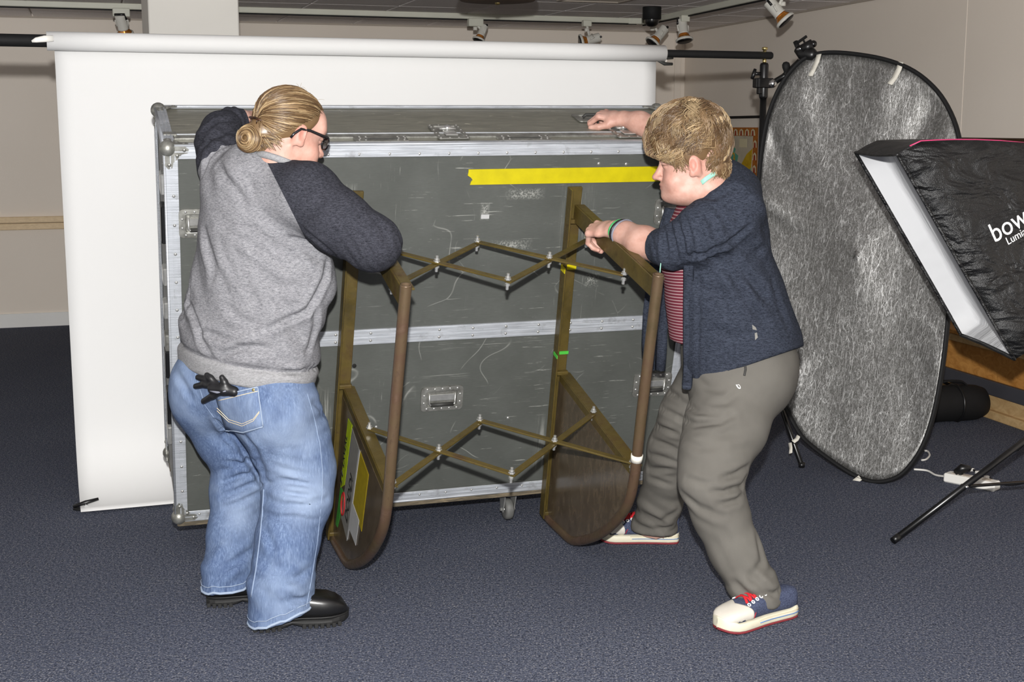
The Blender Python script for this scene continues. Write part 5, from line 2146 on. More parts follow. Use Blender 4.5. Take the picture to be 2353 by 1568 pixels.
# ------------------------------------------------------------------ hands
def make_hand(wrist, fdir, back, side, curl, thumb, spread=.10, scale=1.0, h=.0024, fore=None, fore_r=(.030, .040, .046), curls=None):
    """wrist point, fdir along the metacarpals, back = outward normal of the back of the hand,
    side=+1 when the index is on +x (x = fdir x back); fore = forearm points from the wrist up"""
    y = Vector(fdir).normalized()
    z = Vector(back); z = (z - y * z.dot(y)).normalized()
    x = y.cross(z)
    M = np.array([x, y, z], dtype=f32)
    s = scale
    fing = []
    kn = [(.030, .090), (.010, .095), (-.010, .092), (-.029, .082)]
    ln = [(.042, .026, .020), (.046, .030, .022), (.043, .028, .021), (.034, .021, .018)]
    rd = [.0092, .0095, .0090, .0080]
    for i in range(4):
        kx, ky = kn[i]
        cs = curls[i] if curls else curl
        p = Vector((kx * side, ky, 0)) * s
        a0 = spread * (1.5 - i) * side
        ang = 0.0
        chain = [Vector((kx * side * .8, ky - .03, -.002)) * s, p]
        rads = [.011 * s, rd[i] * 1.08 * s]
        for k in range(3):
            ang += cs[k]
            d = Vector((math.sin(a0) * math.cos(ang), math.cos(a0) * math.cos(ang), -math.sin(ang)))
            p = p + d * ln[i][k] * s
            chain.append(p)
            rads.append(rd[i] * (.98 - .08 * k) * s)
        fing.append((chain, rads))
    tb = [Vector((.018 * side, .018, -.006)) * s]
    for (dx, dy, dz, l_) in thumb:
        tb.append(tb[-1] + Vector((dx * side, dy, dz)).normalized() * l_ * s)
    trad = [.015 * s, .0135 * s, .0115 * s, .0100 * s][:len(tb)]
    fl_ = []
    if fore:
        fl_ = [M @ (V3(p) - V3(wrist)) for p in fore]

    def field(P):
        d = s_limb(P, [(0, .004 * s, 0), (.001 * side, .045 * s, 0), (.0, .084 * s, .001)], [(.026 * s, .018 * s), (.036 * s, .0155 * s), (.0385 * s, .0125 * s)], (1, 0, 0), .012)
        d = smin(d, s_ell(P, (.022 * side * s, .030 * s, -.010 * s), (.018 * s, .030 * s, .014 * s)), .012)
        for ch, rr in fing:
            e = None
            for k in range(len(ch) - 1):
                c_ = s_cone(P, ch[k], ch[k + 1], rr[k], rr[k + 1])
                e = c_ if e is None else smin(e, c_, .004)
            # knuckle
            e = smin(e, s_ell(P, ch[1] + Vector((0, 0, .002)), (.0105 * s, .0105 * s, .0105 * s)), .006)
            d = smin(d, e, .0045)
        e = None
        for k in range(len(tb) - 1):
            c_ = s_cone(P, tb[k], tb[k + 1], trad[k], trad[k + 1])
            e = c_ if e is None else smin(e, c_, .005)
        d = smin(d, e, .010)
        if fl_:
            pts = [(0, .006 * s, 0)] + [tuple(p) for p in fl_]
            d = smin(d, s_limb(P, pts, [(.028 * s, .021 * s)] + [(a, a * .86) for a in fore_r[:len(fl_)]], (1, 0, 0), .045), .02)
        return d
    allp = [p for ch, _ in fing for p in ch] + tb + [Vector(p) for p in fl_] + [Vector((0, 0, 0)), Vector((.04, .09, .01)), Vector((-.04, .09, .01))]
    pad = .03 if not fl_ else .065
    lo, hi = bounds(allp, pad)
    v_, q_ = surface(field, lo, hi, h)
    col = np.ones((len(v_), 3), dtype=f32)
    # pinker knuckles and finger ends
    for ch, rr in fing:
        for p in (ch[1], ch[2], ch[-1]):
            r2 = ((v_ - V3(p)) ** 2).sum(1)
            w_ = .5 * np.exp(-r2 / .012 ** 2)
            col *= (1 - w_[:, None] * np.array([.04, .20, .22], dtype=f32))
    w = v_ @ M + V3(wrist)
    return w.astype(f32), q_, col


# ------------------------------------------------------------------ hair strands
def strands_mesh(paths, radii, cols, n=5):
    """paths: list of arrays (k,3); radii: list of arrays (k,); cols list of rgb"""
    VV, QQ, CC, o = [], [], [], 0
    for P, R, c in zip(paths, radii, cols):
        P = np.asarray(P, dtype=np.float64); k = len(P)
        T = np.gradient(P, axis=0)
        T /= np.linalg.norm(T, axis=1)[:, None] + 1e-12
        ref = np.array([.31, .17, .93])
        N = np.cross(T, ref); N /= np.linalg.norm(N, axis=1)[:, None] + 1e-12
        B = np.cross(T, N)
        a = np.arange(n) * 2 * np.pi / n
        ring = P[:, None, :] + R[:, None, None] * (np.cos(a)[None, :, None] * N[:, None, :] + np.sin(a)[None, :, None] * B[:, None, :])
        VV.append(ring.reshape(-1, 3))
        i = np.arange(k - 1)[:, None] * n
        j = np.arange(n)[None, :]
        j2 = (j + 1) % n
        q = np.stack([i + j, i + j2, i + n + j2, i + n + j], -1).reshape(-1, 4) + o
        QQ.append(q)
        CC.append(np.tile(np.asarray(c)[None, :], (k * n, 1)) if np.ndim(c) == 1 else np.repeat(c, n, axis=0))
        o += k * n
    return np.concatenate(VV).astype(f32), np.concatenate(QQ), np.concatenate(CC).astype(f32)


def lin(r, g, b):
    return np.array(srgb(r, g, b)[:3])

# ================================================================== THE LEFT PERSON (grey and charcoal sweatshirt, jeans)
from mathutils.bvhtree import BVHTree


def bvh_of(verts, quads):
    return BVHTree.FromPolygons([tuple(map(float, p)) for p in verts], [tuple(map(int, q)) for q in quads])


def hit(bvh, u, v, off=0.0):
    d = ray(u, v).normalized()
    p, n, i, ds = bvh.ray_cast(_O, d)
    if p is None:
        p, n, i, ds = bvh.find_nearest(at(u, v, 4.0))
    if n.dot(d) > 0: n = -n
    return p + n * off, n


def surf_tube(bvh, pxs, r, off=.001, per=6, n=6):
    pts = []
    for a, b in zip(pxs[:-1], pxs[1:]):
        for k in range(per):
            f = k / per
            pts.append(hit(bvh, a[0] + (b[0] - a[0]) * f, a[1] + (b[1] - a[1]) * f, off)[0])
    pts.append(hit(bvh, *pxs[-1], off)[0])
    m = MB(); m.tube(pts, r, n); return m


def surf_patch(bvh, c00, c10, c11, c01, off, nu=8, nv=8, dip=0.0):
    """cloth patch laid on a surface, corners in order"""
    rows = []
    for j in range(nv + 1):
        g = j / nv
        row = []
        for i in range(nu + 1):
            f = i / nu
            u = (c00[0] * (1 - f) + c10[0] * f) * (1 - g) + (c01[0] * (1 - f) + c11[0] * f) * g
            v = (c00[1] * (1 - f) + c10[1] * f) * (1 - g) + (c01[1] * (1 - f) + c11[1] * f) * g + dip * g * (1 - abs(2 * f - 1))
            row.append(hit(bvh, u, v, off)[0])
        rows.append(row)
    m = MB(); m.strip(rows); return m


def thresh(d, s=.02):
    return np.clip(.5 + d / s, 0, 1)


def loft_shoe(stations, heel, toe_dir, side_dir, zs=None):
    pass


W1 = thing('person', 'person in grey and charcoal sweatshirt and jeans, back to camera, gripping the case', 'person', (-.76, 4.0, 0))
HV = Vector((.77, -.64, 0)).normalized()            # across the hips, to the person's right
FD = Vector((.64, .77, 0)).normalized()             # facing

# joints
hipR, hipL = at(642, 920, 3.96), at(497, 895, 4.12)
knR, knL = at(688, 1075, 4.00), at(560, 1060, 4.19)
anR, anL = at(647, 1400, 3.90), at(524, 1345, 4.08)

def jeans_field(P):
    d = s_ell(P, at(566, 872, 4.06), (.225, .165, .16), [HV, FD, (0, 0, 1)])
    d = smin(d, s_ell(P, at(625, 935, 3.93), (.125, .11, .135), [HV, FD, (0, 0, 1)]), .05)      # right seat
    d = smin(d, s_ell(P, at(470, 895, 4.07), (.11, .11, .13), [HV, FD, (0, 0, 1)]), .05)        # left seat
    up_ = s_econe(P, at(566, 860, 4.05), at(572, 790, 4.05), (.22, .155), (.205, .15), HV)
    d = smin(d, up_, .04)
    r_ = s_limb(P, [at(642, 950, 3.97), at(668, 1020, 3.99), knR, at(682, 1150, 3.97), at(660, 1240, 3.93), at(646, 1330, 3.90), at(648, 1470, 3.885)],
                [(.128, .125), (.120, .118), (.110, .108), (.104, .10), (.096, .095), (.094, .098), (.102, .118)], HV, .03, cap1=.3)
    l_ = s_limb(P, [at(478, 915, 4.12), at(530, 1000, 4.16), knL, at(548, 1130, 4.17), at(540, 1220, 4.13), at(530, 1300, 4.10), at(525, 1420, 4.07)],
                [(.115, .12), (.105, .11), (.092, .096), (.086, .09), (.082, .086), (.084, .09), (.088, .105)], HV, .03, cap1=.3)
    d = smin(smin(d, r_, .04), l_, .025)
    d = d + folds(P, [
        (at(690, 1130, 3.88), (.25, 0, 1), .034, .0055, .10, .7),
        (at(560, 1110, 4.08), (-.45, 0, 1), .036, .0055, .09, .7),
        (at(650, 1300, 3.80), (.7, .2, 1), .075, .006, .14, .6),
        (at(530, 1270, 4.02), (-.8, .1, 1), .07, .006, .13, .6),
        (at(735, 950, 3.95), (-.3, 0, 1), .05, .004, .10, .6),
        (at(560, 1010, 4.0), (.9, 0, .5), .06, .006, .09, .4),
        (at(690, 1370, 3.82), (.8, 0, 1), .05, .006, .08, .5)])
    d = d + lumps(P, .0035, 24)
    # hems: cut level just above the carpet
    hz_r = np.maximum(s_plane(P, anR + Vector((0, 0, -.016)), (.28, .0, -1)), .014 - P[:, 2])
    hz_l = s_plane(P, anL + Vector((0, 0, -.006)), (.06, .0, -1))
    mid_ = (anR + anL) / 2; ax_ = anR - anL
    lowest = np.where((P[:, 0] - mid_.x) * ax_.x + (P[:, 1] - mid_.y) * ax_.y > 0, hz_r, hz_l)
    d = smax(d, lowest, .006)
    return d

jlo, jhi = bounds([at(380, 780, 4.2), at(780, 780, 3.8), at(560, 800, 4.3), anR - Vector((.13, .16, .09)), anL + Vector((-.13, .15, 0)), at(770, 1060, 4.2)], .02)
jlo[2] = 0.0
jv, jq = surface(jeans_field, jlo, jhi, .0075)
jb = bvh_of(jv, jq)
jv = crease(jv, jq, jb, [
    ([(500, 968), (520, 995), (545, 1012), (562, 1045), (588, 1088), (604, 1118)], .016, .009),
    ([(524, 1063), (560, 1065), (592, 1060)], .010, .010),
    ([(510, 1142), (545, 1132), (588, 1110)], .007, .010),
    ([(518, 1168), (560, 1152), (598, 1136)], .006, .010),
    ([(512, 1110), (540, 1100), (570, 1085)], .005, .009),
    ([(610, 1112), (660, 1108), (722, 1112)], .007, .011),
    ([(612, 1150), (655, 1162), (700, 1162), (748, 1150)], .008, .011),
    ([(606, 1182), (640, 1192), (690, 1186)], .006, .011),
    ([(640, 1135), (690, 1138), (735, 1132)], .005, .009),
    ([(610, 1215), (622, 1245), (628, 1275)], .005, .012),
    ([(640, 1345), (680, 1332), (712, 1308)], .006, .012),
    ([(650, 1385), (690, 1378), (718, 1368)], .006, .010),
    ([(494, 1332), (540, 1292), (582, 1262)], .007, .013),
    ([(500, 1290), (530, 1258), (560, 1240)], .005, .012),
    ([(720, 925), (735, 940), (748, 958)], .005, .010),
    ([(560, 1000), (585, 1030), (603, 1070), (612, 1105)], .006, .012),
    ([(400, 850), (420, 880), (440, 915)], .005, .012)])
jb = bvh_of(jv, jq)
fade = np.zeros(len(jv), dtype=f32)
for c_, r_, a_ in ((at(690, 1000, 3.85), .09, .5), (at(700, 1150, 3.87), .075, .9), (at(560, 1180, 4.05), .07, .7), (at(650, 1090, 3.87), .06, .6), (at(735, 920, 3.9), .07, .5), (at(690, 1400, 3.80), .05, .3), (at(575, 965, 3.92), .06, .45), (at(430, 880, 4.1), .06, .3)):
    fade += a_ * np.exp(-((jv - V3(c_)) ** 2).sum(1) / r_ ** 2)
jeans = np_mesh('jeans', jv, jq, 'denim', W1, {'fade': np.clip(fade, 0, 1), 'seam': np.ones(len(jv))})
# seams, hems, pocket
for pxs in ([(706, 905), (722, 960), (735, 1020), (741, 1080), (740, 1140), (730, 1240), (716, 1330), (704, 1395)],):
    set_attr(sub(surf_tube(jb, pxs, .0016, .0), 'side_seam', 'denim', jeans), seam=1.0, fade=.9)
for pxs in ([(606, 1125), (603, 1180), (597, 1240), (588, 1310), (577, 1372)],):
    set_attr(sub(surf_tube(jb, pxs, .0026, .0), 'inner_seam', 'denim', jeans), seam=1.0, fade=1.0)
def hem_loop(pp, pn, cen, rmax):
    """points along a cut hem, by angle around the leg"""
    n_ = V3(Vector(pn).normalized())
    d_ = (jv - V3(pp)) @ n_
    q = jv - V3(cen)
    sel = (np.abs(d_ + .006) < .009) & (np.hypot(q[:, 0], q[:, 1]) < rmax)
    q = jv[sel]
    c = q.mean(0)
    ang = np.arctan2(q[:, 1] - c[1], q[:, 0] - c[0]); rr = np.hypot(q[:, 1] - c[1], q[:, 0] - c[0])
    out = []
    for k in range(30):
        w = np.abs((ang - (-math.pi + (k + .5) * 2 * math.pi / 30) + math.pi) % (2 * math.pi) - math.pi) < .16
        if w.any():
            i = np.argmax(rr[w])
            out.append(Vector(q[w][i]))
    return out
for pp, pn, cen in ((anR + Vector((0, 0, -.016)), (.28, .0, -1), anR), (anL + Vector((0, 0, -.006)), (.06, 0, -1), anL)):
    lp = hem_loop(pp, pn, cen, .17)
    if len(lp) > 12:
        m = MB(); m.tube(lp, .0042, 8, closed=True); sub(m, 'hem', 'denim', jeans)
        m = MB(); m.tube([p + Z * .022 + (p - cen).normalized() * .0015 for p in lp], .0012, 6, closed=True); sub(m, 'hem_stitching', 'denim', jeans)
pk = ((500, 908), (594, 890), (607, 982), (512, 990))
m = surf_patch(jb, (497, 908), (594, 889), (606, 980), (520, 985), .004, 8, 8, 14)
pocket = set_attr(sub(m, 'back_pocket', 'denim', jeans), seam=1.0, fade=.25)
md = pocket.modifiers.new('thickness', 'SOLIDIFY'); md.thickness = .003
sub(surf_tube(jb, [(500, 909), (545, 901), (594, 891)], .0022, .007), 'pocket_hem', 'denim', jeans)
sub(surf_tube(jb, [(505, 919), (548, 910), (594, 900)], .0012, .007), 'pocket_stitching', 'thread_pale', jeans)
sub(surf_tube(jb, [(594, 891), (600, 935), (606, 979)], .0018, .007), 'pocket_edge', 'denim', jeans)
sub(surf_tube(jb, [(606, 979), (563, 992), (520, 985)], .0018, .007), 'pocket_edge', 'denim', jeans)
for k_ in range(2):
    sub(surf_tube(jb, [(502, 935 + 6 * k_), (530, 962 + 5 * k_), (560, 973 + 5 * k_), (585, 962 + 4 * k_), (598, 945 + 3 * k_)], .0010, .0075), 'pocket_stitching', 'thread_pale', jeans)
m = MB(); p_, n_ = hit(jb, 585, 897, .007); m.lathe([(.005, 0), (.005, .002), (.003, .003), (0, .003)], p_, n_, 12); sub(m, 'rivet', 'brass', jeans)
set_attr(sub(surf_tube(jb, [(446, 850), (458, 890), (470, 930), (500, 972), (528, 1000)], .0013, .0), 'seat_seam', 'denim', jeans), seam=1.0, fade=.7)

# sweatshirt
def torso1(P):
    d = s_limb(P, [at(567, 850, 4.05), at(572, 780, 4.05), at(585, 690, 4.03), at(592, 600, 4.01), at(592, 520, 4.0), at(588, 450, 3.99), at(590, 400, 3.97)],
               [(.252, .178), (.242, .175), (.222, .165), (.205, .155), (.192, .148), (.165, .13), (.12, .10)], HV, .04)
    d = smin(d, s_ell(P, at(532, 425, 4.03), (.080, .075, .075), [HV, FD, (0, 0, 1)]), .04)
    d = smin(d, s_ell(P, at(662, 470, 3.90), (.10, .09, .10), [HV, FD, (0, 0, 1)]), .05)
    d = smin(d, s_ell(P, at(715, 640, 3.93), (.06, .08, .12), [HV, FD, (0, 0, 1)]), .05)
    return d

shR = at(703, 450, 3.845)
elR = at(858, 558, 3.79)
elL = at(500, 318, 4.19)
def sleeveR1(P):
    a_ = s_limb(P, [at(640, 425, 3.92), shR, at(775, 508, 3.80), elR], [(.075, .075), (.094, .094), (.088, .090), (.079, .082)], (0, 0, 1), .03)
    b_ = s_limb(P, [elR, at(856, 566, 3.93), at(850, 566, 4.06)], [.078, .064, .050], (0, 0, 1), .03, cap1=.3)
    return smin(a_, b_, .03)
def sleeveL1(P):
    return s_limb(P, [at(530, 428, 4.02), at(512, 378, 4.09), at(500, 330, 4.17), at(507, 302, 4.22), at(530, 286, 4.28), at(549, 280, 4.32)],
                  [.078, .073, .067, .060, .050, .043], (0, 0, 1), .03, cap1=.3)

hemA, hemB, hemC = at(395, 822, 4.12), at(726, 897, 3.95), at(590, 893, 3.86)
hemN = (hemB - hemA).cross(hemC - hemA).normalized()
if hemN.z > 0: hemN = -hemN
def sweat_field(P):
    d = torso1(P)
    dr, dl = sleeveR1(P), sleeveL1(P)
    dr = dr + folds(P, [(at(820, 560, 3.72), (.9, 0, .55), .030, .0030, .10, .8), (at(900, 560, 3.78), (.6, .6, .5), .028, .003, .06, .8), (at(740, 480, 3.75), (.7, 0, -.7), .06, .003, .10, .6)])
    dl = dl + folds(P, [(at(490, 330, 4.08), (.35, 0, 1), .036, .0055, .09, .8), (at(540, 275, 4.3), (1, .5, .2), .028, .004, .07, .6)])
    d = smin(smin(d, dr, .035), dl, .03)
    d = d + folds(P, [
        (at(640, 560, 3.84), (.55, 0, 1), .075, .0055, .12, .5),
        (at(520, 600, 3.93), (.9, 0, .35), .075, .0065, .16, .5),
        (at(560, 790, 3.88), (-.3, 0, 1), .065, .0055, .14, .6),
        (at(690, 720, 3.88), (.85, 0, .5), .10, .008, .15, .4),
        (at(450, 740, 4.05), (.8, 0, .5), .06, .006, .12, .5),
        (at(540, 440, 3.93), (.9, 0, .2), .055, .0050, .09, .5),
        (at(740, 590, 3.86), (.6, 0, .8), .05, .005, .07, .5),
        (at(690, 850, 3.9), (.2, 0, 1), .04, .004, .09, .6)])
    d = d + lumps(P, .004, 20, 2.0)
    # ribbed band hugs the hips
    hp_ = s_plane(P, hemA, hemN)
    d = d + .010 * np.exp(-((hp_ + .062) / .010) ** 2).astype(f32)
    d = smax(d, hp_, .012)
    # neck opening
    return d

slo, shi = bounds([at(380, 830, 4.25), at(930, 600, 3.72), at(440, 240, 4.5), at(600, 900, 3.8), at(500, 700, 4.3), at(700, 560, 4.25)], .03)
sv, sq = surface(sweat_field, slo, shi, .0065)
sv0 = sv.copy()
sb_ = bvh_of(sv, sq)
sv = crease(sv, sq, sb_, [
    ([(752, 602), (746, 640), (729, 675), (707, 712), (690, 723), (655, 736), (612, 758)], .012, .009),
    ([(545, 547), (580, 564), (610, 585), (640, 608), (668, 620)], .009, .012),
    ([(655, 547), (690, 550), (718, 556)], .006, .010),
    ([(430, 690), (445, 720), (455, 750), (462, 780), (480, 810)], .009, .011),
    ([(512, 818), (545, 800), (580, 796), (625, 803)], .008, .010),
    ([(458, 758), (490, 770), (520, 781), (548, 787)], .006, .010),
    ([(470, 530), (478, 570), (490, 612), (486, 645)], .007, .013),
    ([(500, 540), (516, 590), (542, 645)], .007, .014),
    ([(724, 700), (724, 750), (713, 792), (704, 812)], .007, .010),
    ([(742, 838), (700, 850), (655, 856)], .008, .010),
    ([(503, 382), (518, 408), (542, 436), (562, 462)], .009, .012),
    ([(560, 395), (575, 420), (582, 450)], .005, .014),
    ([(600, 640), (640, 660), (690, 665)], .004, .014),
    ([(430, 640), (425, 690), (418, 730)], .006, .011),
    ([(700, 530), (740, 562), (790, 606)], .006, .008),
    ([(520, 700), (545, 730), (590, 745)], .005, .013),
    ([(860, 500), (880, 525), (890, 560)], .004, .010),
    ([(820, 520), (845, 560), (850, 600)], .004, .010),
    ([(466, 402), (478, 362), (500, 340), (540, 326)], .009, .010),
    ([(462, 345), (485, 318), (530, 302)], .007, .009),
    ([(470, 300), (500, 278), (545, 275)], .006, .009)])
dR, dL, dT = sleeveR1(sv0), sleeveL1(sv0), torso1(sv0)
S1, S2, S3 = at(610, 366, 3.92), at(690, 525, 3.80), at(690, 525, 4.3)
pn_ = (S2 - S1).cross(S3 - S1).normalized()
if pn_.x < 0: pn_ = -pn_
plR = -s_plane(sv, S1, pn_)
low = s_plane(sv, at(690, 525, 3.80), (-.62, .0, -.78))        # armpit: under this the body is grey
sleeve = np.minimum(np.maximum(plR, np.where(sv[:, 0] > at(690, 525, 3.8).x - .02, (dR - dT) * .6 - .004, -1)), np.where(sv[:, 0] < -.80, (dL - dT) * .8 + .022, 1))
sleeve = np.where((sv[:, 2] < at(690, 640, 3.85).z), 1, sleeve)
collar = None
band = -(s_plane(sv, hemA, hemN) + .060)
sweat = np_mesh('sweatshirt', sv, sq, 'sweatshirt', W1, {'sleeve': thresh(sleeve), 'band': thresh(band)})
sb_ = bvh_of(sv, sq)
# ribbed collar around the neck
nk = at(640, 385, 3.93)
hc1 = at(668, 304, 3.955)
m = MB()
cn = (hc1 - nk).normalized()
cxv = cn.orthogonal().normalized(); cyv = cn.cross(cxv)
m.tube([nk + cn * .014 + cxv * .070 * math.cos(a) + cyv * .066 * math.sin(a) for a in [2 * math.pi * i / 28 for i in range(28)]], .011, 8, closed=True)
cl_ = m.build('collar', 'sweatshirt', W1)
at2 = cl_.data.attributes.new('sleeve', 'FLOAT', 'POINT'); at2.data.foreach_set('value', [1.0] * len(cl_.data.vertices))
at2 = cl_.data.attributes.new('band', 'FLOAT', 'POINT'); at2.data.foreach_set('value', [0.0] * len(cl_.data.vertices))

# head, hands, hidden body: one mesh
F1 = Vector((.78, .56, -.30)); U1 = Vector((.18, .12, 1))
hv1, hq1, hcol1, (r1, f1, u1) = make_head(hc1, F1, U1, 0.004, nk - cn * .03, .058)
hand_w = at(566, 273, 4.36)
hl = make_hand(hand_w, Vector((.55, .75, .10)), Vector((-.35, -.1, 1)), 1, (.35, .55, .4), [(1, .6, -.4, .04), (.6, 1, -.3, .032), (.3, 1, -.2, .026)], fore=[at(548, 280, 4.31), at(520, 293, 4.25)], fore_r=(.034, .040))
hand_w2 = at(850, 560, 4.07)
hr = make_hand(hand_w2, Vector((0, 1, -.1)), Vector((.2, .2, 1)), -1, (.5, .9, .6), [(1, .8, -.4, .04), (.5, 1, -.6, .03), (0, 1, -.8, .025)], fore=[at(856, 566, 3.96)], fore_r=(.040,))
def core1(P):
    d = s_limb(P, [at(567, 880, 4.05), at(590, 600, 4.01), at(592, 420, 3.97), nk], [(.15, .10), (.13, .10), (.10, .08), (.05, .05)], HV, .04)
    d = smin(d, s_limb(P, [hipR, knR, anR + Vector((0, 0, .04))], [.085, .06, .045]), .03)
    d = smin(d, s_limb(P, [hipL, knL, anL + Vector((0, 0, .04))], [.085, .06, .045]), .03)
    d = smin(d, s_limb(P, [at(600, 410, 3.95), shR, elR, at(856, 566, 3.96)], [.05, .06, .045, .04]), .03)
    d = smin(d, s_limb(P, [at(590, 410, 3.98), at(520, 410, 4.05), elL, at(535, 285, 4.29)], [.05, .06, .045, .036]), .03)
    return d
clo, chi = bounds([anR, anL, elR, elL, hc1, at(545, 283, 4.4)], .12); clo[2] = .03
cv1, cq1 = surface(core1, clo, chi, .02)
bv, bq, bcol = merge([(hv1, hq1, hcol1), hl, hr, (cv1, cq1, np.ones((len(cv1), 3), dtype=f32))])
np_mesh('body', bv, bq, 'skin', W1, colors=bcol)

# hair drawn back into a bun
def ell_pt(dirs, c, r, off):
    d = dirs / np.linalg.norm(dirs, axis=-1, keepdims=True)
    k = 1 / np.sqrt(((d / (np.array(r) + np.asarray(off)[..., None] if np.ndim(off) else np.array(r) + off)) ** 2).sum(-1, keepdims=True))
    return d * k + np.array(c)

rng = np.random.default_rng(5)
HCc, HCr = np.array([0, -.012, .032]), np.array([.074, .097, .086])
def hair_base1(P):
    d = s_ell(P, tuple(HCc), tuple(HCr + .0065))
    d = smax(d, s_plane(P, (0, .076, .074), (0, .78, -.62)), .012)
    d = smax(d, s_plane(P, (0, .030, .0), (0, .55, -1.0)) - .03, .02)
    d = smin(d, s_ell(P, (0, -.100, -.020), (.024, .026, .028)), .03)
    d = smin(d, s_ell(P, (.004, -.118, -.052), (.030, .027, .032)), .02)
    # nape
    d = smin(d, s_limb(P, [(0, -.060, -.03), (0, -.056, -.075)], [.044, .030]), .03)
    return d
bvv, bqq = surface(hair_base1, (-.1, -.165, -.12), (.1, .1, .14), .0036)
paths, rads, cols = [], [], []
gather = np.array([0.0, -.96, -.16])
pal = [lin(122, 92, 54), lin(150, 118, 74), lin(188, 154, 104), lin(90, 64, 36), lin(208, 178, 128), lin(108, 80, 46)]
for i in range(1100):
    th = rng.uniform(-1, 1) * 2.75
    # hairline direction at azimuth th (0 = forehead, +-2.4 = behind the ears)
    el = np.interp(abs(th), [0, .5, .9, 1.25, 1.6, 2.0, 2.45, 2.75], [.60, .54, .34, .12, -.18, -.55, -.85, -1.0]) + rng.normal(0, .03)
    s0 = np.array([math.sin(th) * math.cos(el), math.cos(th) * math.cos(el), math.sin(el)])
    t0 = max(0, rng.uniform(-.35, .62))
    k = 14
    tt = np.linspace(t0, 1.0, k)
    om = math.acos(np.clip(s0 @ gather / np.linalg.norm(gather), -1, 1))
    g_ = gather / np.linalg.norm(gather)
    D = (np.sin((1 - tt) * om)[:, None] * s0 + np.sin(tt * om)[:, None] * g_) / math.sin(om)
    off = .0095 + rng.uniform(0, .005) + .003 * np.sin(tt * rng.uniform(3, 8) + rng.uniform(0, 6)) - .004 * (tt < .03)
    off = off - .0045 * np.clip((.12 - (tt - 0)) / .12, 0, 1) * (t0 == 0)
    wob = rng.normal(0, .018, 3)
    D = D + np.sin(tt * math.pi)[:, None] * wob
    p = ell_pt(D, HCc, HCr, off)
    end = np.array([rng.normal(0, .013), -.114, -.020 + rng.normal(0, .011)])
    w_ = np.clip((tt - .82) / .18, 0, 1)[:, None] ** 1.5
    p = p * (1 - w_) + end * w_
    r_ = rng.uniform(.0007, .0019) * np.sin(np.clip((tt - t0) / (1 - t0 + 1e-6) * math.pi * .85 + .35, 0, math.pi)) ** .6
    paths.append(p); rads.append(np.maximum(r_, .0004))
    cols.append(pal[rng.integers(len(pal))] * rng.uniform(.75, 1.1))
# nape strands swept up into the bun
for i in range(420):
    x_ = rng.uniform(-1, 1)
    ang = x_ * 1.25
    rr = .060
    zz0 = rng.uniform(-.090, -.030)
    p0 = np.array([math.sin(ang) * rr * 1.08, -.045 - math.cos(ang) * rr * .95 + .022 * abs(x_), zz0 + .02 * abs(x_)])
    p3 = np.array([rng.normal(0, .012), -.112, -.028 + rng.normal(0, .012)])
    k = 11; tt = np.linspace(0, 1, k)[:, None]
    mid = (p0 + p3) / 2
    mid = mid + np.array([math.sin(ang) * .022, -math.cos(ang) * .010, .004])
    p = (1 - tt) ** 2 * p0 + 2 * tt * (1 - tt) * mid + tt ** 2 * p3
    paths.append(p); rads.append(rng.uniform(.0008, .0020) * np.sin(np.linspace(.25, 2.7, k)) ** .7)
    cols.append(pal[rng.integers(len(pal))] * rng.uniform(.7, 1.05))
# bun: coiled strands
bc_ = np.array([.004, -.122, -.056])
for i in range(260):
    a0 = rng.uniform(0, 6.28); k = 18
    tt = np.linspace(0, rng.uniform(2.5, 5.0), k)
    ph = rng.uniform(-.9, 1.35)
    R_ = .034 * math.cos(ph) + .004
    zz = .030 * math.sin(ph)
    axn = np.array([.55, -.75, -.15]); axn /= np.linalg.norm(axn)
    e1v = np.cross(axn, [0, 0, 1]); e1v /= np.linalg.norm(e1v); e2v = np.cross(axn, e1v)
    rr = R_ * (1 - .05 * tt) + rng.normal(0, .0015)
    p = bc_ + np.outer(np.cos(a0 + tt) * rr, e1v) + np.outer(np.sin(a0 + tt) * rr * 1.05, e2v) + np.outer(np.full(k, zz), axn) + rng.normal(0, .001, 3)
    paths.append(p); rads.append(np.full(k, rng.uniform(.0010, .0026)) * np.sin(np.linspace(.35, 2.8, k)))
    cols.append(pal[rng.integers(len(pal))] * rng.uniform(.7, 1.1))
# flyaways
for i in range(40):
    th = rng.uniform(-1.4, 1.4); el = rng.uniform(.5, 1.4)
    s0 = np.array([math.sin(th) * math.cos(el), math.cos(th) * math.cos(el) - .4, math.sin(el)])
    p0 = ell_pt(s0[None], HCc, HCr, .012)[0]
    d_ = s0 * .5 + np.array([rng.normal(0, .4), -.6 + rng.normal(0, .4), rng.normal(0, .3)])
    k = 7; tt = np.linspace(0, 1, k)[:, None]
    p = p0 + d_ / np.linalg.norm(d_) * tt * rng.uniform(.015, .035) - np.array([0, 0, .012]) * tt ** 2
    paths.append(p); rads.append(np.linspace(.0005, .0002, k)); cols.append(pal[2])
sv_, sq_, sc_ = strands_mesh(paths, rads, cols)
bcol_ = np.tile(lin(126, 96, 56)[None], (len(bvv), 1)).astype(f32)
av, aq, ac = merge([(bvv, bqq, bcol_), (sv_, sq_, sc_)])
M1 = np.array([r1, f1, u1], dtype=f32)
hair1 = np_mesh('hair', (av @ M1 + V3(hc1)).astype(f32), aq, 'hair', W1, colors=ac)
H1 = lambda x, y, z: hc1 + r1 * x + f1 * y + u1 * z
m = MB(); m.tube([H1(-.034, -.104, .004), H1(-.015, -.124, .006), H1(.012, -.125, .004), H1(.036, -.104, .000)], [.004, .0075, .0075, .004], 10, flat=(.55, 1.2)); m.build('hair_clip', 'tortoise', W1)
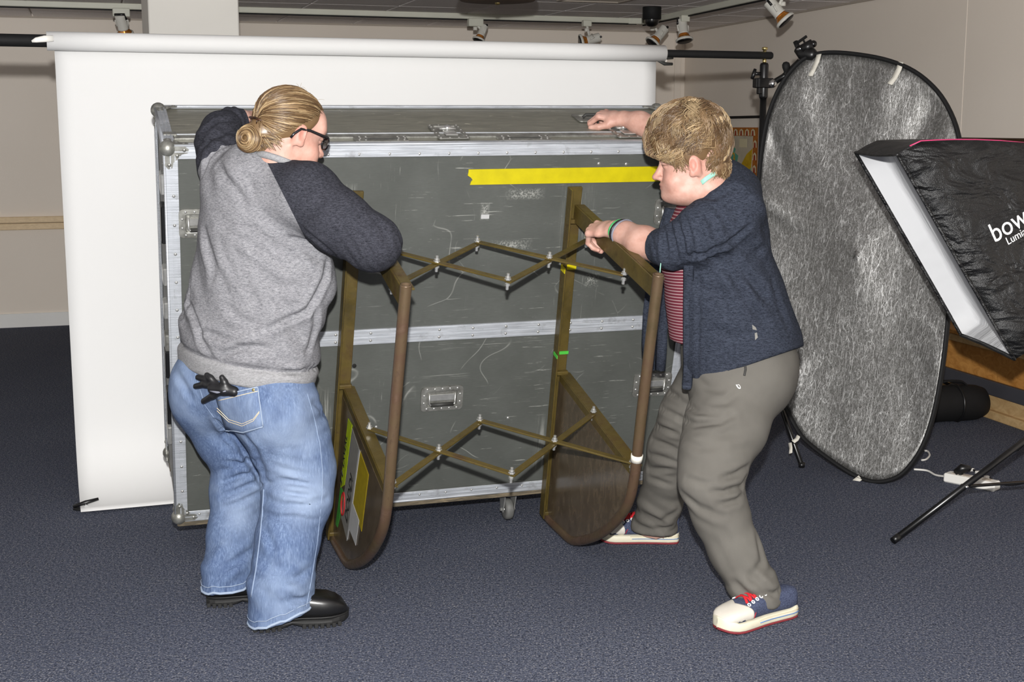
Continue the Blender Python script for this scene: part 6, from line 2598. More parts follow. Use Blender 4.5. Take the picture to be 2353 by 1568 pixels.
for k in (-.02, 0, .02):
    m = MB(); m.tube([H1(k, -.122, .006), H1(k * 1.1, -.121, -.012)], [.0028, .0016], 8); m.build('hair_clip', 'tortoise', W1)

# glasses
m = MB()
for sgn in (-1, 1):
    lp = [(.012, .010), (.034, .016), (.054, .013), (.059, .000), (.054, -.014), (.034, -.019), (.016, -.015), (.010, -.002)]
    pts = catmull([H1(sgn * a, .104 - .20 * max(0, a - .03) , b - .003) for a, b in lp], 3)
    m.tube(pts, .0026, 8, closed=True)
m.tube([H1(-.011, .106, .004), H1(0, .109, .006), H1(.011, .106, .004)], .002, 8)
gl = m.build('glasses', 'glasses_black', W1)
for sgn in (-1, 1):
    m = MB(); m.tube([H1(sgn * .060, .098, .007), H1(sgn * .076, .085, .009), H1(sgn * .083, .02, .012), H1(sgn * .085, -.010, .008), H1(sgn * .083, -.028, -.012), H1(sgn * .080, -.034, -.026)], [.0034, .0034, .003, .0028, .0028, .0024], 8, flat=(1.4, .7)); sub(m, 'temple', 'glasses_black', gl)
    m = MB()
    lp = [(.012, .010), (.034, .016), (.054, .013), (.059, .000), (.054, -.014), (.034, -.019), (.016, -.015), (.010, -.002)]
    pts = [H1(sgn * a, .104 - .20 * max(0, a - .03), b - .003) for a, b in lp]
    m.add(pts, [tuple(range(8)) if sgn > 0 else tuple(range(8))[::-1]]); sub(m, 'lens', 'lens_glass', gl)

# boots
def boot(name, heel, toe, W, mat_u, mat_s, parent, hgt=.13):
    heel = Vector(heel); toe = Vector(toe); heel.z = toe.z = 0
    y = (toe - heel); L = y.length; y.normalize(); x = Vector((y.y, -y.x, 0))
    root = None
    def wid(f):
        return W * np.interp(f, [0, .05, .15, .3, .5, .7, .82, .92, .98, 1], [.45, .72, .84, .80, .80, 1.0, 1.0, .80, .45, .16])
    def sec(f, z0, z1, g=1.0, n=24, crown=1.0):
        w = wid(f) * g
        row = []
        for j in range(n):
            a = 2 * math.pi * j / n
            cx_, sz_ = math.cos(a), math.sin(a)
            ex = math.copysign(abs(cx_) ** .55, cx_) * w
            ez = z0 + (z1 - z0) * (.5 + .5 * math.copysign(abs(sz_) ** .6, sz_))
            row.append(heel + y * (f * L) + x * ex + Z * ez)
        return row
    fs = [0, .01, .04, .10, .2, .3, .4, .5, .6, .7, .8, .88, .94, .98, 1.0]
    m = MB(); m.strip([sec(f, .0015 + (.010 * max(0, (f - .85) / .15) ** 2) + (.012 if .32 < f < .46 else 0), .030 + .004 * (f > .8), 1.04) for f in fs], False, True)
    # lugs: notched side bars
    so = m.build('sole', mat_s, parent)
    m = MB()
    for f in [.03, .09, .15, .21, .27, .52, .58, .64, .70, .76, .82, .88]:
        for s_ in (-1, 1):
            c = heel + y * (f * L) + x * s_ * (wid(f) * 1.0) + Z * .008
            m.obox(c, y * .006, x * .006, Z * .007, .001)
    o = sub(m, 'lugs', mat_s, so); o['kind'] = 'stuff'
    hp = lambda f: np.interp(f, [0, .05, .2, .35, .45, .55, .7, .85, .95, 1], [.070, .080, hgt, hgt, .112, .100, .094, .086, .064, .036])
    m = MB(); m.strip([sec(f, .024, float(hp(f)), .98) for f in fs], True, True)
    up_ = m.build('upper', mat_u, parent)
    m = MB()
    m.tube([heel + y * (f * L) + x * wid(f) * 1.03 + Z * .033 for f in fs[1:-1]] + [heel + y * L * 1.0 + Z * .034] + [heel + y * (f * L) - x * wid(f) * 1.03 + Z * .033 for f in fs[-2:0:-1]], .003, 6)
    sub(m, 'welt', mat_s, up_)
    return up_


bR = thing  # (boots are parts of the person)
boot('boot', (-.800, 3.862, 0), (-.512, 3.945, 0), .060, 'boot_leather', 'boot_sole', W1)
boot('boot', (-.985, 4.072, 0), (-.705, 4.13, 0), .056, 'boot_leather', 'boot_sole', W1)

# black glove tucked in the back pocket
g0, gn = hit(jb, 535, 895, .010)
gl_ = thing('work_glove', 'black rubber coated glove sticking out of the jeans back pocket', 'glove', g0)
gp = lambda u, v, o_: hit(jb, u, v, o_)[0]
def glove_field(P):
    d = s_limb(P, [gp(540, 900, .004), gp(520, 893, .012), gp(500, 890, .018)], [.016, .019, .018], k=.01)
    for ch in ([(502, 890), (482, 882), (463, 886)], [(500, 886), (484, 872), (468, 868)], [(505, 884), (494, 870), (488, 863)], [(515, 898), (498, 906), (480, 916)], [(528, 892), (524, 878), (520, 868)]):
        e = s_limb(P, [gp(u, v, .014 + .004 * i) for i, (u, v) in enumerate(ch)], [.0105, .0105, .0085], k=.006)
        d = smin(d, e, .005)
    return d
glo, ghi = bounds([gp(455, 855, .02), gp(550, 925, .02), gp(455, 925, .02), gp(550, 860, .02)], .03)
gv, gq = surface(glove_field, glo, ghi, .0028)
np_mesh('shell', gv, gq, 'glove_black', gl_)
m = MB(); m.tube([gp(500, 893, .034), gp(515, 897, .032), gp(532, 896, .026)], [.002, .004, .002], 8); m.build('palm_seam', 'band_grey', gl_)

# ================================================================== THE RIGHT PERSON (navy cardigan, grey trousers)
W2 = thing('person', 'person with short fair hair in navy cardigan and grey trousers, stepping in sideways', 'person', (.72, 4.25, 0))
FD2 = Vector((-1, .10, 0)).normalized()
HV2 = Vector((.10, 1, 0)).normalized()

def trousers_field(P):
    d = s_ell(P, at(1700, 838, 4.27), (.178, .19, .15), [FD2, HV2, (0, 0, 1)])
    d = smin(d, s_ell(P, at(1738, 862, 4.22), (.125, .15, .135), [FD2, HV2, (0, 0, 1)]), .05)
    d = smin(d, s_econe(P, at(1695, 830, 4.27), at(1680, 760, 4.26), (.175, .185), (.165, .175), FD2), .04)
    n_ = s_limb(P, [at(1690, 900, 4.16), at(1668, 980, 4.09), at(1640, 1050, 4.03), at(1632, 1105, 4.0), at(1655, 1180, 3.985), at(1690, 1265, 3.97), at(1725, 1335, 3.955), at(1748, 1392, 3.945)],
                [(.138, .125), (.128, .115), (.108, .105), (.094, .096), (.084, .088), (.078, .080), (.074, .076), (.073, .078)], FD2, .03, cap1=.3)
    f_ = s_limb(P, [at(1640, 880, 4.40), at(1590, 960, 4.46), at(1550, 1030, 4.52), at(1533, 1085, 4.57), at(1518, 1150, 4.63), at(1505, 1205, 4.67), at(1500, 1236, 4.685)],
                [(.125, .12), (.110, .105), (.090, .09), (.080, .082), (.076, .08), (.078, .082), (.082, .085)], FD2, .03, cap1=.3)
    d = smin(smin(d, n_, .05), f_, .03)
    d = d + folds(P, [
        (at(1530, 1010, 4.42), (-.30, 0, 1), .044, .0015, .15, .35),
        (at(1520, 930, 4.38), (-.25, 0, 1), .045, .001, .10, .35),
        (at(1690, 1110, 3.95), (-.15, 0, 1), .040, .003, .085, .7),
        (at(1620, 1150, 3.92), (.45, 0, 1), .050, .003, .09, .6),
        (at(1600, 970, 4.0), (-.55, 0, 1), .052, .0055, .10, .5),
        (at(1760, 1340, 3.9), (.7, 0, 1), .055, .006, .09, .7),
        (at(1690, 1300, 3.9), (1, 0, .5), .06, .004, .10, .5),
        (at(1510, 1190, 4.6), (.55, 0, 1), .055, .0065, .10, .6),
        (at(1680, 1020, 4.0), (-.2, 0, 1), .06, .004, .10, .5)])
    d = d + lumps(P, .0030, 26, 1.0)
    # hems
    c1_ = s_plane(P, at(1762, 1398, 3.90), (-.24, -.17, -1))
    c2_ = s_plane(P, at(1500, 1229, 4.62), (-.03, -.05, -1))
    d = smax(d, np.where(P[:, 1] < 4.33, c1_, c2_), .005)
    return d

tlo, thi = bounds([at(1840, 760, 4.35), at(1840, 800, 4.1), at(1480, 1240, 4.72), at(1430, 1240, 4.66), at(1560, 1100, 3.85), at(1810, 1400, 3.85), at(1600, 800, 4.5)], .03)
tlo[2] = 0
tv, tq = surface(trousers_field, tlo, thi, .0072)
tb_ = bvh_of(tv, tq)
tv = crease(tv, tq, tb_, [
    ([(1563, 962), (1600, 976), (1655, 972), (1684, 955)], .008, .010),
    ([(1570, 925), (1605, 948), (1650, 955)], .006, .011),
    ([(1716, 1074), (1690, 1090), (1660, 1100)], .010, .010),
    ([(1716, 1096), (1700, 1120), (1662, 1132), (1636, 1128)], .010, .010),
    ([(1718, 1122), (1692, 1150), (1650, 1162)], .008, .010),
    ([(1565, 1010), (1610, 1030), (1660, 1028)], .005, .013),
    ([(1568, 1135), (1608, 1170), (1655, 1186)], .007, .012),
    ([(1580, 1100), (1625, 1112), (1650, 1110)], .005, .010),
    ([(1740, 1235), (1752, 1290), (1725, 1330)], .006, .012),
    ([(1690, 1340), (1720, 1368), (1760, 1376)], .007, .011),
    ([(1800, 1352), (1775, 1366), (1750, 1362)], .006, .009),
    ([(1660, 1210), (1690, 1280), (1710, 1320)], .004, .013),
    ([(1700, 900), (1670, 925), (1640, 930)], .005, .012),
    ([(1600, 870), (1625, 890), (1660, 900)], .005, .012),
    ([(1535, 900), (1562, 915)], .007, .010), ([(1520, 940), (1562, 958)], .008, .010),
    ([(1508, 978), (1556, 998)], .008, .010), ([(1500, 1012), (1554, 1032)], .008, .010),
    ([(1494, 1045), (1552, 1062)], .008, .010), ([(1492, 1078), (1545, 1080)], .007, .010),
    ([(1495, 1100), (1540, 1115)], .006, .010),
    ([(1480, 1180), (1520, 1200), (1555, 1175)], .006, .012), ([(1460, 1205), (1500, 1218), (1545, 1210)], .005, .010)])
tb_ = bvh_of(tv, tq)
trou = np_mesh('trousers', tv, tq, 'grey_trousers', W2)
sub(surf_tube(tb_, [(1712, 838), (1713, 850), (1710, 864)], .004, .0), 'pocket_zip', 'rubber_dark', trou)
# small white squiggle logo on the hip
lg_ = []
for i in range(26):
    a = i / 25 * 2 * math.pi * 1.4
    lg_.append((1695 + 4.5 * math.cos(a) + i * .10, 889 + 4.5 * math.sin(a * 1.3 + .5)))
sub(surf_tube(tb_, lg_, .0009, .0015, 2), 'logo', 'ink_white', trou)

# striped shirt
def torso2(P):
    d = s_limb(P, [at(1690, 830, 4.27), at(1668, 745, 4.26), at(1652, 670, 4.25), at(1645, 590, 4.25), at(1648, 520, 4.26), at(1655, 470, 4.27), at(1655, 430, 4.27)],
               [(.172, .185), (.178, .182), (.166, .178), (.156, .175), (.140, .170), (.112, .150), (.080, .10)], FD2, .04)
    d = smin(d, s_ell(P, at(1590, 590, 4.25), (.09, .13, .095), [FD2, HV2, (0, 0, 1)]), .05)
    return d
def shirt_field(P):
    d = torso2(P) + folds(P, [(at(1555, 640, 4.05), (.5, 0, 1), .05, .004, .08, .5), (at(1560, 740, 4.05), (.2, 0, 1), .06, .004, .09, .5)])
    d = smax(d, s_plane(P, at(1560, 806, 4.05), (-.05, 0, -1)), .006)
    return d
hlo, hhi = bounds([at(1500, 820, 4.1), at(1500, 400, 4.5), at(1840, 820, 4.5), at(1700, 820, 4.0)], .04)
shv, shq = surface(shirt_field, hlo, hhi, .0075)
axs = V3((-.10, 0, 1)); axs /= np.linalg.norm(axs)
np_mesh('striped_shirt', shv, shq, 'striped_shirt', W2, {'stripe': (shv @ axs) / .0098 + 20})

# cardigan
sN = at(1678, 492, 4.13); eN = at(1552, 568, 4.085); cuffN = at(1512, 567, 4.145)
sF = at(1640, 470, 4.47); eF = at(1570, 400, 4.62)
def sleeveN(P):
    d = s_limb(P, [at(1668, 470, 4.20), sN, at(1612, 535, 4.06), eN, cuffN], [(.085, .085), (.100, .098), (.082, .084), (.066, .068), (.057, .058)], (0, 0, 1), .03, cap1=.25)
    return d + folds(P, [(at(1560, 560, 4.0), (1, 0, .30), .021, .0036, .085, .5), (at(1510, 575, 4.04), (1, 0, .2), .018, .003, .05, .5), (at(1640, 520, 4.02), (.8, 0, .6), .05, .004, .09, .5)])
def sleeveF(P):
    return s_limb(P, [at(1650, 470, 4.40), sF, at(1600, 430, 4.56), at(1560, 370, 4.66), at(1530, 320, 4.70)], [.09, .088, .078, .068, .056], (0, 0, 1), .03, cap1=.3)
chA, chB, chC = at(1580, 888, 4.06), at(1832, 802, 4.36), at(1712, 842, 4.03)
chN = (chB - chA).cross(chC - chA).normalized()
if chN.z > 0: chN = -chN
def cardi_field(P):
    d = torso2(P) - .014
    skirt = s_limb(P, [at(1672, 700, 4.25), at(1700, 800, 4.27), at(1712, 880, 4.28)], [(.185, .185), (.196, .205), (.20, .215)], FD2, .03)
    d = smin(d, skirt, .04)
    d = smin(d, s_ell(P, at(1680, 545, 4.26), (.075, .14, .12), [FD2, HV2, (0, 0, 1)]), .05)
    # shawl of cloth at the back of the neck
    d = smin(d, s_ell(P, at(1690, 432, 4.27), (.075, .13, .055), [FD2, HV2, (0, 0, 1)]), .04)
    dn, df = sleeveN(P), sleeveF(P)
    # open front: the near panel ends at one plane, the far one further forward
    cut = s_plane(P, at(1577, 700, 4.10), FD2 + Vector((0, 0, -.012)))
    nearhalf = s_plane(P, at(1600, 600, 4.40), HV2)
    c_ = np.where(nearhalf > 0, np.minimum(cut, s_plane(P, at(1520, 700, 4.42), FD2)), cut)
    d = smax(d, c_, .010)
    # neck hole
    d = smax(d, -s_limb(P, [at(1652, 440, 4.25), at(1605, 400, 4.24), at(1580, 350, 4.24)], [.066, .085, .10]), .012)
    d = smax(d, -s_limb(P, [at(1590, 470, 4.24), at(1540, 430, 4.24)], [.06, .12]), .012)
    d = smin(smin(d, dn, .035), df, .035)
    d = d + folds(P, [
        (at(1690, 610, 4.05), (.75, 0, 1), .085, .009, .14, .4),
        (at(1640, 580, 4.02), (.25, 0, 1), .055, .007, .07, .4),
        (at(1740, 650, 4.15), (.9, 0, .8), .075, .007, .12, .5),
        (at(1640, 760, 4.03), (1, 0, .15), .09, .005, .14, .4),
        (at(1730, 480, 4.15), (.8, 0, .9), .08, .005, .12, .5)])
    d = d + lumps(P, .0035, 22, 3.0)
    d = smax(d, s_plane(P, chA, chN), .006)
    return d
klo, khi = bounds([at(1478, 600, 4.02), at(1845, 820, 4.05), at(1845, 820, 4.55), at(1570, 900, 4.1), at(1510, 300, 4.76), at(1700, 380, 4.3), at(1620, 545, 3.93)], .03)
kv, kq = surface(cardi_field, klo, khi, .0065)
kb_ = bvh_of(kv, kq)
kv = crease(kv, kq, kb_, [
    ([(1582, 588), (1620, 582), (1660, 566), (1692, 545), (1722, 520)], .012, .009),
    ([(1632, 570), (1680, 592), (1718, 640), (1758, 690)], .010, .013),
    ([(1640, 585), (1688, 640), (1722, 700), (1760, 745)], .007, .014),
    ([(1625, 590), (1650, 650), (1660, 720)], .006, .016),
    ([(1604, 620), (1606, 720), (1604, 800), (1602, 858)], .004, .007),
    ([(1640, 760), (1690, 775), (1740, 765)], .004, .016),
    ([(1765, 560), (1740, 580), (1715, 600)], .006, .013),
    ([(1775, 650), (1790, 700), (1810, 750)], .005, .013),
    ([(1524, 518), (1530, 558), (1534, 598)], .006, .0075), ([(1540, 511), (1550, 552), (1555, 600)], .006, .0075),
    ([(1556, 504), (1570, 548), (1575, 598)], .006, .008), ([(1574, 495), (1590, 545), (1596, 592)], .006, .008),
    ([(1592, 488), (1608, 530), (1616, 580)], .005, .010), ([(1625, 480), (1640, 520), (1645, 560)], .004, .012),
    ([(1600, 450), (1640, 455), (1690, 430)], .005, .012)])
cardi = np_mesh('cardigan', kv, kq, 'cardigan', W2)
kb_ = bvh_of(kv, kq)
# far front panel hanging past the belly, and the folded front edge band
def hang(pts, wid, name, th=.012):
    rows = []
    m = MB()
    n_ = len(pts)
    P = [Vector(p) for p in pts]
    for i in range(n_):
        d = (P[min(i + 1, n_ - 1)] - P[max(i - 1, 0)]).normalized()
        sd = Vector((1, -.25, 0)); sd = (sd - d * sd.dot(d)).normalized()
        w = wid[i]
        rows.append([P[i] + sd * (w * (k / 8 - .5)) + Vector((0, .010 * math.sin(k * 1.3 + i * .4), 0)) for k in range(9)])
    m.strip(rows)
    o = sub(m, name, 'cardigan', cardi)
    md = o.modifiers.new('thickness', 'SOLIDIFY'); md.thickness = th
    return o
hang([at(1545, 480, 4.40), at(1528, 560, 4.42), at(1514, 640, 4.43), at(1508, 720, 4.44), at(1505, 790, 4.45), at(1504, 850, 4.45)], [.05, .07, .08, .08, .075, .06], 'front_panel')
m = MB()
eb = [hit(kb_, u, v, -.002)[0] for u, v in ((1582, 610), (1581, 660), (1580, 710), (1580, 760), (1580, 810), (1580, 850))] + [at(1578, 893, 4.075)]
m.tube(catmull(eb, 4, False), [.011] * (4 * 6) + [.009], 8, flat=(.6, 1.5)); sub(m, 'front_edge', 'cardigan', cardi)
# paint mark on the cardigan
sub(surf_patch(kb_, (1728, 746), (1736, 752), (1739, 759), (1729, 757), .001, 3, 4), 'paint_mark', 'label_grey', cardi)
sub(surf_patch(kb_, (1734, 766), (1739, 764), (1741, 776), (1735, 782), .001, 3, 4), 'paint_mark', 'label_grey', cardi)

# head, hands and hidden body in one mesh
hc2 = at(1592, 372, 4.15)
nk2 = at(1648, 452, 4.24)
r2, f2, u2 = frame((-1, .14, -.10), (-.10, 0, 1))
HS = 1.06
M2 = np.array([r2, f2, u2], dtype=f32)
nl2 = M2 @ (V3(nk2) - V3(hc2)) / HS
def head2(P):
    Q = P / HS
    z = Q[:, 2]
    Q[:, 2] = np.where(z < -.03, -.03 + (z + .03) / .86, z)
    nl = [nl2[0], nl2[1], -.03 + (nl2[2] + .03) / .86]
    return head_field(Q, .012, tuple(nl), .058) * HS * .9
v_, q_ = surface(head2, (-.135, -.17, -.20), (.135, .15, .15), .0034)
Qc = v_ / HS
Qc[:, 2] = np.where(Qc[:, 2] < -.03, -.03 + (Qc[:, 2] + .03) / .86, Qc[:, 2])
hcol2 = head_colors(Qc)
hv2 = (v_ @ M2 + V3(hc2)).astype(f32)
wN = Vector((.338, 4.312, 1.190))
elbN = at(1520, 575, 4.14)
handN = make_hand(wN, Vector((-.74, .66, -.06)), Vector((-.12, -.45, .88)), 1, (1.15, 1.0, .55), [(.7, .8, -.9, .04), (.3, .5, -1, .03), (0, .3, -1, .025)], .04, 1.1,
                  fore=[wN.lerp(elbN, .22), wN.lerp(elbN, .6), elbN], fore_r=(.033, .046, .053))
ct_ = CM @ c_top(1395, 278, HC)
wF = at(1436, 271, 4.80)
handF = make_hand(wF, Vector((-.85, .35, .12)), Vector((.0, -.35, 1)), -1, (.75, 1.2, .7), [(.55, .75, -.35, .042), (.35, 1, -.25, .034), (.15, 1, -.15, .028)], .05, 1.0,
                  fore=[at(1470, 282, 4.77), at(1510, 303, 4.73), at(1540, 340, 4.68)], fore_r=(.036, .044, .05))
def core2(P):
    d = s_limb(P, [at(1695, 850, 4.27), at(1655, 600, 4.26), at(1652, 480, 4.27), nk2], [(.10, .13), (.10, .12), (.08, .10), (.05, .05)], FD2, .04)
    d = smin(d, s_limb(P, [at(1690, 880, 4.16), at(1634, 1095, 4.0), at(1752, 1395, 3.945)], [.085, .06, .045]), .03)
    d = smin(d, s_limb(P, [at(1640, 880, 4.40), at(1545, 1050, 4.55), at(1500, 1230, 4.685)], [.085, .06, .045]), .03)
    d = smin(d, s_limb(P, [at(1655, 470, 4.25), sN, eN, elbN], [.05, .06, .045, .045]), .03)
    d = smin(d, s_limb(P, [at(1650, 470, 4.35), sF, at(1600, 430, 4.56), at(1545, 340, 4.68)], [.05, .06, .045, .042]), .03)
    return d
clo, chi = bounds([at(1752, 1395, 3.945), at(1500, 1230, 4.69), eN, at(1545, 330, 4.7), at(1700, 850, 4.27)], .13); clo[2] = .03
cv2, cq2 = surface(core2, clo, chi, .02)
bv, bq, bcol = merge([(hv2, q_, hcol2), handN, handF, (cv2, cq2, np.ones((len(cv2), 3), dtype=f32))])
np_mesh('body', bv, bq, 'skin', W2, colors=bcol)

# short wavy hair
rng = np.random.default_rng(11)
C2, R2 = np.array([0, .007, .064]), np.array([.096, .117, .110])
def hair_base2(P):
    d = s_ell(P, tuple(C2), tuple(R2 - .006)) + lumps(P, .004, 60, 1.0)
    d = smax(d, s_plane(P, (0, .02, -.008), (0, .42, -.91)), .014)
    d = smin(d, s_ell(P, (0, -.064, -.022), (.056, .044, .044)), .02)
    return d
bvv, bqq = surface(hair_base2, (-.125, -.14, -.10), (.125, .15, .19), .004)
paths, rads, cols = [], [], []
pal2 = [lin(152, 120, 78), lin(176, 144, 98), lin(126, 96, 60), lin(200, 170, 122), lin(106, 78, 48), lin(144, 110, 70)]
crown = np.array([.15, -.45, .88]); crown /= np.linalg.norm(crown)
for c_i in range(230):
    d0c = rng.normal(0, 1, 3); d0c /= np.linalg.norm(d0c)
    if d0c[2] < -.62: d0c[2] *= -1
    tan = d0c - crown
    tan = tan - d0c * (tan @ d0c)
    tan /= np.linalg.norm(tan) + 1e-9
    fwd = np.array([0, 1, 0]) - d0c * d0c[1]
    down = np.array([0, 0, -1]) + d0c * d0c[2]
    flowc = tan * .8 + fwd * (.55 if d0c[1] > 0 else .0) + down * .5 + rng.normal(0, .30, 3)
    L0 = rng.uniform(.045, .085)
    ph = rng.uniform(0, 6.28); fr = rng.uniform(4, 8); amp = rng.uniform(.004, .012); lf0 = rng.uniform(0, .012)
    basec = pal2[rng.integers(len(pal2))] * rng.uniform(.55, 1.2)
    for s_i in range(22):
        d0 = d0c + rng.normal(0, .085, 3); d0 /= np.linalg.norm(d0)
        p0 = d0 * (R2 - .004) + C2
        if (p0 - np.array([0, .02, -.008])) @ np.array([0, .42, -.91]) > -.002:
            continue
        flow = flowc + rng.normal(0, .06, 3)
        flow -= d0 * (flow @ d0); flow /= np.linalg.norm(flow)
        latr = np.cross(d0, flow)
        k = 11
        L_ = L0 * rng.uniform(.8, 1.1)
        tt = np.linspace(0, 1, k)
        s_ = tt * L_
        lift = .006 * np.sin(tt * math.pi * .9) + lf0 + rng.uniform(0, .003) + .0035 * np.sin(tt * fr * .9 + ph * 2)
        D = d0[None] + (flow[None] * (s_ / .105)[:, None]) + latr[None] * ((amp * np.sin(tt * fr + ph)) / .105)[:, None]
        D /= np.linalg.norm(D, axis=1)[:, None]
        p = D * (R2[None] + lift[:, None] - .004) + C2
        bad = (p - np.array([0, .02, -.008])) @ np.array([0, .42, -.91]) > .012
        bad |= (np.abs(p[:, 0]) > .055) & (p[:, 1] > -.034) & (p[:, 1] < .022) & (p[:, 2] < .024)
        if bad.any():
            j = max(3, int(np.argmax(bad)))
            p = p[:j]
        if len(p) < 4: continue
        r_ = rng.uniform(.0006, .0014) * np.sin(np.linspace(.5, 3.0, len(p))) ** .8
        paths.append(p); rads.append(np.maximum(r_, .0003))
        g = np.linspace(.72, 1.2, len(p))[:, None]
        cols.append(basec[None] * g * rng.uniform(.85, 1.15))
# sideburn and nape wisps
for i in range(240):
    side_ = rng.choice([-1, 1])
    if rng.uniform() < .5:
        p0 = np.array([side_ * (.082 + rng.normal(0, .003)), .040 + rng.normal(0, .010), .02]); d_ = np.array([0, -.3 + rng.normal(0, .25), -1.0])
        L_ = rng.uniform(.025, .05)
    else:
        a_ = rng.uniform(-1, 1)
        p0 = np.array([a_ * .065, -.088 + abs(a_) * .03, -.02 + rng.normal(0, .006)]); d_ = np.array([0, .25 + rng.normal(0, .2), -1.0])
        L_ = rng.uniform(.025, .045)
    k = 8; tt = np.linspace(0, 1, k)[:, None]
    p = p0 + d_ * tt * L_ + np.array([0, 1, 0]) * .006 * np.sin(tt * 4 + rng.uniform(0, 6)) - np.array([side_ * .006, 0, 0]) * tt
    paths.append(p); rads.append(np.linspace(.0014, .0004, k)); cols.append(pal2[rng.integers(len(pal2))] * .9)
for i in range(420):
    dd = rng.normal(0, 1, 3); dd[1] = -abs(dd[1]) + .25; dd /= np.linalg.norm(dd)
    p0 = np.array([0, -.064, -.018]) + dd * np.array([.057, .045, .044])
    k = 8; tt = np.linspace(0, 1, k)[:, None]
    p = p0 + np.array([-dd[0] * .012, .006, -1.0 * rng.uniform(.018, .034)]) * tt + np.array([0, 1, 0]) * .003 * np.sin(tt * 5 + rng.uniform(0, 6)) + dd * .002
    paths.append(p); rads.append(np.linspace(.0013, .0004, k)); cols.append(pal2[rng.integers(len(pal2))] * rng.uniform(.7, 1.0))
sv_, sq_, sc_ = strands_mesh(paths, rads, cols)
bcol_ = np.tile(lin(124, 94, 58)[None], (len(bvv), 1)).astype(f32)
av, aq, ac = merge([(bvv, bqq, bcol_), (sv_, sq_, sc_)])
np_mesh('hair', ((av * HS) @ M2 + V3(hc2)).astype(f32), aq, 'hair', W2, colors=ac)

# lanyard ribbon round the neck
H2 = lambda x, y, z: hc2 + (r2 * x + f2 * y + u2 * z) * HS
nb_ = bvh_of(np.concatenate([bv, kv]), np.concatenate([bq, kq + len(bv)]))
m = MB()
rows = []
rb = [(1672, 384), (1664, 386), (1655, 390), (1645, 396), (1634, 403), (1622, 411), (1612, 420)]
for i, (u, v) in enumerate(rb):
    row = []
    for k in (-1, -.33, .33, 1):
        p, n_ = hit(nb_, u + k * 2.6, v + k * 5.0, .004)
        row.append(p)
    rows.append(row)
m.strip(rows)
ln_ = m.build('lanyard', 'lanyard_mint', W2)
md = ln_.modifiers.new('thickness', 'SOLIDIFY'); md.thickness = .002
m = MB(); m.tube([at(1519, 600, 4.05), at(1517, 618, 4.05), at(1516, 634, 4.05)], [.003, .004, .003], 8, flat=(.5, 1)); sub(m, 'lanyard_end', 'lanyard_mint', ln_)
# wristbands
wc = at(1412, 550, 4.268); wd_ = (elbN - wN).normalized()
for off, mt_, rr, th in ((.0, 'band_green', .0385, .0045), (.012, 'band_black', .0425, .006), (.024, 'band_grey', .0455, .005)):
    c_ = wN + wd_ * (.010 + off)
    a1 = wd_.orthogonal().normalized(); b1 = wd_.cross(a1)
    zax = Vector((-.12, -.45, .88)); zax = (zax - wd_ * zax.dot(wd_)).normalized(); xax = wd_.cross(zax)
    m = MB(); m.tube([c_ + zax * (rr * .88) * math.cos(a) + xax * rr * math.sin(a) for a in [2 * math.pi * i / 28 for i in range(28)]], th, 8, closed=True, flat=(.5, 1.1)); m.build('wristband', mt_, W2)

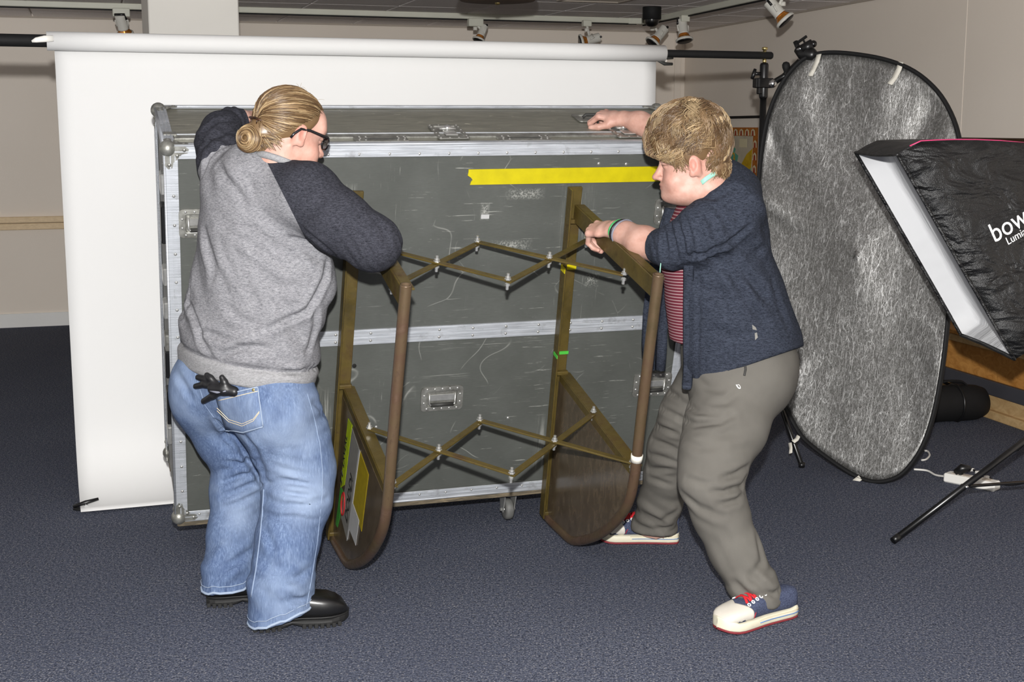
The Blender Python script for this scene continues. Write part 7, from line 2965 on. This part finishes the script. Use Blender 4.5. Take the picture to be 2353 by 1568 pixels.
# sneakers
def sneaker(heel, toe, W, parent):
    heel = Vector(heel); toe = Vector(toe); heel.z = toe.z = 0
    y = (toe - heel); L = y.length; y.normalize(); x = Vector((y.y, -y.x, 0))
    def wid(f):
        return W * float(np.interp(f, [0, .008, .03, .10, .25, .45, .65, .78, .88, .94, .97, .99, 1], [.10, .40, .66, .80, .80, .80, .96, 1.02, .94, .76, .56, .34, .04]))
    def sec(f, z0, z1, g=1.0, n=28, flat=.6):
        w = wid(f) * g
        row = []
        for j in range(n):
            a = 2 * math.pi * j / n
            cx_, sz_ = math.cos(a), math.sin(a)
            row.append(heel + y * (f * L) + x * (math.copysign(abs(cx_) ** flat, cx_) * w) + Z * (z0 + (z1 - z0) * (.5 + .5 * math.copysign(abs(sz_) ** flat, sz_))))
        return row
    fs = [0, .003, .008, .018, .03, .07, .13, .2, .3, .4, .5, .6, .7, .78, .85, .90, .94, .97, .99, 1.0]
    spring = lambda f: .012 * max(0, (f - .8) / .2) ** 2
    m = MB(); m.strip([sec(f, .0005 + spring(f), .010 + spring(f), 1.03, flat=.4) for f in fs], True, True); m.build('outsole', 'sneaker_outsole', parent)
    m = MB(); m.strip([sec(f, .006 + spring(f), .036 + spring(f) + .006 * (f < .1) + .006 * (f > .85), 1.05, flat=.35) for f in fs], True, True); [m.add(sec(f, .006 + spring(f), .036 + spring(f) + .006, 1.05, flat=.35), [tuple(range(28))]) for f in (0, 1.0)]; fx_ = m.build('foxing', 'sneaker_cream', parent)
    for s_ in (-1, 1):
        m = MB(); m.tube([heel + y * (f * L) + x * s_ * wid(f) * 1.055 + Z * .022 for f in (.01, .03, .07, .13, .2, .3, .4, .5, .58)], .0022, 6, flat=(.6, 1.2)); sub(m, 'stripe', 'sneaker_blue', fx_)
        m = MB(); m.tube([heel + y * (f * L) + x * s_ * wid(f) * 1.05 + Z * .031 for f in (.01, .03, .07, .13, .2, .3, .4, .5, .6)], .0012, 6); sub(m, 'stripe', 'thread_pale', fx_)
    hp = lambda f: float(np.interp(f, [0, .06, .2, .35, .45, .55, .65, .75, .85, .93, 1], [.092, .098, .10, .104, .104, .098, .088, .078, .070, .058, .040]))
    m = MB(); m.strip([sec(f, .028, hp(f), .97, flat=.72) for f in fs if f < .9], True, True); up_ = m.build('upper', 'sneaker_canvas', parent)
    m = MB()
    fz = [.765, .775, .79, .82, .86, .90, .94, .97, .99, 1.0]
    rows = []
    for i, f in enumerate(fz):
        rows.append(sec(f, .03, hp(f) + (.006 if f > .77 else .0), 1.03 if f > .77 else 1.0, flat=.72))
    # toe cap edge curves back at the sides
    rows = [[p + y * (-.030 * abs((p - (heel + y * (f * L))).dot(x)) / max(wid(f), .01)) * max(0, min(1, (.90 - f) / .1)) for p in r] for r, f in zip(rows, fz)]
    m.strip(rows, True, True); m.add(rows[-1], [tuple(range(len(rows[-1])))], True); m.build('toe_cap', 'sneaker_toe', parent)
    # laces and eyelets
    for i, f in enumerate((.69, .635, .58, .525, .47)):
        zt = hp(f)
        w = wid(f) * .52
        a = heel + y * (f * L) + x * w + Z * (zt + .000); b = heel + y * ((f - .045) * L) - x * w + Z * (hp(f - .045) + .000)
        a2 = heel + y * (f * L) - x * w + Z * (zt + .000); b2 = heel + y * ((f - .045) * L) + x * w + Z * (hp(f - .045) + .000)
        for p, q in ((a, b), (a2, b2)):
            mid = (p + q) / 2 + Z * .012
            m = MB(); m.tube(catmull([p, (p * .6 + mid * .4) + Z * .004, mid, (q * .6 + mid * .4) + Z * .004, q], 3, False), .0042, 8, flat=(.45, 1.2)); sub(m, 'lace', 'sneaker_red', up_)
        for s_ in (-1, 1):
            c = heel + y * (f * L) + x * s_ * wid(f) * .64 + Z * (zt - .005)
            nrm = (x * s_ * .6 + Z * .8).normalized()
            t1 = nrm.orthogonal().normalized(); t2 = nrm.cross(t1)
            m = MB(); m.tube([c + nrm * .004 + t1 * .0048 * math.cos(q_) + t2 * .0048 * math.sin(q_) for q_ in [2 * math.pi * k / 12 for k in range(12)]], .0018, 6, closed=True); sub(m, 'eyelet', 'ink_white', up_)
    for s_ in (-1, 1):
        m = MB(); m.tube([heel + y * (f * L) + x * s_ * wid(f) * g_ * .97 + Z * z_ for f, g_, z_ in ((.66, 1.01, .042), (.64, .99, .055), (.60, .92, .070), (.52, .86, .080), (.44, .82, .086))], .0012, 6); sub(m, 'stitching', 'sneaker_red', up_)


sneaker((.885, 3.985, 0), (.622, 3.822, 0), .052, W2)
sneaker((.618, 4.715, 0), (.318, 4.735, 0), .050, W2)
